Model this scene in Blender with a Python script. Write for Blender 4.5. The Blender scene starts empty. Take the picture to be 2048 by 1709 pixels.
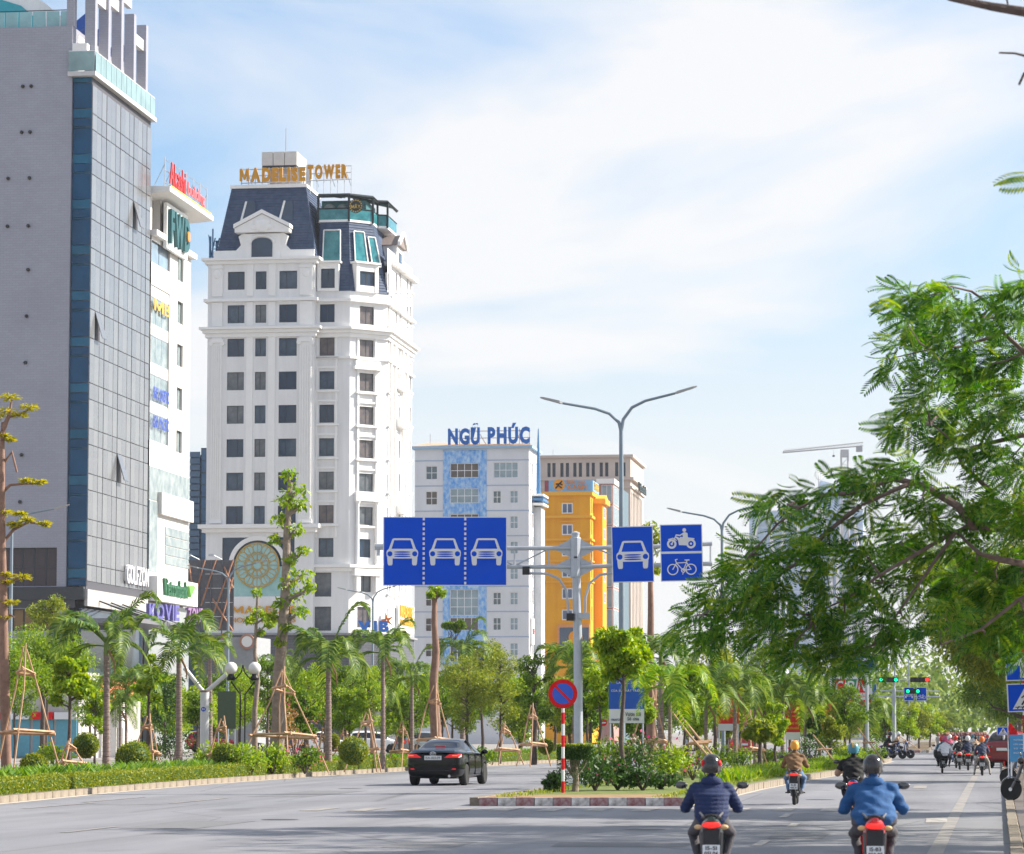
import bpy, bmesh, math, random
import numpy as np
from mathutils import Vector, Matrix
random.seed(7); rng = np.random.default_rng(7)
scene = bpy.context.scene
COL = scene.collection
R = math.radians
# ------------------------------------------------------------------ camera
FPX = 6500.0; W0, H0 = 2048.0, 1709.0; CAMZ = 1.7
PITCH = math.atan(608.0 / FPX)
cam = bpy.data.cameras.new('camera'); camo = bpy.data.objects.new('camera', cam); COL.objects.link(camo)
camo.location = (0, 0, CAMZ); camo.rotation_euler = (math.pi / 2 + PITCH, 0, 0)
cam.sensor_width = 36; cam.sensor_fit = 'HORIZONTAL'; cam.lens = 36 * FPX / W0
cam.clip_start = 0.5; cam.clip_end = 9000
cam.dof.use_dof = True; cam.dof.focus_distance = 105; cam.dof.aperture_fstop = cam.lens / 1000 / 0.02
scene.camera = camo
# ------------------------------------------------------------------ sky and sun
SUN_EL, SUN_AZ = R(35), R(12)          # azimuth measured from +X (right) towards +Y (ahead)
wd = bpy.data.worlds.new('World'); scene.world = wd; wd.use_nodes = True
wt = wd.node_tree; wt.nodes.clear()
def wn(t, **k):
    n = wt.nodes.new(t)
    for a, b in k.items(): setattr(n, a, b)
    return n
wo = wn('ShaderNodeOutputWorld'); bg = wn('ShaderNodeBackground'); bg.inputs[1].default_value = 0.088
sky = wn('ShaderNodeTexSky', sky_type='NISHITA', sun_disc=False, sun_elevation=SUN_EL,
         sun_rotation=math.pi / 2 - SUN_AZ, air_density=1.0, dust_density=1.6, ozone_density=1.2)
tc = wn('ShaderNodeTexCoord')
mp = wn('ShaderNodeMapping'); mp.inputs['Scale'].default_value = (3.2, 3.2, 11.0); mp.inputs['Rotation'].default_value = (0, R(-14), 0)
mp.inputs['Location'].default_value = (5.1, 3.3, 0.8)
nz = wn('ShaderNodeTexNoise'); nz.inputs['Scale'].default_value = 1.0; nz.inputs['Detail'].default_value = 8; nz.inputs['Roughness'].default_value = 0.52
nz.inputs['Distortion'].default_value = 0.6
rp = wn('ShaderNodeValToRGB'); rp.color_ramp.elements[0].position = 0.39; rp.color_ramp.elements[1].position = 0.58
sx = wn('ShaderNodeSeparateXYZ'); mr = wn('ShaderNodeMapRange'); mr.clamp = True
mr.inputs['From Min'].default_value = 0.04; mr.inputs['From Max'].default_value = 0.20
mr.inputs['To Min'].default_value = 0.95; mr.inputs['To Max'].default_value = 0.0
mr.interpolation_type = 'SMOOTHSTEP'
mx = wn('ShaderNodeMath', operation='MAXIMUM'); mix = wn('ShaderNodeMix', data_type='RGBA')
mx2 = wn('ShaderNodeMath', operation='MULTIPLY'); mx2.inputs[1].default_value = 0.93
mix.inputs['B'].default_value = (5.95, 5.93, 5.98, 1)
L = wt.links.new
L(tc.outputs['Generated'], mp.inputs[0]); L(mp.outputs[0], nz.inputs['Vector']); L(nz.outputs['Fac'], rp.inputs[0])
L(tc.outputs['Generated'], sx.inputs[0]); L(sx.outputs['Z'], mr.inputs['Value'])
L(rp.outputs['Color'], mx.inputs[0]); L(mr.outputs[0], mx.inputs[1]); L(mx.outputs[0], mx2.inputs[0]); L(mx2.outputs[0], mix.inputs['Factor'])
gn = wn('ShaderNodeMix', data_type='RGBA', blend_type='MULTIPLY'); gn.inputs['Factor'].default_value = 1; gn.inputs['B'].default_value = (0.86, 1.06, 1.24, 1); L(sky.outputs[0], gn.inputs['A']); L(gn.outputs['Result'], mix.inputs['A']); L(mix.outputs['Result'], bg.inputs[0]); L(bg.outputs[0], wo.inputs[0])
sun = bpy.data.lights.new('sun', 'SUN'); suno = bpy.data.objects.new('sun', sun); COL.objects.link(suno)
sun.energy = 5.0; sun.angle = R(0.6); sun.color = (1.0, 0.92, 0.80)
sd = Vector((math.cos(SUN_EL) * math.cos(SUN_AZ), math.cos(SUN_EL) * math.sin(SUN_AZ), math.sin(SUN_EL)))
suno.rotation_euler = sd.to_track_quat('Z', 'Y').to_euler(); suno.location = sd * 200
vs = scene.view_settings; vs.view_transform = 'Standard'; vs.look = 'None'; vs.exposure = 0.90; vs.gamma = 1.0
scene.render.engine = 'CYCLES'
# ------------------------------------------------------------------ layout helpers
CP, SP = math.cos(PITCH), math.sin(PITCH)
def at(px, py, Y):
    u = (px - W0 / 2) / FPX; v = (H0 / 2 - py) / FPX
    t = Y / (CP - v * SP)
    return Vector((u * t, Y, CAMZ + t * (SP + v * CP)))
def ground(px, py, z=0.0):
    u = (px - W0 / 2) / FPX; v = (H0 / 2 - py) / FPX
    t = (z - CAMZ) / (SP + v * CP)
    return Vector((u * t, t * (CP - v * SP), z))
def zat(py, Y): return at(1024, py, Y).z
def xat(px, Y, py=1250): return at(px, py, Y).x
AX = R(7.6); SA, CA = math.sin(AX), math.cos(AX)     # the street runs 7.6 degrees right of the view axis
# ------------------------------------------------------------------ mesh helpers
class MB:
    def __init__(s): s.v = []; s.f = []; s.m = []; s.M = None; s.mi = 0
    def add(s, vs_, fs_):
        o = len(s.v)
        s.v += [tuple(s.M @ Vector(p)) if s.M else tuple(p) for p in vs_]
        s.f += [[i + o for i in f] for f in fs_]; s.m += [s.mi] * len(fs_)
        return s
    def box(s, x0, x1, y0, y1, z0, z1):
        if x1 < x0: x0, x1 = x1, x0
        if y1 < y0: y0, y1 = y1, y0
        if z1 < z0: z0, z1 = z1, z0
        return s.add([(x0,y0,z0),(x1,y0,z0),(x1,y1,z0),(x0,y1,z0),(x0,y0,z1),(x1,y0,z1),(x1,y1,z1),(x0,y1,z1)],
                     [(0,3,2,1),(4,5,6,7),(0,1,5,4),(1,2,6,5),(2,3,7,6),(3,0,4,7)])
    def quad(s, *p): return s.add(p, [tuple(range(len(p)))])
    def prism(s, poly, d):                      # poly: 3D points, d: extrusion vector
        n = len(poly); d = Vector(d); a = [Vector(p) for p in poly]
        return s.add(a + [p + d for p in a], [tuple(range(n))[::-1], tuple(range(n, 2*n))] + [(i, (i+1) % n, n+(i+1) % n, n+i) for i in range(n)])
    def loft(s, rings, closed=True, cap=True):
        n = len(rings[0]); vs_ = [p for r in rings for p in r]; fs_ = []
        for k in range(len(rings) - 1):
            for i in range(n if closed else n - 1):
                j = (i + 1) % n; fs_.append((k*n+i, k*n+j, (k+1)*n+j, (k+1)*n+i))
        if cap and closed: fs_ += [tuple(range(n))[::-1], tuple(range((len(rings)-1)*n, len(rings)*n))]
        return s.add(vs_, fs_)
    def tube(s, pts, r, n=8, cap=True, sq=(1, 1)):
        pts = [Vector(p) for p in pts]; k = len(pts)
        rs = list(r) if isinstance(r, (list, tuple)) else [r] * k
        rings = []; prev = None
        for i, p in enumerate(pts):
            t = (pts[min(i+1, k-1)] - pts[max(i-1, 0)])
            t = t.normalized() if t.length > 1e-9 else Vector((0, 0, 1))
            if prev is None:
                ref = Vector((0, 0, 1)) if abs(t.z) < 0.95 else Vector((1, 0, 0)); a = t.cross(ref).normalized()
            else:
                a = prev - t * prev.dot(t); a = a.normalized() if a.length > 1e-6 else t.orthogonal().normalized()
            prev = a; b = t.cross(a)
            rings.append([p + a * (rs[i]*sq[0]*math.cos(2*math.pi*q/n)) + b * (rs[i]*sq[1]*math.sin(2*math.pi*q/n)) for q in range(n)])
        return s.loft(rings, True, cap)
    def bar(s, a, b, w=0.1, h=None):
        return s.tube([a, b], (w if h is None else max(w, h)) * 0.7071, 4)
    def lathe(s, prof, n=16, c=(0, 0, 0), axis='z'):
        rings = []
        for r_, z in prof:
            ring = []
            for q in range(n):
                a = 2*math.pi*q/n; x, y = max(r_, 1e-4)*math.cos(a), max(r_, 1e-4)*math.sin(a)
                p = (x, y, z) if axis == 'z' else ((z, x, y) if axis == 'x' else (y, z, x))
                ring.append((p[0]+c[0], p[1]+c[1], p[2]+c[2]))
            rings.append(ring)
        return s.loft(rings)
    def ball(s, c, r, n=12, m=8, rz=None):
        rx, ry, rzz = (r, r, r) if not isinstance(r, (list, tuple)) else r
        rings = []
        for j in range(m + 1):
            t = math.pi * j / m; rr = max(math.sin(t), 1e-3)
            rings.append([(c[0]+rx*rr*math.cos(2*math.pi*q/n), c[1]+ry*rr*math.sin(2*math.pi*q/n), c[2]-rzz*math.cos(t)) for q in range(n)])
        return s.loft(rings)
    def mesh(s, name, mats=None, smooth=False, angle=40):
        me = bpy.data.meshes.new(name); me.from_pydata(s.v, [], s.f)
        if mats:
            for m_ in (mats if isinstance(mats, (list, tuple)) else [mats]): me.materials.append(m_)
        if any(s.m): me.polygons.foreach_set('material_index', s.m)
        bm = bmesh.new(); bm.from_mesh(me); bmesh.ops.recalc_face_normals(bm, faces=bm.faces); bm.to_mesh(me); bm.free()
        if smooth: me.shade_smooth(); me.set_sharp_from_angle(angle=R(angle))
        me.update(); return me
    def build(s, name, mats, parent=None, smooth=False, loc=None, rz=0, angle=40):
        return link(name, s.mesh(name, mats, smooth, angle), parent, loc, rz)
def link(name, data, parent=None, loc=None, rz=0, rot=None, scale=None):
    o = bpy.data.objects.new(name, data); COL.objects.link(o)
    if parent is not None: o.parent = parent
    if loc is not None: o.location = loc
    if rz: o.rotation_euler = (0, 0, rz)
    if rot is not None: o.rotation_euler = rot
    if scale is not None: o.scale = scale if isinstance(scale, (list, tuple)) else (scale,)*3
    return o
def tag(o, label=None, cat=None, group=None, kind=None):
    if label: o['label'] = label
    if cat: o['category'] = cat
    if group: o['group'] = group
    if kind: o['kind'] = kind
    return o
def thing(name, label, cat, loc=(0, 0, 0), rz=0, group=None):
    return tag(link(name, None, None, loc, rz), label, cat, group)
def copy_tree(o, parent=None, loc=None, rz=None, label=None):
    c = o.copy(); COL.objects.link(c); c.parent = parent
    if loc is not None: c.location = loc
    if rz is not None: c.rotation_euler = (c.rotation_euler[0], c.rotation_euler[1], rz)
    if label: c['label'] = label
    for ch in list(o.children): copy_tree(ch, c)
    return c
def np_mesh(name, V, F, mat, smooth=False):
    me = bpy.data.meshes.new(name); V = np.asarray(V, np.float32); F = np.asarray(F, np.int32); k = F.shape[1]
    me.vertices.add(len(V)); me.vertices.foreach_set('co', V.ravel())
    me.loops.add(F.size); me.loops.foreach_set('vertex_index', F.ravel())
    me.polygons.add(len(F)); me.polygons.foreach_set('loop_start', np.arange(len(F), dtype=np.int32) * k)
    me.polygons.foreach_set('loop_total', np.full(len(F), k, np.int32))
    if smooth: me.polygons.foreach_set('use_smooth', np.ones(len(F), bool))
    for m_ in (mat if isinstance(mat, (list, tuple)) else [mat]): me.materials.append(m_)
    me.update(calc_edges=True); me.validate(); return me
# ------------------------------------------------------------------ materials
MATS = {}
def mat(name, col, rough=0.6, metal=0.0, var=0.08, scale=4.0, bump=0.0, bscale=40.0, spec=0.5, col2=None, trans=0.0, emit=0.0, coat=0.0, stretch=(1, 1, 1), island=0.0):
    if name in MATS: return MATS[name]
    m = bpy.data.materials.new(name); m.use_nodes = True; t = m.node_tree; b = t.nodes['Principled BSDF']; out = t.nodes['Material Output']
    def N(ty, **k):
        n = t.nodes.new(ty)
        for a, c in k.items(): setattr(n, a, c)
        return n
    c1 = tuple(col); b.inputs['Roughness'].default_value = rough; b.inputs['Metallic'].default_value = metal
    b.inputs['Specular IOR Level'].default_value = spec
    if coat: b.inputs['Coat Weight'].default_value = coat; b.inputs['Coat Roughness'].default_value = 0.05
    tco = N('ShaderNodeTexCoord'); mpp = N('ShaderNodeMapping'); mpp.inputs['Scale'].default_value = stretch
    t.links.new(tco.outputs['Object'], mpp.inputs[0])
    src = None
    if var > 0 or col2:
        nzz = N('ShaderNodeTexNoise'); nzz.inputs['Scale'].default_value = scale; nzz.inputs['Detail'].default_value = 6; nzz.inputs['Roughness'].default_value = 0.6
        t.links.new(mpp.outputs[0], nzz.inputs['Vector'])
        rr = N('ShaderNodeValToRGB'); rr.color_ramp.elements[0].position = 0.3; rr.color_ramp.elements[1].position = 0.7
        lo = tuple(max(0, x * (1 - var)) for x in c1); hi = tuple(min(1, x * (1 + var)) for x in c1)
        if col2: lo, hi = c1, tuple(col2)
        rr.color_ramp.elements[0].color = (*lo, 1); rr.color_ramp.elements[1].color = (*hi, 1)
        if island > 0:
            g = N('ShaderNodeNewGeometry'); mm = N('ShaderNodeMix', data_type='FLOAT'); mm.inputs['Factor'].default_value = island
            t.links.new(nzz.outputs['Fac'], mm.inputs['A']); t.links.new(g.outputs['Random Per Island'], mm.inputs['B']); t.links.new(mm.outputs['Result'], rr.inputs[0])
        else: t.links.new(nzz.outputs['Fac'], rr.inputs[0])
        src = rr.outputs['Color']; t.links.new(src, b.inputs['Base Color'])
    else: b.inputs['Base Color'].default_value = (*c1, 1)
    if bump > 0:
        n2 = N('ShaderNodeTexNoise'); n2.inputs['Scale'].default_value = bscale; n2.inputs['Detail'].default_value = 4
        t.links.new(mpp.outputs[0], n2.inputs['Vector'])
        bp = N('ShaderNodeBump'); bp.inputs['Strength'].default_value = bump; bp.inputs['Distance'].default_value = 0.05
        t.links.new(n2.outputs['Fac'], bp.inputs['Height']); t.links.new(bp.outputs[0], b.inputs['Normal'])
    if trans > 0:
        tr = N('ShaderNodeBsdfTranslucent'); ms = N('ShaderNodeMixShader'); ms.inputs[0].default_value = trans
        if src:
            hs = N('ShaderNodeHueSaturation'); hs.inputs['Value'].default_value = 1.5; hs.inputs['Hue'].default_value = 0.485; hs.inputs['Saturation'].default_value = 1.1
            t.links.new(src, hs.inputs['Color']); t.links.new(hs.outputs[0], tr.inputs[0])
        else: tr.inputs[0].default_value = (*c1, 1)
        t.links.new(b.outputs[0], ms.inputs[1]); t.links.new(tr.outputs[0], ms.inputs[2]); t.links.new(ms.outputs[0], out.inputs[0])
    if emit > 0:
        b.inputs['Emission Color'].default_value = (*c1, 1); b.inputs['Emission Strength'].default_value = emit
    MATS[name] = m; return m
def leafmat(name, a, b, trans=0.35, rough=0.5, sc=0.6): return mat(name, a, rough, col2=b, trans=trans, scale=sc, island=0.55, spec=0.35)
def glassmat(name, col, rough=0.06, spec=0.42, var=0.25, scale=0.5, col2=None): return mat(name, col, rough, 0.0, var, scale, spec=spec, col2=col2)
def tilemat(name, col, mortar, w, h, msize=0.02, bump=0.3, var=0.1):
    """small glazed tiles too fine to build singly: brick texture in object space (x+y along, z up)"""
    if name in MATS: return MATS[name]
    m = bpy.data.materials.new(name); m.use_nodes = True; t = m.node_tree; b = t.nodes['Principled BSDF']; b.inputs['Roughness'].default_value = 0.45
    tco = t.nodes.new('ShaderNodeTexCoord'); s = t.nodes.new('ShaderNodeSeparateXYZ'); c = t.nodes.new('ShaderNodeCombineXYZ'); ad = t.nodes.new('ShaderNodeMath')
    t.links.new(tco.outputs['Object'], s.inputs[0]); t.links.new(s.outputs['X'], ad.inputs[0]); t.links.new(s.outputs['Y'], ad.inputs[1])
    t.links.new(ad.outputs[0], c.inputs['X']); t.links.new(s.outputs['Z'], c.inputs['Y'])
    br = t.nodes.new('ShaderNodeTexBrick'); br.offset = 0.5; br.inputs['Scale'].default_value = 1.0
    br.inputs['Brick Width'].default_value = w; br.inputs['Row Height'].default_value = h; br.inputs['Mortar Size'].default_value = msize
    br.inputs['Color1'].default_value = (*[x*(1-var) for x in col], 1); br.inputs['Color2'].default_value = (*[min(1, x*(1+var)) for x in col], 1); br.inputs['Mortar'].default_value = (*mortar, 1)
    t.links.new(c.outputs[0], br.inputs['Vector'])
    nn = t.nodes.new('ShaderNodeTexNoise'); nn.inputs['Scale'].default_value = 0.25; nn.inputs['Detail'].default_value = 5
    t.links.new(tco.outputs['Object'], nn.inputs['Vector'])
    hs = t.nodes.new('ShaderNodeHueSaturation'); mr_ = t.nodes.new('ShaderNodeMapRange'); mr_.inputs['To Min'].default_value = 0.85; mr_.inputs['To Max'].default_value = 1.15
    t.links.new(nn.outputs['Fac'], mr_.inputs['Value']); t.links.new(mr_.outputs[0], hs.inputs['Value']); t.links.new(br.outputs['Color'], hs.inputs['Color'])
    t.links.new(hs.outputs[0], b.inputs['Base Color'])
    bp = t.nodes.new('ShaderNodeBump'); bp.inputs['Strength'].default_value = bump; bp.inputs['Distance'].default_value = 0.02; bp.invert = True
    t.links.new(br.outputs['Fac'], bp.inputs['Height']); t.links.new(bp.outputs[0], b.inputs['Normal'])
    MATS[name] = m; return m
WHITE = mat('white_render', (0.68, 0.675, 0.67), 0.7, col2=(0.81, 0.805, 0.80), scale=0.5, bump=0.05, bscale=6, stretch=(2.2, 2.2, .22))
WTRIM = mat('white_trim', (0.82, 0.81, 0.79), 0.65, var=0.03, scale=1.5)
GLASSD = glassmat('dark_window_glass', (0.035, 0.06, 0.10), 0.08, 0.45)
FRAMED = mat('dark_frame', (0.04, 0.05, 0.06), 0.5, 0.2)
FRAMEW = mat('white_frame', (0.75, 0.75, 0.75), 0.5)
STEEL = mat('galvanised_steel', (0.42, 0.45, 0.50), 0.45, 0.35, scale=3, var=0.1)
SIGNBLUE = mat('sign_blue', (0.003, 0.075, 0.60), 0.5, var=0.06, scale=1.2, spec=0.15)
SIGNWHITE = mat('sign_white', (0.70, 0.70, 0.72), 0.4, var=0.03)
SIGNRED = mat('sign_red', (0.66, 0.010, 0.015), 0.45, var=0.06, scale=3, spec=0.2)
BLACK = mat('black_plastic', (0.012, 0.012, 0.014), 0.45, var=0.1)
RUBBER = mat('rubber', (0.02, 0.02, 0.021), 0.85, var=0.15, scale=20)
WOOD = mat('stake_wood', (0.40, 0.22, 0.12), 0.8, col2=(0.62, 0.40, 0.25), scale=6, stretch=(1, 1, 0.3), bump=0.2)
SOIL = mat('soil', (0.09, 0.06, 0.035), 0.95, col2=(0.16, 0.12, 0.06), scale=2, bump=0.5, bscale=12)
# ------------------------------------------------------------------ ground, road, kerbs
def lerp_poly(P, step):
    out = [P[0].copy()]
    acc = 0.0; res = [P[0].copy()]
    d = [0]
    for i in range(len(P)-1): d.append(d[-1] + (P[i+1]-P[i]).length)
    n = max(1, int(d[-1] / step)); pts = []
    for k in range(n + 1):
        s_ = k * d[-1] / n; i = max(j for j in range(len(d)) if d[j] <= s_ + 1e-9); i = min(i, len(P)-2)
        f = (s_ - d[i]) / (d[i+1]-d[i]); pts.append(P[i].lerp(P[i+1], f))
    return pts
KL = [ground(-330, 1640), ground(-150, 1620), ground(0, 1606), ground(200, 1586), ground(400, 1569), ground(610, 1554), ground(818, 1541.5), ground(981, 1532), ground(1120, 1525)]
KL += [KL[-1] + Vector((SA * d, CA * d, 0)) * 1.0 for d in (40, 120, 300)]
MF0, MF1 = ground(958, 1612), ground(1364, 1612)
MR_ = [MF1, ground(1500, 1580), ground(1600, 1561), ground(1680, 1548)]
MR_ += [MR_[-1] + Vector((math.sin(R(8.6))*d, math.cos(R(8.6))*d, 0)) for d in (25, 54)]
ML_ = [MF0] + [p + Vector((-4.7, 0.6, 0)) for p in MR_[1:]]
RK = [Vector((7.65 + (y - 49) * 0.149, y, 0)) for y in (20, 49, 107, 180, 300, 500)]
def asphalt():
    m = bpy.data.materials.new('asphalt'); m.use_nodes = True; t = m.node_tree; b = t.nodes['Principled BSDF']; b.inputs['Roughness'].default_value = .8; b.inputs['Specular IOR Level'].default_value = .35
    def N(ty, **k):
        n = t.nodes.new(ty)
        for q, c in k.items(): setattr(n, q, c)
        return n
    tco = N('ShaderNodeTexCoord'); rot = N('ShaderNodeMapping'); rot.inputs['Rotation'].default_value = (0, 0, AX); t.links.new(tco.outputs['Object'], rot.inputs[0])
    def noise(sc, stretch, det=6, rough=.6):
        mp_ = N('ShaderNodeMapping'); mp_.inputs['Scale'].default_value = stretch; n = N('ShaderNodeTexNoise'); n.inputs['Scale'].default_value = sc; n.inputs['Detail'].default_value = det; n.inputs['Roughness'].default_value = rough; t.links.new(rot.outputs[0], mp_.inputs[0]); t.links.new(mp_.outputs[0], n.inputs['Vector']); return n.outputs['Fac']
    def ramp(fac, stops):
        r_ = N('ShaderNodeValToRGB'); e = r_.color_ramp.elements; e[0].position, e[0].color = stops[0][0], (*[stops[0][1]]*3, 1); e[1].position, e[1].color = stops[-1][0], (*[stops[-1][1]]*3, 1)
        for p, c in stops[1:-1]: x = e.new(p); x.color = (c, c, c, 1)
        t.links.new(fac, r_.inputs[0]); return r_.outputs['Color']
    base_ = N('ShaderNodeValToRGB'); base_.color_ramp.elements[0].color = (.170, .175, .200, 1); base_.color_ramp.elements[1].color = (.258, .258, .275, 1); base_.color_ramp.elements[0].position = .3; base_.color_ramp.elements[1].position = .7; t.links.new(noise(.22, (1, .25, 1), 8, .65), base_.inputs[0])
    cur = base_.outputs['Color']
    for f in (ramp(noise(.9, (1.0, .02, 1), 4, .5), [(.40, .88), (.52, 1.0), (.62, 1.04)]), ramp(noise(.5, (1, .5, 1), 3, .4), [(.30, .80), (.36, 1.0), (.7, 1.0)]), ramp(noise(45, (1, 1, 1), 2, .6), [(.3, .82), (.7, 1.15)])):
        mm = N('ShaderNodeMix', data_type='RGBA', blend_type='MULTIPLY'); mm.inputs['Factor'].default_value = 1; t.links.new(cur, mm.inputs['A']); t.links.new(f, mm.inputs['B']); cur = mm.outputs['Result']
    vo = N('ShaderNodeTexVoronoi', feature='DISTANCE_TO_EDGE'); vo.inputs['Scale'].default_value = .22; wv = N('ShaderNodeMapping'); wv.inputs['Scale'].default_value = (1, .35, 1); t.links.new(rot.outputs[0], wv.inputs[0]); t.links.new(wv.outputs[0], vo.inputs['Vector'])
    mm = N('ShaderNodeMix', data_type='RGBA', blend_type='MULTIPLY'); mm.inputs['Factor'].default_value = 1; t.links.new(cur, mm.inputs['A']); t.links.new(ramp(vo.outputs['Distance'], [(.0, .62), (.006, .95), (.012, 1)]), mm.inputs['B']); t.links.new(mm.outputs['Result'], b.inputs['Base Color'])
    bp = N('ShaderNodeBump'); bp.inputs['Strength'].default_value = .3; bp.inputs['Distance'].default_value = .02; t.links.new(noise(30, (1, 1, 1), 3), bp.inputs['Height']); t.links.new(bp.outputs[0], b.inputs['Normal']); return m
ASPH = asphalt()
PAVE = tilemat('pavement_tiles', (0.15, 0.12, 0.10), (0.12, 0.10, 0.09), 0.4, 0.4)
GRND = mat('ground_concrete', (0.22, 0.21, 0.20), 0.9, col2=(0.30, 0.28, 0.26), scale=0.1, bump=0.2)
g = MB().quad((-1500, -60, -0.004), (1500, -60, -0.004), (1500, 4000, -0.004), (-1500, 4000, -0.004)).build('ground', GRND); tag(g, kind='structure')
left = KL; right = RK
rp_ = [(left[0].x - 4, 8, 0)] + [tuple(p) for p in left] + [tuple(p) for p in reversed(right)] + [(5, 8, 0)]
road = MB().quad(*rp_).build('road', ASPH); tag(road, kind='structure')
KERB = mat('kerb_concrete', (0.15, 0.12, 0.09), 0.9, col2=(0.30, 0.255, 0.20), scale=1.6, bump=0.4, bscale=14)
KRED = mat('kerb_red_paint', (0.20, 0.018, 0.03), 0.7, col2=(0.42, 0.33, 0.33), scale=9, bump=0.3)
KWHT = mat('kerb_white_paint', (0.22, 0.2, 0.2), 0.7, col2=(0.74, 0.72, 0.70), scale=8, bump=0.3)
KCRM = mat('kerb_cream_paint', (0.42, 0.33, 0.23), 0.75, col2=(0.60, 0.52, 0.38), scale=5, bump=0.3)
kerb_cache = {}
def kerb_stone(L_, h, w, m):
    k = (round(L_, 2), h, w, m.name)
    if k not in kerb_cache:
        b = MB(); e = 0.02
        prof = [(-w, 0), (0, 0), (0, h - 0.04), (-0.035, h), (-w, h)]
        b.loft([[(x0, p[0], p[1]) for p in prof] for x0 in (-L_/2 + 0.007, L_/2 - 0.007)])
        kerb_cache[k] = b.mesh('kerb_stone', m)
    return kerb_cache[k]
def kerb(P, parent, step, h, w, mats, side=1, jit=0.006):
    pts = lerp_poly(P, step)
    for i in range(len(pts) - 1):
        a, b = pts[i], pts[i+1]; d = b - a; m = mats(i) if callable(mats) else mats
        rz = math.atan2(d.y, d.x) + (math.pi if side < 0 else 0)
        c = (a + b) / 2 + Vector((random.uniform(-jit, jit), random.uniform(-jit, jit), -0.03))
        o = link('kerb_stone', kerb_stone(d.length, h + 0.03, w, m), parent, c, 0, (random.uniform(-.01, .01), random.uniform(-.006, .006), rz))
# left park bed
def outline_mesh(pts, z, name, m, parent=None, sub=0):
    b = MB().quad(*[(p.x, p.y, z) for p in pts]); return b.build(name, m, parent)
park_pts = KL[1:-1] + [KL[-2] + Vector((-11, 2, 0)), KL[8] + Vector((-12, 0, 0)), KL[6] + Vector((-11.5, 3, 0)), KL[4] + Vector((-11.5, 8, 0)), KL[1] + Vector((-12.5, 10, 0))]
GRASSM = mat('lawn', (0.07, 0.12, 0.02), 0.9, col2=(0.20, 0.22, 0.05), scale=3, bump=0.5, bscale=30)
EARTH = mat('bare_earth', (0.20, 0.13, 0.07), 0.95, col2=(0.36, 0.22, 0.11), scale=3, bump=0.3, bscale=20)
park = outline_mesh([p + Vector((-0.12, 0.02, 0)) for p in park_pts[:10]] + park_pts[10:], 0.15, 'park_bed', SOIL); tag(park, kind='structure')
kerb(KL[1:10], park, 1.0, 0.17, 0.20, KERB, side=1)
# median
mpts = MR_ + ML_[::-1]
med = outline_mesh(mpts, 0.17, 'median_bed', GRASSM); tag(med, kind='structure')
outline_mesh([MF0 + Vector((0.1, 0.05, 0)), MF1 + Vector((-0.1, 0.05, 0)), MF1 + Vector((0.1, 4.5, 0)), MF0 + Vector((0.35, 3.6, 0))], 0.176, 'bare_strip', EARTH, med)
kerb([MF0, MF1], med, 0.405, 0.19, 0.22, lambda i: (KRED, KWHT)[i % 2], side=1)
kerb(MR_, med, 0.8, 0.19, 0.22, lambda i: KCRM if i < 5 else KERB, side=1)
kerb(ML_, med, 1.0, 0.19, 0.22, KERB, side=-1)
# second median beyond the crossing
M2 = [ground(1800, 1506), ground(1852, 1506)]; M2b = [p + Vector((SA*200, CA*200, 0)) for p in M2]
med2 = outline_mesh([M2[0], M2[1], M2b[1], M2b[0]], 0.17, 'median_bed', SOIL); tag(med2, kind='structure')
kerb(M2, med2, 0.5, 0.19, 0.22, lambda i: (KRED, KWHT)[i % 2])
kerb([M2[1], M2b[1]], med2, 2.0, 0.19, 0.22, KERB)
# right pavement
PVZ = 0.05
pv = outline_mesh(RK + [Vector((110, 500, 0)), Vector((50, 20, 0))], PVZ, 'pavement', PAVE); tag(pv, kind='structure')
kerb(RK[0:5], pv, 1.0, PVZ+.02, 0.2, KERB, side=-1)
# painted markings, sheets 5 mm above the asphalt
PAINT = mat('worn_road_paint', (0.22, 0.21, 0.205), 0.75, col2=(0.46, 0.43, 0.40), scale=2.5, stretch=(2, 0.6, 1))
PAINT2 = mat('edge_line_paint', (0.40, 0.35, 0.29), 0.7, col2=(0.62, 0.55, 0.46), scale=1.0)
PAINT3 = mat('faded_road_paint', (0.19, 0.185, 0.185), 0.75, col2=(0.33, 0.30, 0.28), scale=1.5, stretch=(2, 0.6, 1))
def strip(P, w, off, name, m, z=0.005):
    b = MB(); l_ = []
    for i, p in enumerate(P):
        d = (P[min(i+1, len(P)-1)] - P[max(i-1, 0)]).normalized(); n = Vector((d.y, -d.x, 0)); l_.append((p + n*off, p + n*(off+w)))
    for i in range(len(l_)-1): b.quad(*[(q.x, q.y, z) for q in (l_[i][0], l_[i+1][0], l_[i+1][1], l_[i][1])])
    return b.build(name, m, road)
strip(KL[1:10], 0.22, 0.22, 'edge_line', PAINT2)
strip(MR_, 0.13, 0.25, 'edge_line', PAINT2)
strip(RK, 0.22, -1.35, 'edge_line', PAINT3)
def dash(px, py, ln, w=0.15, m=PAINT, ang=AX):
    c = ground(px, py); b = MB(); d = Vector((math.sin(ang), math.cos(ang), 0)) * ln/2; n = Vector((math.cos(ang), -math.sin(ang), 0)) * w/2
    b.quad(*[(q.x, q.y, 0.0085) for q in (c-d-n, c+d-n, c+d+n, c-d+n)]); b.build('lane_dash', m, road)
for k in range(13): dash(640 + k * 93, 1619.5 + (0.4 if k % 2 else 0), 2.8, 0.42, PAINT3 if k < 4 else PAINT)
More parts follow.
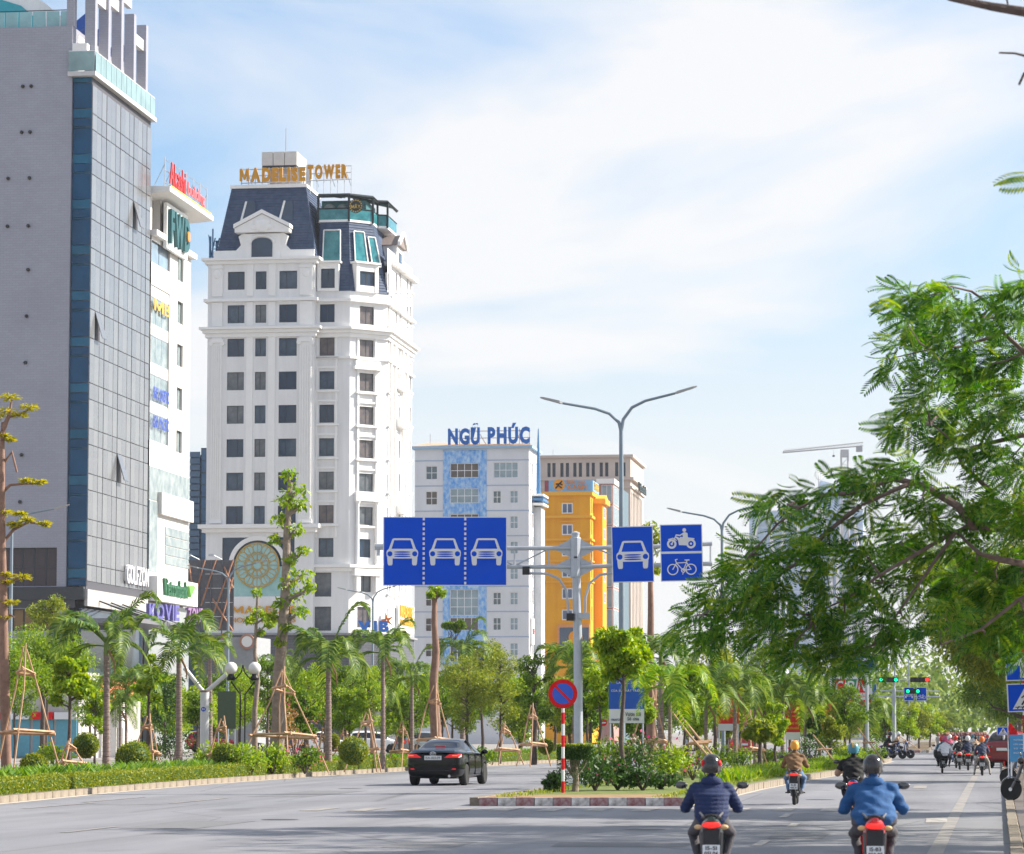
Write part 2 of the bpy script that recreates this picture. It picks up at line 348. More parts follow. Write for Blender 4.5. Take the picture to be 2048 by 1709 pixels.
for px, py, ln, m in ((120, 1612, 6, PAINT3), (230, 1600, 6, PAINT3), (180, 1660, 3.5, PAINT3), (400, 1602, 6, PAINT3), (1572, 1632, 3.2, PAINT), (1587, 1651, 2.2, PAINT), (1523, 1687, 2.4, PAINT), (1873, 1642, 3, PAINT), (1700, 1585, 4, PAINT3), (1745, 1560, 6, PAINT3), (1840, 1575, 5, PAINT3)):
    dash(px, py, ln, 0.16 if px < 1800 else 0.4, m)
MANH = mat('iron_cover', (.07, .065, .06), .6, .5, scale=8); PATCH = mat('fresh_patch', (.14, .142, .155), .9, col2=(.18, .18, .19), scale=3, bump=.3)
for px, py in ((560, 1640), (1290, 1660), (700, 1578), (1640, 1600)):
    c = ground(px, py); MB().lathe([(.01, .006), (.34, .006), (.36, .0045)], 24, (c.x, c.y, 0)).build('manhole_cover', MANH, road)
for px, py, w, l_ in ((380, 1650, 1.4, 5), (860, 1690, 1.1, 2.4), (1600, 1672, .9, 3), (620, 1588, 1.6, 9), (1250, 1690, 2.0, 2.0)):
    c = ground(px, py); d = Vector((SA, CA, 0))*l_/2; n = Vector((CA, -SA, 0))*w/2; MB().quad(*[(q.x, q.y, .0045) for q in (c-d-n, c+d-n*1.1, c+d+n, c-d+n*.95)]).build('repair_patch', PATCH, road)
# ------------------------------------------------------------------ lettering
DEPS = None
CHARS = {}
def char_mesh(ch, bold):
    """one glyph of the built-in font as a flat-sided solid, unit extrusion"""
    if (ch, bold) in CHARS: return CHARS[(ch, bold)]
    if ch == 'M':                                     # block M: the offset outline of the font's own M folds over itself
        t = .13+bold*1.2; P_ = [(0, 0), (0, .7), (t*1.15, .7), (.4, .30), (.8-t*1.15, .7), (.8, .7), (.8, 0), (.8-t, 0), (.8-t, .42), (.4+t*.35, .08), (.4-t*.35, .08), (t, .42), (t, 0)]; n = len(P_)
        co = [(x, y, z) for z in (-.5, .5) for x, y in P_]; CHARS[(ch, bold)] = (co, [list(range(n))[::-1], list(range(n, 2*n))]+[[i, (i+1) % n, n+(i+1) % n, n+i] for i in range(n)]); return CHARS[(ch, bold)]
    cu = bpy.data.curves.new('txt', 'FONT'); cu.body = ch; cu.extrude = 0.5; cu.offset = bold; cu.resolution_u = 3
    o = bpy.data.objects.new('txt', cu)
    vl = TXT.view_layers[0]; TXT.collection.objects.link(o); vl.update()
    dg = vl.depsgraph; dg.update()
    me = bpy.data.meshes.new_from_object(o.evaluated_get(dg))
    co = [tuple(v.co) for v in me.vertices]; fs_ = [list(p.vertices) for p in me.polygons]
    bpy.data.meshes.remove(me); bpy.data.objects.remove(o); bpy.data.curves.remove(cu)
    CHARS[(ch, bold)] = (co, fs_); return co, fs_
TXT = bpy.data.scenes.new('lettering_workshop')
def letters(txt, w, h, m, parent, loc, rot=(math.pi/2, 0, 0), depth=0.1, bold=0.02, name='letter', split=True, slant=0.0):
    """lettering fitted into a w x h box with its lower left corner at loc; each letter its own part"""
    G = []; x = 0.0
    for ch in txt:
        if ch == ' ': x += .32; continue
        co, fs_ = char_mesh(ch, bold); x0 = min(c[0] for c in co); x1 = max(c[0] for c in co); G.append((co, fs_, x - x0)); x += x1 - x0 + .07 + bold*1.0
    x -= .07 + bold*1.0; y0 = min(c[1] for g_ in G for c in g_[0]); y1 = max(c[1] for g_ in G for c in g_[0]); out = []; allb = MB()
    for co, fs_, dx in G:
        v = [((c[0]+dx)/x*w + slant*(c[1]-y0)/(y1-y0)*h, (c[1]-y0)/(y1-y0)*h, (c[2]+.5)*depth) for c in co]
        if split:
            m2 = bpy.data.meshes.new(name); m2.from_pydata(v, [], fs_); m2.materials.append(m); out.append(link(name, m2, parent, loc, 0, rot))
        else: allb.add(v, fs_)
    if not split:
        m2 = bpy.data.meshes.new(name); m2.from_pydata(allb.v, [], allb.f); m2.materials.append(m); out = [link(name, m2, parent, loc, 0, rot)]
    return out
# ------------------------------------------------------------------ facades and windows
def frame_M(ox, oy, rz): return Matrix.Translation((ox, oy, 0)) @ Matrix.Rotation(rz, 4, 'Z')
def facade(mb, x0, x1, z0, z1, holes, depth=0.22):
    """wall face in the plane y=0 facing -y with real openings and reveals"""
    xs = sorted({x0, x1, *[h[0] for h in holes], *[h[1] for h in holes]}); zs = sorted({z0, z1, *[h[2] for h in holes], *[h[3] for h in holes]})
    xs = [x for x in xs if x0 - 1e-6 <= x <= x1 + 1e-6]; zs = [z for z in zs if z0 - 1e-6 <= z <= z1 + 1e-6]
    for j in range(len(zs)-1):
        cz = (zs[j]+zs[j+1])/2; run = None
        for i in range(len(xs)-1):
            cx = (xs[i]+xs[i+1])/2
            solid = not any(h[0] < cx < h[1] and h[2] < cz < h[3] for h in holes)
            if solid and run is None: run = xs[i]
            if run is not None and (not solid or i == len(xs)-2):
                e = xs[i+1] if solid else xs[i]
                mb.quad((run, 0, zs[j]), (e, 0, zs[j]), (e, 0, zs[j+1]), (run, 0, zs[j+1])); run = None
    for a, b, c, d in [h[:4] for h in holes]:
        mb.quad((a, 0, c), (a, depth, c), (a, depth, d), (a, 0, d)); mb.quad((b, 0, c), (b, 0, d), (b, depth, d), (b, depth, c))
        mb.quad((a, 0, d), (a, depth, d), (b, depth, d), (b, 0, d)); mb.quad((a, 0, c), (b, 0, c), (b, depth, c), (a, depth, c))
wcache = {}
def window(parent, M, x0, x1, z0, z1, nx=2, nz=1, fm=None, gm=None, depth=0.16, t=0.06, name='window', split=None):
    fm = fm or FRAMED; gm = gm or GLASSD; w, h = x1-x0, z1-z0
    key = (round(w, 2), round(h, 2), nx, nz, fm.name, t, split)
    if key not in wcache:
        b = MB(); b.box(-w/2, -w/2+t, 0, .06, 0, h); b.box(w/2-t, w/2, 0, .06, 0, h); b.box(-w/2+t, w/2-t, 0, .06, 0, t); b.box(-w/2+t, w/2-t, 0, .06, h-t, h)
        xs = [-w/2 + w*i/nx for i in range(1, nx)] if not split else [-w/2 + w*split]
        for x in xs: b.box(x-t/2, x+t/2, 0.005, .055, t, h-t)
        for j in range(1, nz): z = h*j/nz; b.box(-w/2+t, w/2-t, 0.01, .05, z-t/2, z+t/2)
        g_ = MB().box(-w/2+t*.5, w/2-t*.5, .028, .04, t*.5, h-t*.5)
        wcache[key] = (b.mesh('window', fm), {}) ; wcache[key][1]['g'] = g_
    fme, gd = wcache[key]
    if gm.name not in gd: gd[gm.name] = gd['g'].mesh('pane', gm)
    T = M @ Matrix.Translation(((x0+x1)/2, depth, z0))
    f = link(name, fme, parent); f.matrix_local = T
    p = link('pane', gd[gm.name], f); return f
class Bld:
    """a building in street-aligned coordinates: x along its camera-facing front, y along the street, z up"""
    def __init__(s, name, label, px, Y, rz=None, cat='building'):
        s.Y = Y; s.px = px; o = at(px, 1250, Y); s.X = o.x; s.rz = -AX if rz is None else rz
        s.root = thing(name, label, cat, (o.x, Y, 0), s.rz); s.s = FPX / Y
    def x(s, px): return s.solve(px, 'x', 0)
    def solve(s, px, axis, other):
        c, n = math.cos(s.rz), math.sin(s.rz); k = (px - W0/2) / FPX / (CP)   # x/Y ratio near the horizon
        k = xat(px, 1000.0, 1250) / 1000.0
        if axis == 'x': X0, Y0, dx, dy = s.X - n*other, s.Y + c*other, c, n
        else: X0, Y0, dx, dy = s.X + c*other, s.Y + n*other, -n, c
        return (k*Y0 - X0) / (dx - k*dy)
    def yx(s, px, x=0): return s.solve(px, 'y', x)       # depth along a street-facing wall at local x
    def z(s, py, x=0, y=0):
        Yw = s.Y + math.sin(s.rz)*x + math.cos(s.rz)*y
        return zat(py, Yw)
    def part(s, name, mb, m, parent=None, smooth=False): return mb.build(name, m, parent or s.root, smooth)
I4 = Matrix.Identity(4)
def side_M(x, y): return Matrix.Translation((x, y, 0)) @ Matrix.Rotation(math.pi/2, 4, 'Z')   # wall running along +y facing +x
# ================================================================== grey tiled office tower
GT = tilemat('grey_tiles', (0.32, 0.32, 0.375), (0.25, 0.25, 0.295), 0.5, 0.19, 0.010, bump=.15, var=.035)
def grey_tower():
    B = Bld('grey_office_tower', 'tall grey tiled office tower with a pale panelled street side and rooftop posts', 170, 245)
    r = B.root; zr = B.z(51); xl = B.x(-260); xs = B.x(130); D = B.yx(292); zb = 0
    xw0, xw1 = B.x(-100), B.x(112); zw1, zw0 = B.z(1095), B.z(1172)
    b = MB(); facade(b, xl, xs, zb, zr, [(xw0, xw1, zw0, zw1), (B.x(-80), B.x(108), B.z(1262), B.z(1218))], 0.5)
    b.quad((xl, 0, zr), (xs, 0, zr), (xs, D, zr), (xl, D, zr)); b.quad((xl, 0, 0), (xl, 0, zr), (xl, D, zr), (xl, D, 0)); b.quad((xl, D, 0), (xl, D, zr), (xs, D, zr), (xs, D, 0))
    b.quad((xs, 0, zb), (xs, 1.2, zb), (xs, 1.2, zr), (xs, 0, zr)); b.quad((xs, D, 0), (xs, D, zr), (xs, 1.2, zr), (xs, 1.2, 0))
    B.part('wall', b, GT)
    n = 9
    for i in range(n):
        a, c = xw0 + (xw1-xw0)*i/n, xw0 + (xw1-xw0)*(i+1)/n
        window(r, I4, a, c, zw0, zw1, 1, 2, gm=glassmat('showroom_glass', (0.05, 0.035, 0.045), 0.08), depth=0.3)
        window(r, I4, B.x(-80)+(B.x(108)-B.x(-80))*i/n, B.x(-80)+(B.x(108)-B.x(-80))*(i+1)/n, B.z(1262), B.z(1218), 1, 1, gm=glassmat('amber_glass', (0.22, 0.13, 0.05), 0.15), depth=0.3)
    # dark band under the windows
    B.part('fascia', MB().box(xl, B.x(168), -0.25, 0.3, B.z(1200), B.z(1174)), mat('dark_granite', (0.03, 0.035, 0.045), 0.25, scale=6))
    B.part('base_course', MB().box(xl, B.x(150), -0.12, 0.3, B.z(1216), B.z(1200) - 0.01), mat('dark_granite2', (0.05, 0.05, 0.06), 0.35, scale=6))
    # blue glass corner strip
    gb = glassmat('deep_blue_glass', (0.006, 0.065, 0.15), 0.08, .3); gb2 = glassmat('deep_blue_glass_pale', (0.012, 0.11, 0.20), 0.08, .3)
    x0, x1 = xs + 0.02, -0.03; ztop = B.z(153); fl = 3.5
    strip_ = MB(); strip_.box(x0, x1, 0.42, 0.6, B.z(1172), ztop); B.part('mullion_backing', strip_, FRAMED)
    z = ztop; k = 0
    hs = [0.42, 2.0, 0.75, 0.65]
    while z > B.z(1165):
        h = hs[k % 4] if k else 0.42
        if k and k % 4 == 0: h = 0.10 + 0.02
        zz = max(z - h, B.z(1172))
        mb = MB().box(x0+.03, x1-.02, 0.30, 0.41, zz + .03, z - .03)
        B.part('glass_pane', mb, gb if (k % 4) in (1, 3) else gb2); z = zz; k += 1
    # curtain wall panels on the street side
    SM = side_M(0, 0); zt, zbm = B.z(168), B.z(1162); y0, y1 = 0.32, D
    cw = mat('curtain_panel', (0.215, 0.222, 0.24), 0.18, 0.4, var=0.22, scale=0.25); cw2 = mat('curtain_panel_light', (0.25, 0.256, 0.27), 0.2, 0.38, var=0.14, scale=0.25)
    bk = MB(); bk.M = SM; bk.box(y0, y1, 0.045, 0.5, zbm - 0.6, ztop); B.part('panel_backing', bk, mat('joint_grey', (0.07, 0.07, 0.085), 0.6))
    nc = 13; nfl = int(round((zt - zbm) / fl)); fh = (zt - zbm) / nfl
    shapes = {}
    for j in range(nfl):
        for i in range(nc):
            wdt = (y1 - y0) / nc
            for part_, (f0, f1) in enumerate(((0, 0.36), (0.36, 1.0))):
                key = (part_, i % 3 == 0)
                if key not in shapes: shapes[key] = MB().box(-wdt/2+.05, wdt/2-.05, -0.0 if not key[1] else -0.02, 0.05, f0*fh+.035, f1*fh-.035).mesh('panel', None)
                me = shapes[key]
                mm = cw2 if (i*7+j*3+part_) % 5 < 2 else cw
                kk = (key, mm.name)
                if kk not in shapes: shapes[kk] = me.copy(); shapes[kk].materials.append(mm)
                o = link('panel', shapes[kk], r); opened = part_ == 1 and (nfl-1-j, i) in ((2, 9), (5, 1), (8, 6))
                T = SM @ Matrix.Translation((y0 + (i+.5)*wdt, 0, zbm + j*fh))
                if opened: T = T @ Matrix.Translation((0, 0, fh)) @ Matrix.Rotation(R(-16), 4, 'X') @ Matrix.Translation((0, -.02, -fh))
                o.matrix_local = T
    # balcony slab, glass balustrade, posts on the roof
    wt_ = mat('tower_trim', (0.55, 0.54, 0.53), 0.6)
    B.part('parapet_slab', MB().box(xs-.25, 0.38, -0.35, D + .3, ztop, B.z(144)), wt_)
    clr = glassmat('pale_balustrade_glass', (0.22, 0.33, 0.34), 0.1, 0.4)
    zz0, zz1 = B.z(144), B.z(104)
    for i in range(12):
        B.part('balustrade_pane', MB().box(0.28, 0.31, 0.0 + i*D/12 + .05, (i+1)*D/12 - .05, zz0+.05, zz1), clr)
    B.part('balustrade_pane', MB().box(xs-.2, 0.26, -0.28, -0.25, zz0+.05, zz1), clr)
    rl = MB().tube([(xs-.2, -.26, zz1+.04), (0.295, -.26, zz1+.04), (0.295, D, zz1+.04)], .035, 6); B.part('handrail', rl, FRAMEW)
    for i, px in enumerate((172, 204, 232, 258, 284)):
        y = B.yx(px + 4, 0.1) if i else 1.0
        y = 1.0 + i * 4.0
        top = B.z((0, 5, -2, 30, 52)[i], 0, y) + (2.2 if i < 3 else 0)
        B.part('roof_post', MB().box(-0.75, 0.05, y-.35, y+.35, zr - 3.8, top), GT)
        if i < 4: B.part('roof_beam', MB().box(-0.55, -.15, y+.36, y+3.64, top - 2.2, top - 1.3), wt_)
    B.part('roof_post', MB().box(xs-.5, xs+.1, 0.1, 0.8, zr - 0.01, zr + 3.2), GT)
    # penthouse wall below the posts, with canopy
    B.part('penthouse', MB().box(xs+.05, -2.2, 1.6, D-1, zr-4.4, zr-.4), WHITE)
    B.part('penthouse', MB().box(xs+.05, xs+1.2, -.2, 1.5, zr-2.3, zr-1.4), WTRIM)
    bl = mat('blue_canvas', (0.02, 0.10, 0.42), 0.6)
    for y in (3.2, 8.0, 13.5): B.part('roof_awning', MB().prism([(-3.2, y, zr - .3), (-1.4, y, zr + .6), (-1.4, y, zr + 1.7), (-2.9, y, zr + .5)], (0, 2.4, 0)), bl)
    # rooftop railing and slide wall
    for i in range(14):
        a = xl + (xs - xl) * i / 14
        B.part('balustrade_pane', MB().box(a+.05, a+(xs-xl)/14-.05, .3, .33, zr+.06, zr+1.25), glassmat('roof_glass', (0.25, 0.45, 0.48), .1))
    B.part('handrail', MB().tube([(xl, .31, zr+1.33), (xs, .31, zr+1.33)], .04, 6), FRAMED)
    B.part('slide_wall', MB().prism([(B.x(-60), 4, zr+.01), (B.x(128), 4, zr+.01), (B.x(40), 4, zr + 2.9), (B.x(-60), 4, zr + 4.6)], (0, .3, 0)), WHITE)
    B.part('slide_panel', MB().prism([(B.x(-60), 3.9, zr+.01), (B.x(72), 3.9, zr+.01), (B.x(-5), 3.9, zr + 2.6), (B.x(-60), 3.9, zr + 3.3)], (0, .08, 0)), mat('turquoise_panel', (0.02, 0.32, 0.38), .4))
    B.part('roof_sign', MB().box(B.x(117), B.x(131), 0.9, 1.0, zr+.2, zr+1.9), bl)
    for px, py in ((31, 170), (48, 170), (30, 262), (47, 262), (4, 354), (47, 354), (4, 450), (46, 450), (47, 538), (45, 631), (44, 724), (39, 909), (37, 1003)):
        B.part('wall_lamp', MB().lathe([(0.02, -.25), (.13, -.2), (.15, -.08), (.05, 0)], 8, (B.x(px), 0, B.z(py)), 'y'), mat('lamp_dark', (.05, .05, .05), .3, .6), smooth=True)
    # lower street side: canopy with rods and lettering
    b = MB(); b.M = SM; b.box(0.1, D, -0.15, 0.1, B.z(1212), zbm - .62); B.part('canopy_fascia', b, mat('beige_fascia', (0.42, 0.40, 0.38), .6))
    B.part('canopy', MB().box(-2, 4.2, 0.0, D - 2, B.z(1246), B.z(1237)), mat('canopy_metal', (.22, .22, .24), .5, .4))
    for y in (3.5, 7.0, 10.5):
        B.part('tension_rod', MB().tube([(0.18, y, zbm - 1.4), (4.0, y - 1.0, B.z(1237))], .06, 6), FRAMED); B.part('tension_rod', MB().tube([(0.18, y, zbm - 1.4), (4.0, y + 3.6, B.z(1237))], .06, 6), FRAMED)
    pur = mat('purple_letters', (0.13, 0.12, 0.36), .4)
    letters('KOVIE', 4.4, 1.25, pur, r, (3.6, 4.4, B.z(1236)), (math.pi/2, 0, R(72)), .3, .03)
    letters('ZONE', 2.2, 1.1, mat('mauve_letters', (.30, .18, .34), .4), r, (5.5, 9.2, B.z(1236)), (math.pi/2, 0, R(72)), .3, .03)
    letters('GOLFZON', 7.0, 1.5, SIGNWHITE, r, (0.1, D - 7.4, B.z(1160) + .25), (math.pi/2, 0, math.pi/2), .2, .015)
    # ground floor
    b = MB(); b.M = SM; b.box(.05, D, 0.3, .5, 0, B.z(1216)); B.part('ground_floor_glass', b, glassmat('shopfront_glass', (.03, .05, .08)))
    return B
GB = grey_tower()
# ================================================================== white building with broad eaves
def eaves_building():
    B = Bld('white_eaves_building', 'white office building with broad flat eaves and red rooftop lettering', 170, 245)
    r = B.root; yx_ = B.yx; B.yx = lambda px, x=0: yx_(px-9, x); y0, y1 = B.yx(303)+.2, B.yx(384); sz = lambda py, y: B.z(py, 0, y); ym = (y0+y1)/2
    wl = mat('cream_wall', (0.60, 0.575, 0.55), .65, var=.03, scale=.5); pale = glassmat('pale_glass', (.13, .19, .21), .1, .4, col2=(.36, .40, .40), scale=.9)
    zt = sz(470, y0); SM = side_M(0, 0)
    yw0, yw1 = B.yx(307), B.yx(342); ya, yb = B.yx(358), B.yx(369.5)
    holes = [(y0+.05, yw1, sz(545, yw1), zt - .35)]
    holes += [(y0+.05, yw1, sz(893, yw1), sz(589, yw1))]
    rows = [(506, 560), (601, 645), (687, 731), (774, 818), (860, 904)]
    rows = [(a, b) for a, b in rows]
    for a, b in rows: holes.append((ya, yb, sz(b, ya), sz(a, ya)))
    bw = MB(); bw.M = SM; facade(bw, y0, y1, sz(1199, ym), zt, holes, .3)
    bw.box(y0, y1, .4, 12, 0.0, zt - .1); B.part('wall', bw, wl)
    window(r, SM, *holes[0], 2, 1, gm=glassmat('sky_glass', (.22, .30, .38), .06))
    h = holes[1]; n = 8
    for i in range(4):
        za, zb = h[2] + (h[3]-h[2])*i/4, h[2] + (h[3]-h[2])*(i+1)/4
        window(r, SM, h[0], h[1], za, zb - .9, 3, 1, STEEL, pale, .12); b = MB(); b.M = SM; b.box(h[0], h[1], .1, .2, zb-.89, zb - .01); B.part('spandrel', b, FRAMEW)
    for h in holes[2:]: window(r, SM, *h, 2, 1, FRAMED, pale, .2)
    for a_, py, c_, tx in ((y0+.6, 640, mat('gold_letters', (.55, .36, .05), .4), 'MB'), (y0+.6, 812, mat('blue_letters', (.05, .10, .5), .4), 'SHC LOGISTIC'), (y0+.4, 868, MATS['blue_letters'] if 'blue_letters' in MATS else None, 'ASIA PACIFIC')):
        letters(tx, min(6.2, yw1 - a_ - .4), 1.0, c_ or mat('blue_letters', (.05, .10, .5), .4), r, (.12, a_, sz(py, ym)), (math.pi/2, 0, math.pi/2), .03, .01, split=False, name='window_lettering')
    # cornice, attic storey and deep eaves
    b = MB(); b.M = SM; b.box(y0, y1+.4, -.45, .3, zt, zt+.45); B.part('cornice', b, WTRIM)
    za = sz(398, y0); b = MB(); b.M = SM; b.box(y0, y1, 1.2, 2.0, zt+.46, za + .5); B.part('attic', b, wl)
    for y in np.linspace(y0+.6, y1-.3, 5): b = MB(); b.M = SM; b.box(y-.3, y+.3, .2, .8, zt+.46, za+.5); B.part('attic_pier', b, wl)
    for y in np.linspace(y0+2.2, y1-2.5, 4): window(r, side_M(-1.0, 0), y-.9, y+.9, zt+.8, za, 2, 1, depth=.0)
    zE = sz(371, y0)
    B.part('eaves', MB().prism([(-3, y0, zE), (1.5, y0, zE-.1), (1.5, y0, zE - .5), (-3, y0, zE - .9)], (0, y1 - y0 + 2.0, 0)), WTRIM)
    red = mat('red_letters', (.65, .03, .03), .4)
    letters('Akashi', 5.6, 1.9, red, r, (1.2, y0+.9, zE+.25), (math.pi/2, 0, math.pi/2), .1, .006)
    letters('building', 6.2, 1.35, mat('pink_letters', (.70, .16, .18), .4), r, (1.2, y0+7.4, zE+.15), (math.pi/2, 0, math.pi/2), .1, .004)
    fr = MB()
    for z in (.3, 1.3, 2.2): fr.tube([(1.0, y0+.2, zE+z), (1.0, y1+1.6, zE+z)], .04, 4)
    for y in np.linspace(y0+.2, y1+1.6, 7): fr.tube([(1.0, y, zE-.1), (1.0, y, zE+2.4)], .04, 4); fr.tube([(.1, y, zE-.05), (1.0, y, zE+1.8)], .03, 4)
    B.part('letter_frame', fr, STEEL); B.part('lamp_strip', MB().box(1.25, 1.45, y0+.6, y1+1.5, zE-.08, zE+.1), mat('yellow_strip', (.6, .45, .05), .5))
    # round-edged FWD sign
    zF = B.z(490, 0, y0+4)
    b = MB(); b.M = SM; b.box(y0+3.2, y0+10.6, -.5, -.2, zt - .6, zt + 3.2); B.part('sign_board', b, WTRIM)
    letters('FWD', 6.8, 2.9, mat('deep_green_letters', (.01, .09, .10), .4), r, (.52, y0+3.5, zt-.2), (math.pi/2, 0, math.pi/2), .3, .04)
    B.part('orange_mark', MB().lathe([(.01, -.0), (.45, .0), (.45, .12), (.01, .12)], 12, (.86, y0+9.2, zt+1.2), 'x'), mat('orange_mark', (.75, .25, .02), .4))
    # lower glazed storeys and bank fascia
    b = MB(); b.M = SM; b.box(y0+.05, y1, -.03, .28, sz(1010, ym), sz(945, ym)); B.part('glazed_band', b, pale)
    b = MB(); b.M = SM; b.box(B.yx(321), y1+.2, -.4, .3, sz(1035, ym), sz(992, ym)); B.part('white_box', b, wl)
    b = MB(); b.M = SM; b.box(y0, B.yx(321), -.06, .28, sz(1150, ym), sz(1012, ym)); B.part('glazed_band', b, pale)
    for i in range(4):
        b = MB(); b.M = SM; b.box(B.yx(337), y1, -.06, .28, sz(1092 + i*19 - 19, ym), sz(1092+i*19-36, ym)); B.part('glazed_band', b, pale)
    b = MB(); b.M = SM; b.box(y0, y1+.3, -.8, .3, sz(1208, ym), sz(1160, ym)); B.part('fascia', b, WTRIM)
    letters('Vietcombank', 8.2, 1.4, mat('bank_green', (.02, .14, .06), .4), r, (.82, y0+1.6, sz(1196, ym)), (math.pi/2, 0, math.pi/2), .2, .02)
    gr = MB(); gr.prism([(.85, y0+10.6, sz(1192, ym)), (.85, y0+12.2, sz(1170, ym)), (.85, y0+11.6, sz(1167, ym)), (.85, y0+9.9, sz(1170, ym))], (.25, 0, 0)); B.part('leaf_emblem', gr, mat('bank_leaf', (.15, .42, .06), .4))
    b = MB(); b.M = SM; b.box(y0, y1, -.1, .28, 0, sz(1212, ym)); B.part('ground_floor', b, mat('shop_pale', (.30, .32, .33), .3, scale=.8))
    letters('Ngân hàng TMCP', 5, .7, mat('dark_letters', (.05, .08, .09), .5), r, (.14, y0+4, sz(1275, ym)), (math.pi/2, 0, math.pi/2), .05, .01, split=False, name='lettering')
eaves_building()
# ================================================================== blue glass block with a steel stair, between the white buildings
def blue_block():
    B = Bld('blue_glass_block', 'dark blue louvred office block squeezed between two white buildings', 377, 352)
    r = B.root; x1 = B.x(432); zt = B.z(903)
    B.part('wall', MB().box(0, x1, 0.2, 14, 0, zt - .4), mat('slate_blue_wall', (.06, .10, .16), .5))
    n = 26
    for i in range(n):
        z = B.z(1245) + (zt - B.z(1245)) * i / n
        B.part('louvre', MB().box(-.02, B.x(397), .02, .19, z+.08, z + (zt-B.z(1245))/n - .06), mat('louvre_blue', (.10, .16, .24), .4, .2))
    for j in range(7):
        z = B.z(1245) + (zt - B.z(1245)) * j / 7
        window(r, I4, B.x(399), x1, z+.3, z + 3.0, 2, 2, depth=.05, gm=glassmat('blue_pane', (.05, .13, .24)))
blue_block()
# ================================================================== ornate white hotel tower
def offset_poly(P, d):
    n = len(P); out = []
    for i in range(n):
        a, b, c = Vector(P[i-1]).to_2d(), Vector(P[i]).to_2d(), Vector(P[(i+1) % n]).to_2d()
        e1, e2 = (b-a).normalized(), (c-b).normalized(); n1, n2 = Vector((e1.y, -e1.x)), Vector((e2.y, -e2.x))
        m_ = (n1+n2); m_ = m_ / max(.25, m_.dot(n1)); out.append(b + m_*d)
    return out
def band(P, d, z0, z1, inner=0.0):
    q = offset_poly(P, d); return MB().prism([(p.x, p.y, z0) for p in q], (0, 0, z1 - z0))
def shingles(mb, a, b, c, d, n, t=0.07):
    """a-b bottom edge, d-c top edge; courses stepped like roof slates"""
    a, b, c, d = map(Vector, (a, b, c, d)); nrm = (b-a).cross(d-a).normalized()
    for i in range(n):
        f0, f1 = i/n, (i+1.15)/n
        p, q, r_, s_ = a.lerp(d, f0), b.lerp(c, f0), b.lerp(c, min(f1, 1)), a.lerp(d, min(f1, 1))
        mb.add([p, q, r_, s_, p+nrm*t, q+nrm*t, r_+nrm*.01, s_+nrm*.01], [(4, 5, 6, 7), (0, 1, 5, 4), (1, 2, 6, 5), (0, 4, 7, 3)])
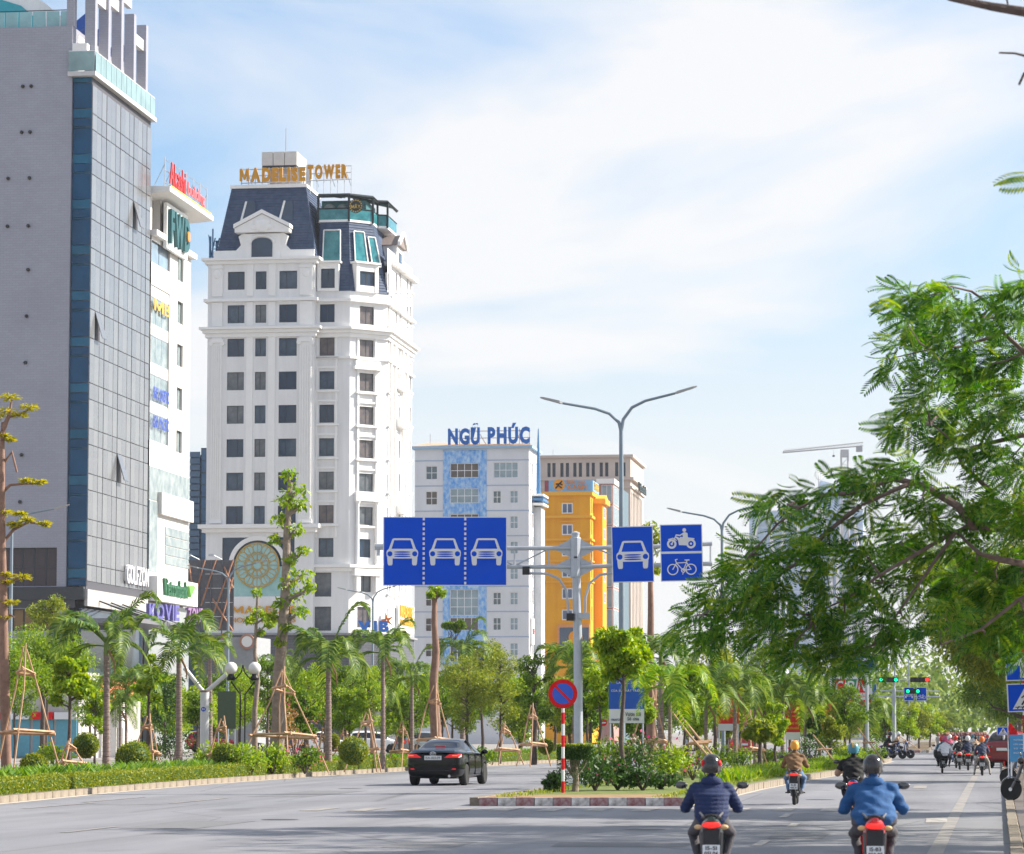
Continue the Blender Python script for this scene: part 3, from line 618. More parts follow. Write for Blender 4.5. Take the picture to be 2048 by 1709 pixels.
def hotel_tower():
    B = Bld('ornate_hotel_tower', 'ornate white hotel tower with slate mansard roof and gold rooftop lettering', 410, 330)
    r = B.root; SLATE = mat('roof_slate', (.045, .07, .13), .65, col2=(.08, .11, .175), scale=2, spec=.25)
    X = lambda px, y=0.: B.solve(px, 'x', y); Z = B.z
    yb = 1.2; p2 = X(625); p3 = X(697, yb); cw = 3.3
    P = [(0, 0), (p2, 0), (p2, yb), (p3, yb), (p3+cw, yb+cw), (p3+cw, yb+cw+15.6), (0, 21)]
    zc = Z(517); zcm = Z(584)            # wall heads: bay, main
    rows = [(545 + 66.9*k, 581 + 66.9*k) for k in range(8)]
    # bay front
    H = []
    for a, b in rows:
        for c0, c1, sp in ((450, 484, .62), (506, 528, .45), (554, 590, .38)):
            H.append((X(c0), X(c1), Z(b), Z(a), sp))
    arch = (X(443), X(588), Z(1194), Z(1076))
    low = [(X(560), X(583), Z(1262), Z(1214))]
    bw = MB(); facade(bw, 0, p2, 0, zc, [h[:4] for h in H] + [arch] + low, .25)
    bw.quad((p2, 0, 0), (p2, yb, 0), (p2, yb, zc), (p2, 0, zc)); bw.quad((0, 0, 0), (0, 0, zc), (0, 21, zc), (0, 21, 0)); bw.quad((p2, yb, zcm), (p2, 14, zcm), (p2, 14, zc), (p2, yb, zc))
    # main front
    H2 = [(X(636, yb), X(666, yb), Z(b - (2 if k else 3)), Z(a - (2 if k else 2))) for k, (a, b) in enumerate(rows) if k] + [(X(636, yb), X(666, yb), Z(1115), Z(1077)), (X(624.5, yb)+.05, X(662, yb), Z(1194), Z(1146)), (X(624.5, yb)+.05, X(662, yb), Z(1262), Z(1214))]
    bw.M = Matrix.Translation((0, yb, 0)); facade(bw, p2, p3, 0, zcm, H2, .25)
    # chamfered corner
    CM = Matrix.Translation((p3, yb, 0)) @ Matrix.Rotation(R(45), 4, 'Z'); cl = cw*math.sqrt(2)
    fx = lambda px: (px - 697) / 65 * cl
    H3 = [(fx(714), fx(739), Z(b+1, 16, 2.5), Z(a+1, 16, 2.5)) for k, (a, b) in enumerate(rows) if k] + [(fx(714), fx(735), Z(1115), Z(1078)), (fx(712), fx(736), Z(1184), Z(1147)), (fx(712), fx(735), Z(1255), Z(1214))]
    bw.M = CM; facade(bw, 0, cl, 0, zcm, H3, .25)
    # street side
    SM = side_M(p3+cw, yb+cw); H4 = []
    cols = [(.25, .9), (5.0, 5.9), (7.4, 8.3), (12.2, 13.0), (14.2, 15.0)]
    for k, (a, b) in enumerate(rows):
        for c0, c1 in cols: H4.append((c0, c1, Z(b+2, 18, 5+c0), Z(a+2, 18, 5+c0)))
    for k in range(3):
        for c0, c1 in cols[:3]: H4.append((c0, c1, Z(1117+k*69, 18, 5+c0), Z(1079+k*69, 18, 5+c0)))
    bw.M = SM; facade(bw, 0, 15.6, 0, Z(517, 18, 12), H4, .25)
    bw.M = None; bw.quad((0, 21, 0), (0, 21, zc), (p3+cw, yb+cw+15.6, zc), (p3+cw, yb+cw+15.6, 0))
    bw.quad((0, .3, zc - .3), (p2, .3, zc - .3), (p2, 21, zc-.3), (0, 21, zc-.3)); bw.quad(*[(x, y, zcm-.2) for x, y in P[2:6]], (p2, 20, zcm - .2))
    B.part('wall', bw, WHITE)
    gv = [GLASSD, glassmat('window_glass_b', (.05, .07, .09), col2=(.22, .23, .24), scale=.55), glassmat('window_glass_c', (.03, .055, .09), col2=(.10, .14, .19), scale=.8), glassmat('curtained_glass', (.09, .085, .10), .12, col2=(.20, .17, .16), scale=1.2)]
    for i, h in enumerate(H): window(r, I4, *h[:4], 2, 1, gm=random.choice(gv[:3]+gv[:1]), split=h[4])
    for i, h in enumerate(low): window(r, I4, *h, 1, 1)
    for i, h in enumerate(H2): window(r, Matrix.Translation((0, yb, 0)), *h, 2 if i < 8 else 1, 1, gm=random.choice(gv))
    for i, h in enumerate(H3): window(r, CM, *h, 2, 1, gm=random.choice(gv+gv[3:]))
    for i, h in enumerate(H4): window(r, SM, *h, 1 if i % 5 else 1, 1, gm=random.choice(gv))
    # pilasters with flutes and capitals
    zA, zB = Z(1048), Z(676)
    for a, b in ((419, 440), (596, 621)):
        m_ = MB(); x0, x1 = X(a), X(b); m_.box(x0, x1, -.16, .02, zA, zB); n = 5
        for i in range(n): c = x0 + (x1-x0)*(i+.5)/n; m_.box(c-.06, c+.06, -.24, -.15, zA+.5, zB-.9)
        m_.box(x0-.12, x1+.12, -.34, 0, zB-.55, zB-.2)
        m_.tube([(x0-.05, -.30, zB-.62), (x0-.05, .0, zB-.62)], .24, 10); m_.tube([(x1+.05, -.30, zB-.62), (x1+.05, .0, zB-.62)], .24, 10); m_.box(x0-.1, x1+.1, -.28, 0, zA, zA+.35)
        B.part('pilaster', m_, WTRIM)
        m_ = MB(); m_.box(x0, x1, -.14, .02, Z(594), Z(527)); m_.ball(((x0+x1)/2, -.16, Z(549)), (.42, .14, .5), 10, 6); m_.box(x0-.1, x1+.1, -.24, 0, Z(539), Z(534)); B.part('pilaster', m_, WTRIM)
        B.part('pilaster', MB().box(x0, x1, -.13, .02, Z(654), Z(606)), WTRIM)
    for a, b in ((489, 502), (533, 547)):
        B.part('pilaster', MB().box(X(a), X(b), -.13, .02, Z(1048), Z(676)), WTRIM)
        for u, w in ((594, 527), (654, 606)): B.part('pilaster', MB().box(X(a), X(b), -.11, .02, Z(u), Z(w)), WTRIM)
    # pilasters of the chamfer and street side
    m_ = MB(); m_.M = SM
    for y in (1.6, 4.2, 8.9, 11.4): m_.box(y, y+.55, -.22, .02, Z(1192), Z(676))
    B.part('pilaster', m_, WTRIM)
    # cornices
    for z0, z1, d in ((523, 518, .6), (530, 523, .3), (605, 599, .38), (661, 656, .75), (668, 661, .45), (676, 668, .22)):
        if z0 < 540: q = [(0, 0), (p2, 0), (p2, 8), (0, 8)]
        else: q = P
        B.part('cornice', band(q, d, Z(z0), Z(z1)-.01), WTRIM)
    q = [(0, 0), (p2, 0), (p2, 2), (0, 2)]
    for z0, z1, d in ((1058, 1050, .7), (1066, 1058, .35)): B.part('cornice', band(q, d, Z(z0), Z(z1)-.01), WTRIM)
    qm = [(p2+.3, yb), (p3, yb), (p3+cw, yb+cw), (p3+cw, 20), (p2+.3, 20)]
    for z0, z1, d in ((1136, 1130, .55), (1144, 1136, .25), (719, 714, .3)): B.part('cornice', band(qm, d, Z(z0), Z(z1)-.01), WTRIM)
    qs = [(p3+cw-2, yb+cw+3), (p3+cw, yb+cw+3), (p3+cw, yb+cw+15.6), (p3+cw-2, yb+cw+15.6)]
    B.part('cornice', band(qs, .6, Z(535, 18, 8), Z(526, 18, 8)), WTRIM)
    # window surrounds, sills and aprons in the set-back bays
    for k in range(1, 8):
        if k < 2: continue
        b_ = rows[k][1]
        for M_, h in ((Matrix.Translation((0, yb, 0)), H2[k-1]), (CM, H3[k-1])):
            m_ = MB(); m_.M = M_; x0, x1, z0, z1 = h
            m_.box(x0-.5, x1+.5, -.3, .02, z0-.30, z0-.12); m_.box(x0-.35, x0-.15, -.18, .02, z0-1.45, z0-.31); m_.box(x1+.15, x1+.35, -.18, .02, z0-1.45, z0-.31)
            m_.box(x0-.32, x0-.1, -.1, .02, z0-.11, z1+.3); m_.box(x1+.1, x1+.32, -.1, .02, z0-.11, z1+.3); m_.box(x0-.4, x1+.4, -.14, .02, z1+.31, z1+.5)
            B.part('window_surround', m_, WTRIM)
    for h in H4:
        m_ = MB(); m_.M = SM; m_.box(h[0]-.25, h[1]+.25, -.25, .02, h[2]-.3, h[2]-.12); m_.box(h[0]-.1, h[1]+.1, -.12, .02, h[2]-.7, h[2]-.31); B.part('window_surround', m_, WTRIM)
    m_ = MB(); m_.M = SM
    zq = Z(775, 18, 10); m_.box(4.6, 8.7, -.7, .02, zq-.3, zq); m_.prism([(4.9, -.6, zq), (8.4, -.6, zq), (8.0, -.6, zq+1.4), (6.6, -.6, zq+2.1), (5.3, -.6, zq+1.4)], (0, .6, 0)); B.part('balcony_arch', m_, WTRIM)
    for pz in (838, 1010): m_ = MB(); m_.M = SM; m_.box(4.4, 8.8, -.8, .02, Z(pz, 18, 10)-.9, Z(pz, 18, 10)); B.part('balcony', m_, WTRIM)
    x0, x1 = fx(706), fx(746)
    for a_ in ((x0-.1, x1+.1, -.35, .02, Z(722)-.6, Z(722)), (x0-.35, x1+.35, -.5, .02, Z(722)-.9, Z(722)-.61), (x0, x1, -.4, .02, Z(985)-.9, Z(985)), (x0-.3, x1+.3, -.6, .02, Z(1152), Z(1152)+.7), (x0, x0+.5, -.5, .02, Z(1152)-1.6, Z(1152)), (x1-.5, x1, -.5, .02, Z(1152)-1.6, Z(1152))):
        m_ = MB(); m_.M = CM; m_.box(*a_); B.part('bay_hood', m_, WTRIM)
    for xx in (x0+.25, x1-.25):
        m_ = MB(); m_.M = CM; m_.lathe([(.26, Z(1128)), (.2, Z(1126)), (.17, Z(1010)), (.2, Z(1008)), (.34, Z(1003))], 10, (xx, -.22, 0)); B.part('column', m_, WTRIM, smooth=True)
    # mansard over the bay
    zt = Z(372); a, b_, c, d = (X(424), .35, zc), (X(625), .35, zc), (X(605, 2), 2.2, zt), (X(456, 2), 2.2, zt)
    m_ = MB(); shingles(m_, a, b_, c, d, 26)
    e, f = (b_[0], 14, zc), (c[0], 9.5, zt); shingles(m_, b_, e, f, c, 26); g0, g1 = (a[0], 14, zc), (d[0], 9.5, zt); shingles(m_, g0, a, d, g1, 26); shingles(m_, e, g0, g1, f, 26)
    m_.quad(c, f, g1, d); m_.quad(a, b_, e, g0)
    roof = B.part('mansard_roof', m_, SLATE)
    B.part('roof_curb', MB().box(d[0]-.15, c[0]+.15, 2.0, 9.7, zt, zt+.35), WTRIM, roof)
    B.part('parapet', MB().box(X(421), X(468), .05, .3, zc-.02, zc+.75).box(X(575), X(624), .05, .3, zc-.02, zc+.75), WTRIM)
    wy = lambda py: .35 + (2.2-.35)*(Z(py)-zc)/(zt-zc)
    for px0, px1 in ((472, 500), (550, 576)):
        m_ = MB(); m_.prism([(X(px0), wy(440)-.12, Z(440)), (X(px1), wy(440)-.12, Z(440)), (X(px1-2), wy(400)-.12, Z(400)), (X(px0+7), wy(400)-.12, Z(400))], (0, .2, 0)); w_ = B.part('roof_window', m_, GLASSD, roof)
        B.part('jamb', MB().bar((X(px0-1), wy(440)-.2, Z(440)), (X(px0+7), wy(400)-.2, Z(400)), .16), WTRIM, roof)
    # pedimented dormer
    dm = B.part('dormer', MB().box(X(485), X(556), -.1, 3, zc, Z(470)), WTRIM)
    x0, x1, xm = X(465), X(575), X(520); zp = Z(468)
    m_ = MB(); m_.prism([(x0, -.5, zp), (x1, -.5, zp), (x1, -.5, zp+.4), (xm, -.5, Z(432)), (x0, -.5, zp+.4)], (0, 3.6, 0)); B.part('pediment', m_, WTRIM, dm)
    m_ = MB()
    for s_ in (-1, 1): xe = x0-.1 if s_ < 0 else x1+.1; m_.prism([(xe, -.7, zp+.42), (xm, -.7, Z(431)), (xm, -.7, Z(431)+.4), (xe, -.7, zp+.82)], (0, 3.9, 0))
    B.part('raking_cornice', m_, WTRIM, dm)
    m_ = MB(); m_.ball((xm, -.55, Z(455)), (.75, .16, .7), 12, 8)
    for s_ in (-1, 1): m_.ball((xm+s_*.8, -.53, Z(458)), (.45, .12, .3), 8, 6); m_.ball((xm+s_*.55, -.53, Z(448)), (.3, .12, .35), 8, 6)
    B.part('carved_crest', m_, WTRIM, dm, True)
    for s_ in (-1, 1):
        xe = X(485) if s_ < 0 else X(556); m_ = MB()
        m_.prism([(xe, .1, zc), (xe+s_*1.0, .1, zc), (xe+s_*1.05, .1, zc+.7), (xe+s_*.5, .1, zc+1.3), (xe+s_*.75, .1, zc+2.2), (xe+s_*.3, .1, zc+2.5), (xe, .1, zc+2.5)], (0, .5, 0)); B.part('scroll', m_, WTRIM, dm)
    xa, xb_ = X(498), X(540); za = Z(526); zs = Z(489); pts = [(xa, za), (xb_, za)] + [(xm*.0 + (xa+xb_)/2 + (xb_-xa)/2*math.cos(t), zs + (Z(478)-zs)*math.sin(t)) for t in np.linspace(0, math.pi, 9)]
    m_ = MB().prism([(x, -.16, z) for x, z in pts], (0, .05, 0)); B.part('arched_window', m_, GLASSD, dm)
    c_ = (xa+xb_)/2; m_ = MB()
    for t0, t1 in zip(np.linspace(0, math.pi, 9)[:-1], np.linspace(0, math.pi, 9)[1:]): m_.bar((c_+(xb_-xa)/2*1.14*math.cos(t0), -.2, zs+(Z(476)-zs)*1.2*math.sin(t0)), (c_+(xb_-xa)/2*1.14*math.cos(t1), -.2, zs+(Z(476)-zs)*1.2*math.sin(t1)), .2)
    B.part('arch_moulding', m_, WTRIM, dm)
    # mansard of the set-back part
    zm1 = Z(441); ins = 1.7; Q0 = [(p2, yb), (p3, yb), (p3+cw, yb+cw), (p3+cw, yb+cw+3.0)]; Q1 = [(p2, yb+ins), (p3-.5, yb+ins), (p3+cw-ins, yb+cw+.4), (p3+cw-ins, yb+cw+3.0)]
    m_ = MB()
    for i in range(3): shingles(m_, (*Q0[i], zcm), (*Q0[i+1], zcm), (*Q1[i+1], zm1), (*Q1[i], zm1), 25)
    m_.quad(*[(x, y, zm1) for x, y in Q1], (p2, 18, zm1)); m_.quad((*Q0[3], zcm), (p3+cw, 19, zcm), (p3+cw-ins, 19, zm1), (*Q1[3], zm1))
    rf2 = B.part('mansard_roof', m_, SLATE)
    teal = glassmat('teal_glass', (.012, .13, .16), .06, .5, col2=(.06, .27, .29), scale=1.2)
    def roofwin(i, f0, f1, py0, py1):
        def pt(f, py):
            k = (Z(py)-zcm)/(zm1-zcm); p = Vector(Q0[i]).lerp(Vector(Q0[i+1]), f).lerp(Vector(Q1[i]).lerp(Vector(Q1[i+1]), f), k); return Vector((p.x, p.y, Z(py)))
        n_ = (pt(1, py0)-pt(0, py0)).cross(pt(0, py1)-pt(0, py0)).normalized(); poly = [pt(f0, py0)+n_*.1, pt(f1, py0)+n_*.1, pt(f1, py1)+n_*.1, pt(f0, py1)+n_*.1]
        m_ = MB().prism(poly, n_*.08); w_ = B.part('roof_window', m_, teal, rf2)
        f_ = MB()
        for k in range(4): f_.bar(poly[k]+n_*.12, poly[(k+1) % 4]+n_*.12, .1)
        B.part('frame', f_, WTRIM, rf2)
    roofwin(0, .15, .72, 524, 459); roofwin(1, .15, .55, 526, 461); roofwin(1, .68, .95, 530, 470)
    for M_, x0, x1, py0, py1 in ((Matrix.Translation((0, yb, 0)), X(639, yb), X(667, yb), 578, 540), (CM, fx(711), fx(738), 571, 543)):
        m_ = MB(); m_.M = M_; m_.box(x0-.4, x0, -.3, 1.4, zcm, Z(528)); m_.box(x1, x1+.4, -.3, 1.4, zcm, Z(528)); m_.box(x0-.6, x1+.6, -.5, 1.5, Z(528)+.01, Z(524)); m_.box(x0, x1, -.25, 1.4, Z(py1)+.02, Z(528)-.01); m_.box(x0, x1, -.25, 1.4, zcm, Z(py0)-.02)
        B.part('dormer', m_, WTRIM); window(r, M_, x0, x1, Z(py0), Z(py1), 2, 1, depth=-.1)
    # roof terrace: teal balustrade, glass canopy on dark frame
    DK = mat('terrace_steel', (.02, .03, .035), .5, .3); T1 = [(p2-.2, yb+ins-.1), (p3-.45, yb+ins-.1), (p3+cw-ins+.1, yb+cw+.3), (p3+cw-ins+.1, yb+cw+3), (p3+cw-.6, yb+cw+3.4), (p3+cw-.6, yb+cw+9)]
    zf, zh, zc2, = zm1+.05, Z(415), Z(388)
    B.part('terrace_edge', MB().prism([(x, y, zm1) for x, y in T1] + [(p2-.2, yb+cw+9, zm1)], (0, 0, .25)), WTRIM)
    for i in range(5):
        a_, b2 = Vector((*T1[i], 0)), Vector((*T1[i+1], 0))
        n = max(1, int((b2-a_).length/1.3))
        for k in range(n):
            u, w = a_.lerp(b2, k/n), a_.lerp(b2, (k+1)/n); m_ = MB().prism([(u.x, u.y, zf+.2), (w.x, w.y, zf+.2), (w.x, w.y, zh), (u.x, u.y, zh)], ((b2-a_).normalized().yxz*Vector((1, -1, 0)))*-.04); B.part('balustrade_pane', m_, teal)
        B.part('terrace_post', MB().box(a_.x-.1, a_.x+.1, a_.y-.1, a_.y+.1, zf, zc2), DK)
        B.part('terrace_rail', MB().bar((a_.x, a_.y, zh+.05), (b2.x, b2.y, zh+.05), .1), DK); B.part('canopy_beam', MB().bar((a_.x, a_.y, zc2), (b2.x, b2.y, zc2), .3), DK)
    cen = Vector((p2+1.5, yb+9, zc2+.9))
    for i in range(5):
        a_, b2 = Vector((*T1[i], zc2+.1)), Vector((*T1[i+1], zc2+.1)); n = max(1, int((b2-a_).length/1.2))
        for k in range(n):
            u, w = a_.lerp(b2, k/n), a_.lerp(b2, (k+1)/n); m_ = MB().prism([u, w, w.lerp(cen, .8), u.lerp(cen, .8)], (0, 0, .06)); B.part('canopy_pane', m_, teal); B.part('canopy_rafter', MB().bar(u, u.lerp(cen, .8), .1), DK)
    B.part('terrace_room', MB().box(p2-.2, p3+1.0, yb+3.4, yb+9, zf+.2, zc2-.25), mat('terrace_dark', (.02, .10, .11), .4, col2=(.08, .25, .26), scale=3))
    for x, y in ((p2+.8, yb+2.6), (p2+2.1, yb+2.8), (p2+3.2, yb+2.6)): B.part('terrace_shrub', MB().ball((x, y, zh+.2), (.6, .5, .5), 8, 6), mat('grey_shrub', (.25, .28, .26), .9))
    xs_ = X(710, 3); m_ = MB().lathe([(.01, 0), (.72, 0), (.72, .12), (.01, .12)], 20, (xs_, yb+ins-.5, Z(411)), 'y'); sg = B.part('round_sign', m_, DK)
    letters('MÂY', .95, .45, mat('gold_letters', (.55, .36, .05), .4), sg, (xs_-.48, yb+ins-.52, Z(416)), depth=.05, bold=.02)
    m_ = MB()
    for t in np.linspace(0, 2*math.pi, 16, endpoint=False): m_.box(xs_+.6*math.cos(t)-.06, xs_+.6*math.cos(t)+.06, yb+ins-.54, yb+ins-.49, Z(411)+.6*math.sin(t)-.06, Z(411)+.6*math.sin(t)+.06)
    B.part('sign_ring', m_, MATS['gold_letters'], sg)
    # street-side dormer
    m_ = MB(); m_.M = SM; z0 = Z(530, 18, 8); z1 = Z(488, 18, 8); m_.box(4.6, 8.4, -.2, 2.2, z0, z1); B.part('dormer', m_, WTRIM)
    m_ = MB(); m_.M = SM; m_.prism([(4.1, -.5, z1), (8.9, -.5, z1), (6.5, -.5, Z(463, 18, 8))], (0, 3, 0)); B.part('pediment', m_, mat('sunlit_slate_tint', (.22, .18, .17), .7))  # roof slate again, its sunlit brownish tone put into the colour
    m_ = MB(); m_.M = SM; zt_ = Z(463, 18, 8)
    for s_ in (-1, 1): m_.prism([(6.5+s_*2.6, -.7, z1-.1), (6.5, -.7, zt_), (6.5, -.7, zt_+.4), (6.5+s_*2.6, -.7, z1+.3)], (0, .3, 0))
    B.part('raking_cornice', m_, WTRIM); window(r, SM, 5.6, 7.4, z0+.3, z1-.6, 1, 1, depth=-.25)
    # rooftop plant, mast and gold letters
    zp0 = Z(328); B.part('plant_room', MB().box(X(517), X(583), 4, 7.4, zt+.3, zp0), mat('plant_grey', (.40, .41, .44), .6, scale=2))
    wtb = mat('tank_panel', (.58, .57, .55), .6, scale=2)
    for i in range(3): B.part('tank_panel', MB().box(X(503)+(X(574)-X(503))*i/3+.03, X(503)+(X(574)-X(503))*(i+1)/3-.03, 3.2, 8.5, zp0+.25, Z(296)), wtb)
    B.part('tank_base', MB().box(X(504), X(573), 3.3, 8.4, zp0, zp0+.24), FRAMED)
    for i in range(3): B.part('tank_panel', MB().box(X(574)-.02, X(574)+.05, 3.25+i*1.75, 3.25+(i+1)*1.75-.05, zp0+.25, Z(296)), wtb)
    B.part('mast', MB().tube([(X(552), 3.4, Z(296)), (X(552), 3.4, Z(248))], [.06, .035], 6), STEEL)
    B.part('pipe_bundle', MB().tube([(X(594), 5, zt), (X(594), 5, Z(318))], .35, 8).tube([(X(589), 5, zt), (X(600), 5, Z(322))], .12, 6), STEEL)
    gold = mat('gold_sign', (.60, .27, .006), .4, var=.12, scale=2)
    letters('MADELISE', X(598)-X(465), Z(331)-Z(360), gold, r, (X(465), 1.9, Z(361)), (math.pi/2, 0, R(1.0)), .25, .065)
    letters('TOWER', X(691, 2)-X(610, 2), Z(327)-Z(356), gold, r, (X(610, 2), 2.1, Z(357)), (math.pi/2, 0, R(1.0)), .25, .065)
    fr = MB()
    for py in (334, 347, 361): fr.tube([(X(465), 2.3, Z(py)), (X(690), 2.5, Z(py-4))], .045, 4)
    for px in np.linspace(466, 690, 17): fr.tube([(X(px), 2.4, zt if px < 600 else Z(385)), (X(px), 2.4, Z(330))], .04, 4)
    for px in np.linspace(480, 680, 7): fr.tube([(X(px), 2.4, Z(345)), (X(px+4), 4.0, zt+.3)], .035, 4)
    B.part('letter_frame', fr, STEEL)
    # rose window
    xc, zc_, rr_ = X(514), Z(1132), (X(558)-X(470))/2
    pane_t = glassmat('pale_teal_glass', (.25, .46, .46), .2, .4, col2=(.38, .58, .56), scale=.8)
    x0, x1, z0, z1 = arch; B.part('arch_glass', MB().box(x0, x1, .2, .24, zc_-.1, z1), GLASSD); B.part('lower_panel', MB().box(x0, x1, .06, .24, z0, zc_-.12), pane_t)
    rs = B.part('rose_window', MB().lathe([(.01, -.12), (rr_, -.12), (rr_, .05), (.01, .05)], 40, (xc, 0, zc_), 'y'), pane_t)
    ring = MB()
    for r0, r1, y_ in ((rr_*1.12, rr_*1.32, -.05),): 
        n = 32; a_ = [(xc+r0*math.cos(t), y_, zc_+r0*math.sin(t)) for t in np.linspace(0, math.pi, n)]; b2 = [(xc+r1*math.cos(t), y_, zc_+r1*math.sin(t)) for t in np.linspace(0, math.pi, n)]
        for k in range(n-1): ring.prism([a_[k], a_[k+1], b2[k+1], b2[k]], (0, .28, 0))
    B.part('arch_ring', ring, WTRIM)
    lat = MB(); gl = mat('gold_lattice', (.50, .34, .10), .5)
    def circ(cx, cz, rad, w=.06, n=20): lat.tube([(cx+rad*math.cos(t), -.15, cz+rad*math.sin(t)) for t in np.linspace(0, 2*math.pi, n)], w, 4)
    circ(xc, zc_, rr_*.99, .07, 36); circ(xc, zc_, rr_*.2); circ(xc, zc_, rr_*.55, .05, 30)
    for k in range(12):
        t = k*math.pi/6; circ(xc+rr_*.76*math.cos(t), zc_+rr_*.76*math.sin(t), rr_*.21, .045, 12); circ(xc+rr_*.37*math.cos(t+.26), zc_+rr_*.37*math.sin(t+.26), rr_*.12, .035, 10)
        lat.tube([(xc+rr_*.2*math.cos(t), -.15, zc_+rr_*.2*math.sin(t)), (xc+rr_*math.cos(t), -.15, zc_+rr_*math.sin(t))], .035, 4)
    B.part('lattice', lat, gl, rs)
    letters('MADELISE', X(592)-X(464), .75, gold, r, (X(464), -.12, Z(1228)), depth=.1, bold=.01)
    letters('HOTEL & SUITES', X(592)-X(462), .5, gold, r, (X(462), -.12, Z(1246)), depth=.1, bold=.008)
    # bank sign on the corner, hotel lettering on the street side, stone base
    vib = letters('VIB', 3.2, 1.15, mat('sky_blue_letters', (.03, .16, .55), .4), r, tuple(CM @ Vector((fx(708), -.45, Z(1265)))), (math.pi/2, 0, R(20)), .25, .065)
    st = MB(); c0 = CM @ Vector((fx(759), -.4, Z(1240)))
    for k in range(5):
        t = R(90 + 72*k + 12); st.prism([(c0.x+.18*math.cos(t+1.2), c0.y, c0.z+.18*math.sin(t+1.2)), (c0.x+.85*math.cos(t), c0.y, c0.z+.85*math.sin(t)), (c0.x+.18*math.cos(t-1.2), c0.y, c0.z+.18*math.sin(t-1.2))], (0, .12, 0))
    B.part('star_emblem', st, mat('orange_emblem', (.75, .20, .03), .4))
    wb = MB(); wb.M = SM; wb.box(5.6, 15.4, -.35, .0, Z(1262, 18, 8), Z(1206, 18, 8)); B.part('sign_board', wb, WTRIM)
    letters('MADELISE', 8.0, 1.3, mat('amber_letters', (.72, .40, .02), .4), r, tuple(SM @ Vector((6.2, -.38, Z(1233, 18, 8)))), (math.pi/2, 0, math.pi/2), .1, .01); letters('HOMES & APARTMENT', 8.4, .65, MATS['amber_letters'], r, tuple(SM @ Vector((6.2, -.38, Z(1249, 18, 8)))), (math.pi/2, 0, math.pi/2), .1, .008)
    STN = tilemat('stone_base', (.10, .105, .125), (.05, .05, .06), .9, .28, .02)
    B.part('stone_base', band(P, .3, 0, Z(1271)), STN); B.part('stone_cornice', band(P, .6, Z(1271), Z(1267)), mat('stone_cornice', (.28, .28, .30), .8))
    # steel escape stair on the far side wall
    BL = mat('blue_steel', (.06, .14, .26), .5, .3); st = thing('escape_stair', 'narrow blue steel escape stair climbing the side of the ornate hotel tower', 'stair', r.location, B.rz)
    xs0, xs1 = X(407), -.1
    for y in (1.0, 4.0): MB().box(xs0, xs0+.2, y, y+.2, 0, Z(470)).build('post', BL, st)
    MB().box(X(413), X(413)+.12, 1.0, 1.15, Z(530), Z(455)).build('post', BL, st)
    k = 0; zz = Z(1262)
    while zz < Z(500):
        MB().box(xs0+.2, xs1, .95, 4.3, zz, zz+.14).build('landing', BL, st)
        y0_, y1_ = (1.1, 4.0) if k % 2 else (4.0, 1.1); m_ = MB(); m_.bar((xs0+.4, y0_, zz+.1), (xs0+.4, y1_, zz+3.4), .1); m_.bar((xs1-.1, y0_, zz+.1), (xs1-.1, y1_, zz+3.4), .1); m_.bar((xs0+.3, 1.0, zz+.2), (xs1-.1, 1.0, zz+3.3), .06); m_.bar((xs0+.3, 1.0, zz+1.1), (xs1, 1.0, zz+1.1), .05)
        for q in range(7): f_ = q/7; m_.box(xs0+.4, xs1-.1, y0_+(y1_-y0_)*f_, y0_+(y1_-y0_)*f_+.3, zz+.2+3.3*f_, zz+.24+3.3*f_)
        m_.build('flight', BL, st); zz += 3.4; k += 1
    return B
HT = hotel_tower()
# ================================================================== dark back of a billboard beside the hotel
def billboard_back():
    Y = 300; b = at(375, 1250, Y); o = thing('large_billboard', 'dark back of a large billboard on a rusty lattice, beside the hotel', 'billboard', (b.x, Y, 0))
    s = Y/FPX; w = (466-375)*s; z0, z1 = zat(1262, Y), zat(1120, Y); rust = mat('rusty_steel', (.30, .12, .06), .8, col2=(.42, .24, .16), scale=4)
    dk = mat('billboard_sheet', (.10, .105, .125), .6, var=.15)
    for i in range(4):
        for j in range(5): MB().box(w*i/4+.02, w*(i+1)/4-.02, .1, .16, z0+(z1-z0)*j/5+.02, z0+(z1-z0)*(j+1)/5-.02).build('sheet', dk, o)
    for i in range(5): MB().box(w*i/4-.06, w*i/4+.06, -.05, .09, 0 if i in (1, 3) else z0, z1).build('upright', dk, o)
    for a, c in (((0, .1), (.38, 1)), ((.3, .35), (.62, 1)), ((.02, .95), (.25, .1)), ((.55, .2), (1, 1)), ((.55, .45), (1, 0)), ((1, .75), (.7, .02)), ((.25, .2), (.5, 0)), ((.8, .9), (1, .6))):
        MB().bar((w*a[0], -.3, z0+(z1-z0)*a[1]), (w*c[0], -.15, z0+(z1-z0)*c[1]), .11).build('brace', rust, o)
    for x, y_ in ((.25, .98), (.75, .98)): MB().tube([(w*x, -.2, z1), (w*x-.8, -.6, z1+.4)], .05, 6).build('lamp_arm', STEEL, o); MB().box(w*x-1.2, w*x-.7, -.75, -.5, z1+.3, z1+.5).build('flood_lamp', STEEL, o)
billboard_back()
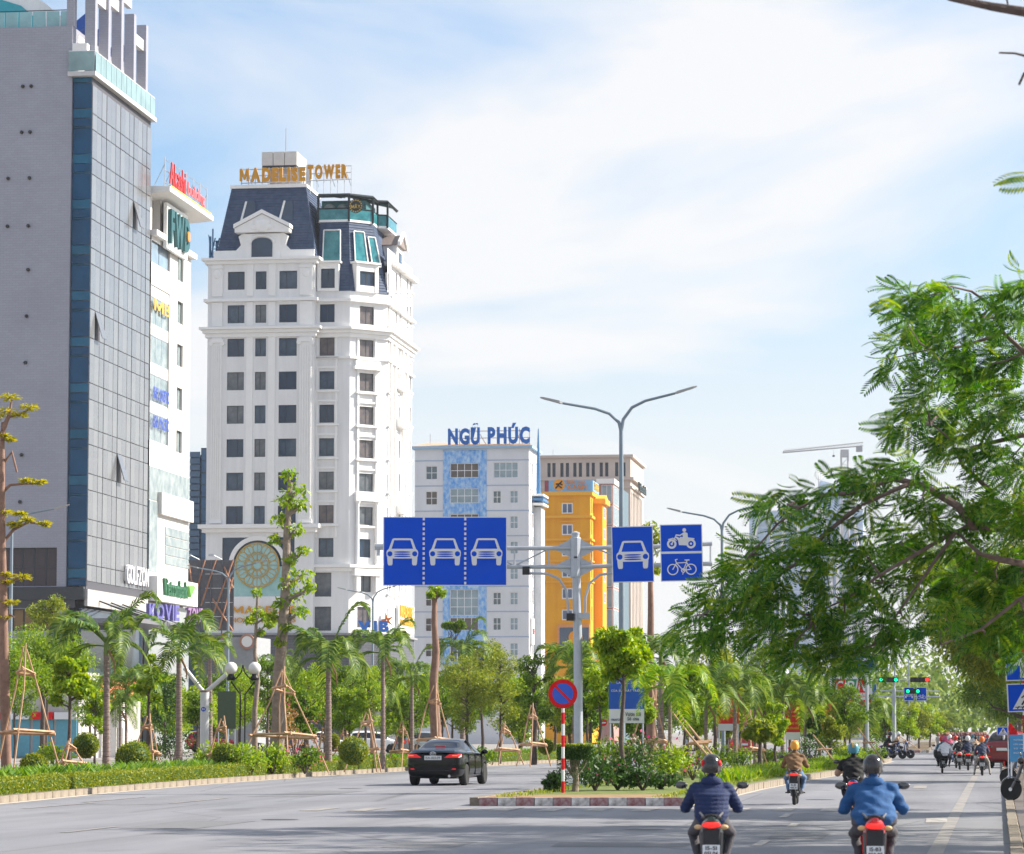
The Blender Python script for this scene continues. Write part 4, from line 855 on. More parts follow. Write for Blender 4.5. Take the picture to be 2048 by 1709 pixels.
# ================================================================== blue and white office block
def blue_white_block():
    B = Bld('blue_white_office', 'white office block with a peeling blue centre bay and blue rooftop lettering', 829, 430)
    r = B.root; X = B.x; Z = B.z; x1 = X(1058); zt = Z(899); D = 9.5
    wl = mat('office_white', (.70, .70, .72), .75, col2=(.60, .60, .62), scale=.35, stretch=(1, 1, .4)); wins = []
    rows = [933 + 50.6*k for k in range(8)]
    for k, y in enumerate(rows):
        wins.append((X(851), X(874), Z(y+27), Z(y), 2, 2))
        if k == 0: wins.append((X(987), X(1036), Z(y+25), Z(y-6), 4, 2))
        else: wins += [(X(986), X(1002), Z(y+25), Z(y), 2, 2), (X(1020), X(1036), Z(y+25), Z(y), 2, 2)]
    cw_ = [(X(900), X(957), Z(y+24), Z(y-5), 4, 2) for y in rows[:5]] + [(X(900), X(957), Z(1232), Z(1180), 4, 3), (X(900), X(957), Z(1262), Z(1236), 4, 1), (X(900), X(957), Z(1325), Z(1292), 4, 1)]
    b = MB(); facade(b, 0, x1, 0, zt, [w[:4] for w in wins + cw_], .2)
    sw = [(c0, c0+1.1, B.z(y+22, x1, 3), B.z(y-6, x1, 3)) for y in rows for c0 in (.8, 3.2)]
    b.M = side_M(x1, 0); facade(b, 0, D, 0, zt, sw, .2); b.M = None; b.quad((0, 0, zt-.3), (x1, 0, zt-.3), (x1, D, zt-.3), (0, D, zt-.3)); b.quad((0, 0, 0), (0, 0, zt), (0, D, zt), (0, D, 0))
    B.part('wall', b, wl)
    gls = [glassmat('office_glass', (.10, .14, .16), .1, .6), glassmat('office_glass_pale', (.26, .34, .38), .15, .5), glassmat('office_glass_brown', (.12, .10, .09), .12)]
    for i, w in enumerate(wins): window(r, I4, *w[:4], w[4], w[5], FRAMEW, gls[(i*7) % 3], .12, .07)
    for i, w in enumerate(cw_): window(r, I4, *w[:4], w[4], w[5], FRAMEW, gls[(2, 1, 2, 0, 1, 1, 2, 0)[i]], .12, .08)
    for i, w in enumerate(sw): window(r, side_M(x1, 0), *w, 1, 2, FRAMEW, gls[i % 3], .12, .07)
    # peeling blue bay: proud panels around the centre windows
    pb = mat('peeling_blue', (.03, .24, .66), .8, col2=(.50, .66, .80), scale=2.6, stretch=(1, 1, .6)); pbm = MB(); pbm.M = Matrix.Translation((0, -.1, 0)); facade(pbm, X(886), X(973), Z(1330), Z(902), [c[:4] for c in cw_], .1); pbm.M = None
    pbm.quad((X(973), -.1, Z(1330)), (X(973), 0, Z(1330)), (X(973), 0, Z(902)), (X(973), -.1, Z(902))); pbm.quad((X(886), -.1, Z(1330)), (X(886), 0, Z(1330)), (X(886), 0, Z(902)), (X(886), -.1, Z(902))); B.part('blue_bay', pbm, pb)
    ln = mat('blue_grey_line', (.32, .40, .52), .7)
    for y in [922+50.3*k for k in range(8)]:
        for a, c in ((0, X(886)-.02), (X(973)+.02, x1)): B.part('string_course', MB().box(a, c, -.04, .01, Z(y+1.5), Z(y-.5)), ln)
        m_ = MB(); m_.M = side_M(x1, 0); m_.box(0, D, -.04, .01, B.z(y+3, x1, 3), B.z(y+1, x1, 3)); B.part('string_course', m_, ln)
    B.part('eaves', MB().box(-.4, x1+.5, -.5, D+.4, zt, zt+.35), mat('roof_trim_blue', (.30, .45, .60), .7))
    B.part('roof', MB().add([(-.4, -.45, zt+.36), (x1+.5, -.45, zt+.36), (x1+.5, D+.4, zt+.36), (-.4, D+.4, zt+.36), (1, 4, zt+1.2), (x1-2, 4, zt+1.0)], [(0, 1, 5, 4), (1, 2, 5), (2, 3, 4, 5), (3, 0, 4)]), mat('tan_roof', (.55, .38, .26), .8))
    nb = mat('navy_letters', (.004, .12, .46), .45, var=.1)
    letters('NGŨ', X(957)-X(893), Z(846)-Z(889), nb, r, (X(893), 1.2, Z(890)), depth=.3, bold=.05); letters('PHÚC', X(1058)-X(973), Z(846)-Z(888), nb, r, (X(973), 1.2, Z(889)), depth=.3, bold=.05)
    fr = MB()
    for py in (862, 876, 889): fr.tube([(X(893), 1.6, Z(py)), (X(1058), 1.6, Z(py))], .05, 4)
    for px in np.linspace(895, 1056, 9): fr.tube([(X(px), 1.6, zt+.3), (X(px), 1.6, Z(858))], .05, 4)
    for px in (965, 1040): fr.tube([(X(px-9), 1.6, Z(868)), (X(px+2), 3.0, zt+.6)], .06, 4); 
    B.part('letter_frame', fr, mat('rust_frame', (.35, .26, .22), .7))
    B.part('mast', MB().tube([(X(855), 2, zt+.3), (X(855), 2, Z(866))], .05, 5), STEEL)
    yv = B.yx(1080, x1); bm_ = mat('mast_blue', (.05, .20, .42), .5)
    B.part('fin_mast', MB().tube([(x1+.6, 5.2, B.z(990, x1, 5)), (x1+.6, 5.2, B.z(930, x1, 5)), (x1+.6, 5.2, B.z(858, x1, 5))], [.3, .26, .06], 8), bm_)
    for k in range(3): z = B.z(990+k*9, x1, 5); B.part('fin_disc', MB().box(x1-.1, x1+1.5, 3.2, D-.5, z-.28, z), bm_ if k % 2 else WTRIM)
    B.part('stair_shaft', MB().box(x1+.02, x1+1.0, 5.0, D-.6, 0, B.z(1015, x1, 5)), mat('shaft_grey', (.52, .54, .56), .7))
    for z0_, z1_, c_ in ((1290, 1238, WTRIM), (1275, 1205, WTRIM)): B.part('poster_board', MB().box(x1+.05, x1+.35, 1.0 if z0_ == 1290 else 7.4, 3.0 if z0_ == 1290 else 9.3, B.z(z0_, x1, 3), B.z(z1_, x1, 3)), c_)
    letters('SALE', 1.4, .8, SIGNRED, r, (x1+.36, 1.2, B.z(1270, x1, 3)), (math.pi/2, 0, math.pi/2), .03, .01, split=False, name='poster_lettering')
blue_white_block()
# ================================================================== orange-yellow building
def yellow_building():
    B = Bld('orange_yellow_building', 'bright orange yellow building with white framed windows and ledge mouldings', 1088, 462)
    r = B.root; X = B.x; Z = B.z; x1 = X(1181); zt = Z(985); D = 13.5
    yl = mat('marigold_paint', (.74, .31, .008), .8, col2=(.86, .40, .012), scale=.5, stretch=(2, 2, .3)); yt = mat('marigold_trim', (.84, .42, .03), .7, var=.05)
    rows = [1007+42.6*k for k in range(6)]; wins = [(X(1124), X(1146), Z(y+21), Z(y)) for y in rows]
    b = MB(); facade(b, 0, x1, 0, zt, wins, .2); SM = side_M(x1, 0); sw = [(c0, c0+1.2, B.z(y+24, x1, 6), B.z(y-4, x1, 6)) for y in rows for c0 in (1.0, 10.6)]
    b.M = SM; facade(b, 0, D, 0, zt, sw, .2); b.M = None; b.quad((0, 0, zt), (x1, 0, zt), (x1, D, zt), (0, D, zt)); B.part('wall', b, yl)
    g_ = glassmat('yellow_bld_glass', (.14, .18, .26), .1)
    for w in wins: window(r, I4, w[0], w[1], w[2], w[3], 2, 1, FRAMEW, g_, -.04, .14)
    for w in sw: window(r, SM, *w, 1, 1, FRAMEW, g_, .1, .1)
    P = [(0, 0), (x1, 0), (x1, D), (0, D)]
    for a, c, d in ((992, 985, .35), (1037, 1032, .3), (1082, 1078, .25), (1124, 1121, .2), (1166, 1163, .2)): B.part('ledge', band(P, d, Z(a), Z(c)), yt)
    for k, y in enumerate(rows): B.part('window_hood', MB().box(X(1120), X(1150), -.25, .02, Z(y-5), Z(y-7)), yt)
    m_ = MB(); m_.M = SM; m_.box(4.2, 9.6, -1.3, 0, 8, B.z(1010, x1, 6)); B.part('bay', m_, yl); m_ = MB(); m_.M = SM; m_.box(3.8, 10, -1.8, 0, B.z(1010, x1, 6), B.z(1000, x1, 6)); m_.prism([(4.2, -1.6, B.z(1000, x1, 6)), (9.6, -1.6, B.z(1000, x1, 6)), (6.9, -1.6, B.z(990, x1, 6))], (0, 1.6, 0)); B.part('bay_cornice', m_, yt)
    for y in rows[:5]: window(r, Matrix.Translation((1.3, 0, 0)) @ SM, 5.6, 8.2, B.z(y+30, x1, 6), B.z(y+8, x1, 6), 2, 1, FRAMEW, g_, -.05, .12)
    zb0, zb1 = Z(984), Z(962); B.part('sign_board', MB().box(X(1098), x1+.3, -.3, -.1, zb0+.02, zb1), mat('sign_skyblue', (.22, .42, .62), .5)); B.part('sign_end', MB().box(X(1090), X(1098)-.02, -.3, 0, zb0+.02, zb1), mat('maroon_board', (.30, .05, .08), .6))
    m_ = MB(); m_.M = SM; m_.box(0, 8, -.4, -.2, zb0+.02, zb1); B.part('sign_board', m_, MATS['sign_skyblue'])
    B.part('round_emblem', MB().lathe([(.01, -.35), ((X(1130)-X(1107))/2, -.35), ((X(1130)-X(1107))/2, -.2), (.01, -.2)], 20, (X(1119), 0, Z(971)), 'y'), mat('orange_disc', (.85, .33, .01), .5))
    m_ = MB()
    for a in ((-.5, -.5, .1, .2), (.1, .2, .45, .55), (-.1, -.1, .4, -.45), (-.45, .1, .1, .2), (.1, .2, .5, 0)): m_.bar((X(1119)+a[0], -.4, Z(971)+a[1]), (X(1119)+a[2], -.4, Z(971)+a[3]), .14)
    B.part('emblem_figure', m_, BLACK)
    letters('Điện máy', X(1172)-X(1134), .55, mat('orange_letters', (.80, .25, .02), .5), r, (X(1134), -.42, Z(969)), depth=.1, bold=.01); letters('XANH', X(1174)-X(1134), .75, MATS['orange_letters'], r, (X(1134), -.42, Z(981)), depth=.1, bold=.02)
    letters('XANH', 5.5, 1.0, mat('amber_letters', (.72, .40, .02), .4), r, (x1+.45, 1.0, Z(979)), (math.pi/2, 0, math.pi/2), .1, .02)
    B.part('entrance_surround', MB().box(X(1115), X(1180), -.4, 0, Z(1300), Z(1250)), mat('salmon_board', (.72, .32, .14), .6)); B.part('entrance_board', MB().box(X(1120), X(1178), -.5, -.41, Z(1300), Z(1256)), mat('slate_board', (.10, .13, .18), .4))
    B.part('round_emblem', MB().lathe([(.01, -.6), (1.0, -.6), (1.0, -.52), (.01, -.52)], 16, (X(1152), 0, Z(1276)), 'y'), MATS['orange_disc'])
yellow_building()
# ================================================================== beige bank block, pink-edged glass block
def beige_block():
    B = Bld('beige_bank_block', 'beige stone block with slotted top storey and fluted street side', 1060, 560)
    r = B.root; X = B.x; Z = B.z; x1 = X(1262); zt = Z(913); D = 24
    bs = mat('beige_stone', (.52, .43, .38), .75, col2=(.58, .49, .43), scale=.3); holes = []
    for px in (1095, 1105, 1121, 1132, 1147, 1158, 1173, 1184, 1200, 1211, 1231): holes.append((X(px), X(px+6.5), Z(955), Z(927)))
    holes += [(X(1235), X(1243), Z(1400), Z(980)), (X(1246), X(1252), Z(955), Z(927))]
    b = MB(); facade(b, 0, x1, 0, zt, holes, .6); SM = side_M(x1, 0); y1_ = B.yx(1284, x1)
    b.M = SM; sh = [(1.5+i*(D-3)/8, 1.5+i*(D-3)/8+1.5, 6, Z(985)) for i in range(8)]; facade(b, 0, D, 0, zt, sh, .5); b.M = None; b.quad((0, 0, zt), (x1, 0, zt), (x1, D, zt), (0, D, zt)); B.part('wall', b, bs)
    for h in holes: window(r, I4, *h[:4], 1, 2, FRAMED, glassmat('beige_bld_glass', (.05, .07, .10)), .4)
    for h in sh: window(r, SM, *h, 1, 8, FRAMEW, glassmat('beige_side_glass', (.10, .20, .24)), .3)
    P = [(0, 0), (x1, 0), (x1, D), (0, D)]
    for a, c, d in ((917, 912, .5), (962, 957, .6), (978, 974, .3)): B.part('cornice', band(P, d, Z(a), Z(c)), bs)
    letters('TechcomBank', 13, 1.5, mat('dark_letters', (.05, .08, .09), .5), r, (x1+.9, 4, Z(980)), (math.pi/2, 0, math.pi/2), .3, .01)
    B.part('antenna', MB().tube([(X(1104), 2, zt), (X(1104), 2, Z(898))], .06, 5), STEEL)
    B2 = Bld('glass_strip_block', 'narrow glazed block with a pale top beside the orange yellow building', 1196, 492)
    x1 = B2.x(1226); z1 = B2.z(968); g_ = glassmat('glass_strip', (.30, .36, .38), .1, .6)
    B2.part('wall', MB().box(0, x1, .1, 10, 0, z1), mat('pink_edge', (.40, .22, .20), .7)); B2.part('parapet', MB().box(-.2, x1+.3, -.1, 10.2, z1, B2.z(958)), WTRIM)
    for j in range(8):
        za = B2.z(1300)+(z1-B2.z(1300))*j/8; window(B2.root, I4, B2.x(1204), x1-.1, za+.1, za+(z1-B2.z(1300))/8-.2, 2, 1, FRAMEW, g_, .0)
        window(B2.root, side_M(x1, 0), .5, 9.5, za+.1, za+(z1-B2.z(1300))/8-.2, 6, 1, FRAMEW, glassmat('glass_strip_side', (.25, .34, .38), .1), -.08)
    B3 = Bld('teal_glass_block', 'slim dark teal glass block rising behind the street trees', 1226, 530)
    x1 = B3.x(1247); z1 = B3.z(980); B3.part('wall', MB().box(0, x1, .1, 9, 0, z1), mat('teal_wall', (.10, .16, .20), .5))
    for j in range(12): za = B3.z(1330)+(z1-B3.z(1330))*j/12; window(B3.root, I4, .1, x1-.1, za, za+(z1-B3.z(1330))/12-.1, 2, 1, FRAMED, glassmat('teal_block_glass', (.05, .22, .32)), .0)
beige_block()
# ================================================================== far city: pale glass tower with crane, distant slabs
def far_city():
    Y = 900; B = Bld('far_glass_tower', 'distant pale blue glass tower with white pointed arches', 1500, Y)
    fg = glassmat('far_glass_hazed', (.45, .55, .68), .35, .4); x1 = B.x(1728); zt = B.z(1022); k = 0  # most of the distance haze is painted into this pale glass colour
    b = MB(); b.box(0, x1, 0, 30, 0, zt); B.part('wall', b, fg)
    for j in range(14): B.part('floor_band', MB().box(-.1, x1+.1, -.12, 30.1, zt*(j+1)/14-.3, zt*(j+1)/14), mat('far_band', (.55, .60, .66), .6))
    for c in (.12, .37, .62, .87):
        m_ = MB()
        for s_ in (-1, 1): m_.tube([(x1*(c+s_*.10), -.5, zt*.55), (x1*(c+s_*.095), -.5, zt*.8), (x1*(c+s_*.05), -.5, zt*.95), (x1*c, -.5, zt+.8)], .5, 5)
        B.part('pointed_arch', m_, WTRIM)
    B.part('crown', MB().add([(x1*.55, 5, zt), (x1*.9, 5, zt), (x1*.9, 25, zt), (x1*.55, 25, zt), (x1*.62, 9, zt+9), (x1*.83, 9, zt+7), (x1*.83, 20, zt+7), (x1*.62, 20, zt+9)], [(0, 1, 5, 4), (1, 2, 6, 5), (2, 3, 7, 6), (3, 0, 4, 7), (4, 5, 6, 7)]), fg)
    # finial sphere
    X = B.x; Z = B.z; m_ = MB(); m_.tube([(X(1637), 12, zt), (X(1637), 12, Z(925))], [.5, .12], 6); sp = B.part('spire', m_, WTRIM)
    for t in range(4): a = t*math.pi/4; B.part('globe_ring', MB().tube([(X(1637)+1.2*math.cos(q)*math.cos(a), 12+1.2*math.cos(q)*math.sin(a), Z(945)+1.3*math.sin(q)) for q in np.linspace(0, 2*math.pi, 16)], .1, 4), WTRIM, sp)
    # tower crane
    Yc = 860; o = at(1690, 1000, Yc); c = thing('tower_crane', 'distant pale tower crane with a long lattice jib above the trees', 'crane', (o.x, Yc, 0)); CR = mat('crane_steel', (.45, .45, .47), .6)
    s = Yc/FPX; zj = zat(905, Yc); m_ = MB()
    for a in (-1, 1):
        for q in (-1, 1): m_.bar((a*.9, q*.9, 0), (a*.9, q*.9, zj), .22)
    for k in range(int(zj/2)): z = k*2.0; m_.bar((-.9, -.9, z), (.9, -.9, z+2), .12); m_.bar((.9, -.9, z), (.9, .9, z+2), .12); m_.bar((-.9, -.9, z+2), (.9, -.9, z+2), .12)
    m_.build('mast', CR, c)
    xa, xb = (1566-1690)*s, (1727-1690)*s; za, zb = zat(906, Yc), zat(892, Yc); m_ = MB()
    for dz in (0, .9): 
        m_.bar((xa, -.5, za+dz*.4), (xb, -.5, zb+dz), .2); m_.bar((xa, .5, za), (xb, .5, zb), .18)
    n = 24
    for k in range(n): f0, f1 = k/n, (k+1)/n; m_.bar((xa+(xb-xa)*f0, -.5, za+(zb-za)*f0), (xa+(xb-xa)*f1, -.5, za+(zb-za)*f1+.9), .1)
    m_.build('jib', CR, c); MB().box(xb-1.8, xb-.2, -.6, .6, zb-1.6, zb-.1).build('counterweight', mat('crane_weight', (.35, .36, .38), .8), c)
    MB().box(-1.0, 1.0, -1.0, 1.0, zat(908, Yc)-.9, zat(900, Yc)).build('slewing_unit', CR, c); xh = (1668-1690)*s; MB().tube([(xh, 0, zat(897, Yc)), (xh, 0, zat(912, Yc))], .05, 4).build('hoist_rope', CR, c); MB().box(xh-.3, xh+.3, -.3, .3, zat(914, Yc), zat(911, Yc)).build('hook_block', FRAMED, c)
    for px0, px1, py, Y, lab, nm in ((1640, 1740, 1235, 640, 'pale grey slab building far down the avenue, under the leafy boughs', 'grey_slab_building'), (1700, 1775, 1275, 760, 'very pale tall slab with fin columns beyond the traffic lights', 'finned_slab_building'), (1480, 1570, 1170, 700, 'pale blue hazy office block glimpsed behind the median trees', 'hazy_office_block')):
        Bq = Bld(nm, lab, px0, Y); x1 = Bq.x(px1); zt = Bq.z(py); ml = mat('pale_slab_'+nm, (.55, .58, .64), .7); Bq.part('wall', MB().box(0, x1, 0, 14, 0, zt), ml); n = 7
        for i in range(n): Bq.part('fin', MB().box(x1*i/n+.15, x1*i/n+.75, -.5, 0, 4, zt+.4), WTRIM)
        for j in range(int(zt/3.6)):
            for i in range(n): Bq.part('window', MB().box(x1*i/n+.8, x1*(i+1)/n+.1, -.06, .02, j*3.6+1, j*3.6+2.9), glassmat('slab_glass', (.22, .30, .40), .15))
far_city()
# ================================================================== flat sign graphics
class Gfx:
    """flat printed graphics in a sign's x-z plane; every piece steps 0.4 mm forward so nothing is coplanar"""
    def __init__(s, k=1.0, cx=0.0, cz=0.0, y=-0.004): s.mb = MB(); s.k, s.cx, s.cz, s.y = k, cx, cz, y
    def P(s, x, z): return (s.cx + x*s.k, s.y, s.cz + z*s.k)
    def poly(s, pts, mi=0): s.mb.mi = mi; s.mb.quad(*[s.P(*p) for p in pts]); s.y -= .0006
    def disc(s, x, z, r, mi=0, rz=None, n=20): s.poly([(x+r*math.cos(t), z+(rz or r)*math.sin(t)) for t in np.linspace(0, 2*math.pi, n, endpoint=False)], mi)
    def ring(s, x, z, r0, r1, mi=0, n=24):
        s.mb.mi = mi
        for t0, t1 in zip(np.linspace(0, 2*math.pi, n+1)[:-1], np.linspace(0, 2*math.pi, n+1)[1:]):
            s.mb.quad(*[s.P(x+r*math.cos(t), z+r*math.sin(t)) for r, t in ((r0, t0), (r1, t0), (r1, t1), (r0, t1))])
        s.y -= .0006
    def line(s, pts, w, mi=0):
        for a, b in zip(pts[:-1], pts[1:]):
            d = Vector((b[0]-a[0], b[1]-a[1])).normalized(); n = Vector((-d.y, d.x))*w/2; e = d*w*.3
            s.poly([(a[0]-e.x+n.x, a[1]-e.y+n.y), (a[0]-e.x-n.x, a[1]-e.y-n.y), (b[0]+e.x-n.x, b[1]+e.y-n.y), (b[0]+e.x+n.x, b[1]+e.y+n.y)], mi)
    def flush(s, name):
        if s.mb.v: s.build(name, s.mats, s.o); s.mb = MB()
    def build(s, name, mats, parent): 
        me = bpy.data.meshes.new(name); me.from_pydata(s.mb.v, [], s.mb.f)
        for m in mats: me.materials.append(m)
        me.polygons.foreach_set('material_index', s.mb.m); return link(name, me, parent)
def car_icon(g, w=1.0):
    q = w/234.0; F = lambda pts: [(x*q, (103-y)*q) for x, y in pts]
    g.poly(F([(-62, 2), (62, 2), (74, 8), (102, 84), (-102, 84), (-74, 8)])); g.poly(F([(-60, 16), (60, 16), (80, 80), (-80, 80)]), 1)
    g.poly(F([(-102, 82), (102, 82), (114, 94), (118, 108), (116, 132), (108, 152), (-108, 152), (-116, 132), (-118, 108), (-114, 94)]))
    for s_ in (-1, 1): g.poly(F([(s_*112, 146), (s_*72, 146), (s_*72, 192), (s_*78, 203), (s_*102, 203), (s_*108, 192)])); g.disc(s_*92*q, (103-117)*q, 19*q, 1)
    g.poly(F([(-70, 153), (70, 153), (66, 160), (-66, 160)]), 1)
    for y in (104, 120, 136): g.disc(0, (103-y)*q, 62*q, 1, 5.5*q)
def bike_icon(g, w=1.0):
    q = w/180.0; r = 32*q; t = 7*q
    for x in (-57, 57): g.ring(x*q, -15*q, r-t/2, r+t/2)
    A, Bk, S_, Pd, Hd = (-57*q, -15*q), (57*q, -15*q), (30*q, 28*q), (8*q, -22*q), (-33*q, 25*q)
    g.line([A, Hd, (-40*q, 45*q), (-28*q, 48*q)], 6*q); g.line([Hd, S_], 6*q); g.line([Hd, Pd, S_], 6*q); g.line([Pd, Bk, S_], 6*q); g.line([S_, (33*q, 42*q)], 6*q); g.line([(20*q, 43*q), (46*q, 43*q)], 7*q); g.ring(Pd[0], Pd[1], 8*q, 14*q); g.line([(8*q, -36*q), (4*q, -46*q)], 5*q)
def moto_icon(g, w=1.0):
    q = w/185.0; r = 28*q
    for x in (-60, 60): g.ring(x*q, -28*q, 17*q, 30*q); g.disc(x*q, -28*q, 7*q)
    g.poly([(x*q, z*q) for x, z in ((-15, -36), (30, -38), (38, -12), (60, 2), (40, 10), (0, 2), (-28, 18), (-36, 14), (-20, -6))]); g.line([(-60*q, -28*q), (-38*q, 12*q), (-30*q, 30*q)], 7*q); g.line([(-80*q, 0), (-52*q, 8*q), (-30*q, -6*q)], 6*q); g.line([(40*q, 8*q), (80*q, 2*q)], 8*q)
    g.poly([(x*q, z*q) for x, z in ((12, 8), (42, 8), (40, 38), (22, 46), (12, 40), (8, 28))]); g.line([(14*q, 38*q), (-8*q, 24*q), (-30*q, 28*q)], 8*q); g.line([(24*q, 6*q), (-4*q, 10*q), (2*q, -24*q)], 10*q); g.disc(20*q, 58*q, 12*q)
def sign_panel(name, label, px0, py0, px1, py1, Y, gfx, border=True, rz=0, base=None, tilt=0, face=None):
    """flat sign: aluminium back plate, blue face, white rim, printed graphics; parent root sits at the panel's bottom"""
    a, b = at(px0, py1, Y), at(px1, py0, Y); w, h = b.x-a.x, b.z-a.z
    o = thing(name, label, 'sign', ((a.x+b.x)/2, Y, a.z), rz); o.rotation_euler = (0, R(tilt), rz)
    MB().box(-w/2, w/2, 0, .03, 0, h).build('panel', SIGNWHITE, o)
    MB().box(-w/2+.025, w/2-.025, -.006, -.001, .025, h-.025).build('face', face or SIGNBLUE, o)
    g = Gfx(y=-.0085); g.o = o; g.mats = [SIGNWHITE, SIGNBLUE, SIGNRED, BLACK]; gfx(g, w, h); g.flush('graphics')
    return o, w, h
# ------------------------------------------------------------------ sign gantry
def gantry():
    Y = 90.0; P = lambda px, py: at(px, py, Y); b = P(1157, 1500); o = thing('sign_gantry', 'grey steel cantilever gantry post with two arms carrying blue lane signs', 'gantry', (b.x, Y, 0.17)); o_ = Vector((b.x, Y, .17))
    rel = lambda px, py, dy=0: at(px, py, Y) - o_ + Vector((0, dy, 0))
    MB().tube([(0, 0, 0), rel(1156, 1300), rel(1151, 1068)], [.13, .125, .112], 14).build('pole', STEEL, o, True)
    MB().lathe([(.12, 0), (.12, .04), (.02, .09)], 14, tuple(rel(1151, 1069))).build('cap', STEEL, o, True)
    for py in (1097, 1134):
        MB().tube([rel(783, py-1, .02), rel(1000, py), rel(1151, py)], .062, 10).build('arm', STEEL, o, True); MB().tube([rel(1151, py), rel(1300, py-3), rel(1424, py-9 if py < 1100 else py-6)], .062, 10).build('arm', STEEL, o, True)
        c = rel(1151, py); MB().lathe([(.135, -.30), (.15, -.28), (.15, .28), (.135, .30)], 10, tuple(c)).build('collar', STEEL, o)
        for s_ in (-1, 1):
            m_ = MB(); m_.prism([c+Vector((s_*.13, -.02, .26)), c+Vector((s_*.5, -.02, .07)), c+Vector((s_*.5, -.02, -.07)), c+Vector((s_*.13, -.02, -.26))], (0, .04, 0)); m_.build('gusset', STEEL, o)
    for px in (790, 880, 960, 1029, 1098, 1183, 1280, 1330, 1421): MB().tube([rel(px, 1097 if px < 1150 else 1093), rel(px, 1133)], .028, 6).build('strut', STEEL, o)
    for a, c in ((1098, 1029), (960, 1029), (880, 960), (1183, 1280), (1330, 1280), (1330, 1421)): MB().tube([rel(a, 1098 if a < 1150 else 1094), rel(c, 1132)], .024, 6).build('brace', STEEL, o)
    MB().tube([rel(1055, 1147), rel(1095, 1148), rel(1118, 1158), rel(1132, 1180), rel(1136, 1210), rel(1136, 1232), rel(1150, 1234)], .035, 8).build('bracket_arm', STEEL, o, True); MB().tube([rel(1224, 1147), rel(1200, 1150), rel(1180, 1166), rel(1171, 1195), rel(1170, 1232), rel(1156, 1234)], .035, 8).build('bracket_arm', STEEL, o, True)
    MB().box(-.1, .1, -.2, .1, 0, .22).build('camera_box', BLACK, o, loc=rel(1052, 1150)); MB().box(-.1, .1, -.15, .1, 0, .2).build('camera_box', BLACK, o, loc=rel(1140, 1242)); MB().box(-.16, .16, -.15, .1, 0, .16).build('junction_box', STEEL, o, loc=rel(1168, 1238))
    MB().tube([rel(768, 1096, .02), rel(768, 1090, .02)], .1, 8).build('arm_end', STEEL, o); MB().tube([rel(757, 1095, .0), rel(757, 1112, 0)], .05, 6).tube([rel(750, 1094), rel(768, 1094)], .09, 8).build('camera_box', STEEL, o)
    MB().box(-.28, .28, -.28, .28, 0, .12).build('foot_plate', STEEL, o)
    def lanes(g, w, h):
        for i, cx in enumerate((-.345, .0, .335)): g.cx = cx*w; g.cz = h*.49; car_icon(g, w*.255); g.flush('car_symbol')
        g.cx = g.cz = 0
        for x in (-.172, .163):
            n = 14
            for k in range(n): z0 = h*(k+.25)/n; g.poly([(x*w-.03, z0), (x*w+.03, z0), (x*w+.03, z0+h*.55/n), (x*w-.03, z0+h*.55/n)]); g.flush('lane_dash')
    sign_panel('lane_sign', 'wide blue overhead sign with three white cars and dashed lane lines', 766, 1034, 1014, 1172, Y-.16, lanes)
    def one(g, w, h): g.cz = h*.49; car_icon(g, w*.78)
    sign_panel('lane_sign', 'blue overhead sign with a single white car, right of the gantry post', 1225, 1053, 1308, 1165, Y-.16, one, tilt=-1.3)
    def two(g, w, h):
        g.poly([(-w/2, h*.485), (w/2, h*.485), (w/2, h*.525), (-w/2, h*.525)]); g.flush('divider'); g.cz = h*.735; moto_icon(g, w*.70); g.flush('motorcycle_symbol'); g.cz = h*.25; bike_icon(g, w*.68); g.flush('bicycle_symbol')
    sign_panel('lane_sign', 'blue overhead sign with white motorcyclist above a bicycle', 1322, 1049, 1406, 1163, Y-.16, two, tilt=-1.0)
gantry()
# ------------------------------------------------------------------ no-parking post on the median
def no_parking(px, py, top, rpx, label, zbase=.17):
    g0 = ground(px, py, zbase); Y = g0.y; s = FPX/Y; o = thing('no_parking_sign', label, 'sign', g0); zc = at(px, top+rpx, Y).z - zbase; r_ = rpx/s
    n = 7; zt = zc - r_*.5
    for k in range(n+1):
        MB().tube([(0, 0, zt*k/(n+1)), (0, 0, zt*(k+1)/(n+1))], .042 if s > 50 else .05, 10, cap=(k == n)).build('pole_band', SIGNRED if k % 2 == 0 else SIGNWHITE, o, True)
    MB().lathe([(.01, -.07), (r_, -.07), (r_, -.045), (.01, -.045)], 32, (0, 0, zc), 'y').build('disc', SIGNRED, o)
    gx = Gfx(cz=zc, y=-.074); gx.disc(0, 0, r_*.72, 1, n=32); d = r_*.74*.7071; gx.line([(-d*.95, d*.95), (d*.95, -d*.95)], r_*.17, 2); gx.build('graphics', [SIGNWHITE, mat('sign_mid_blue', (.02, .10, .62), .4), SIGNRED], o); return o
no_parking(1126, 1586, 1359, 29, 'round no parking sign on red and white banded post at the median nose')
no_parking(1777, 1507, 1440, 8, 'small round no parking sign beyond the median, by the traffic light post', 0.0)
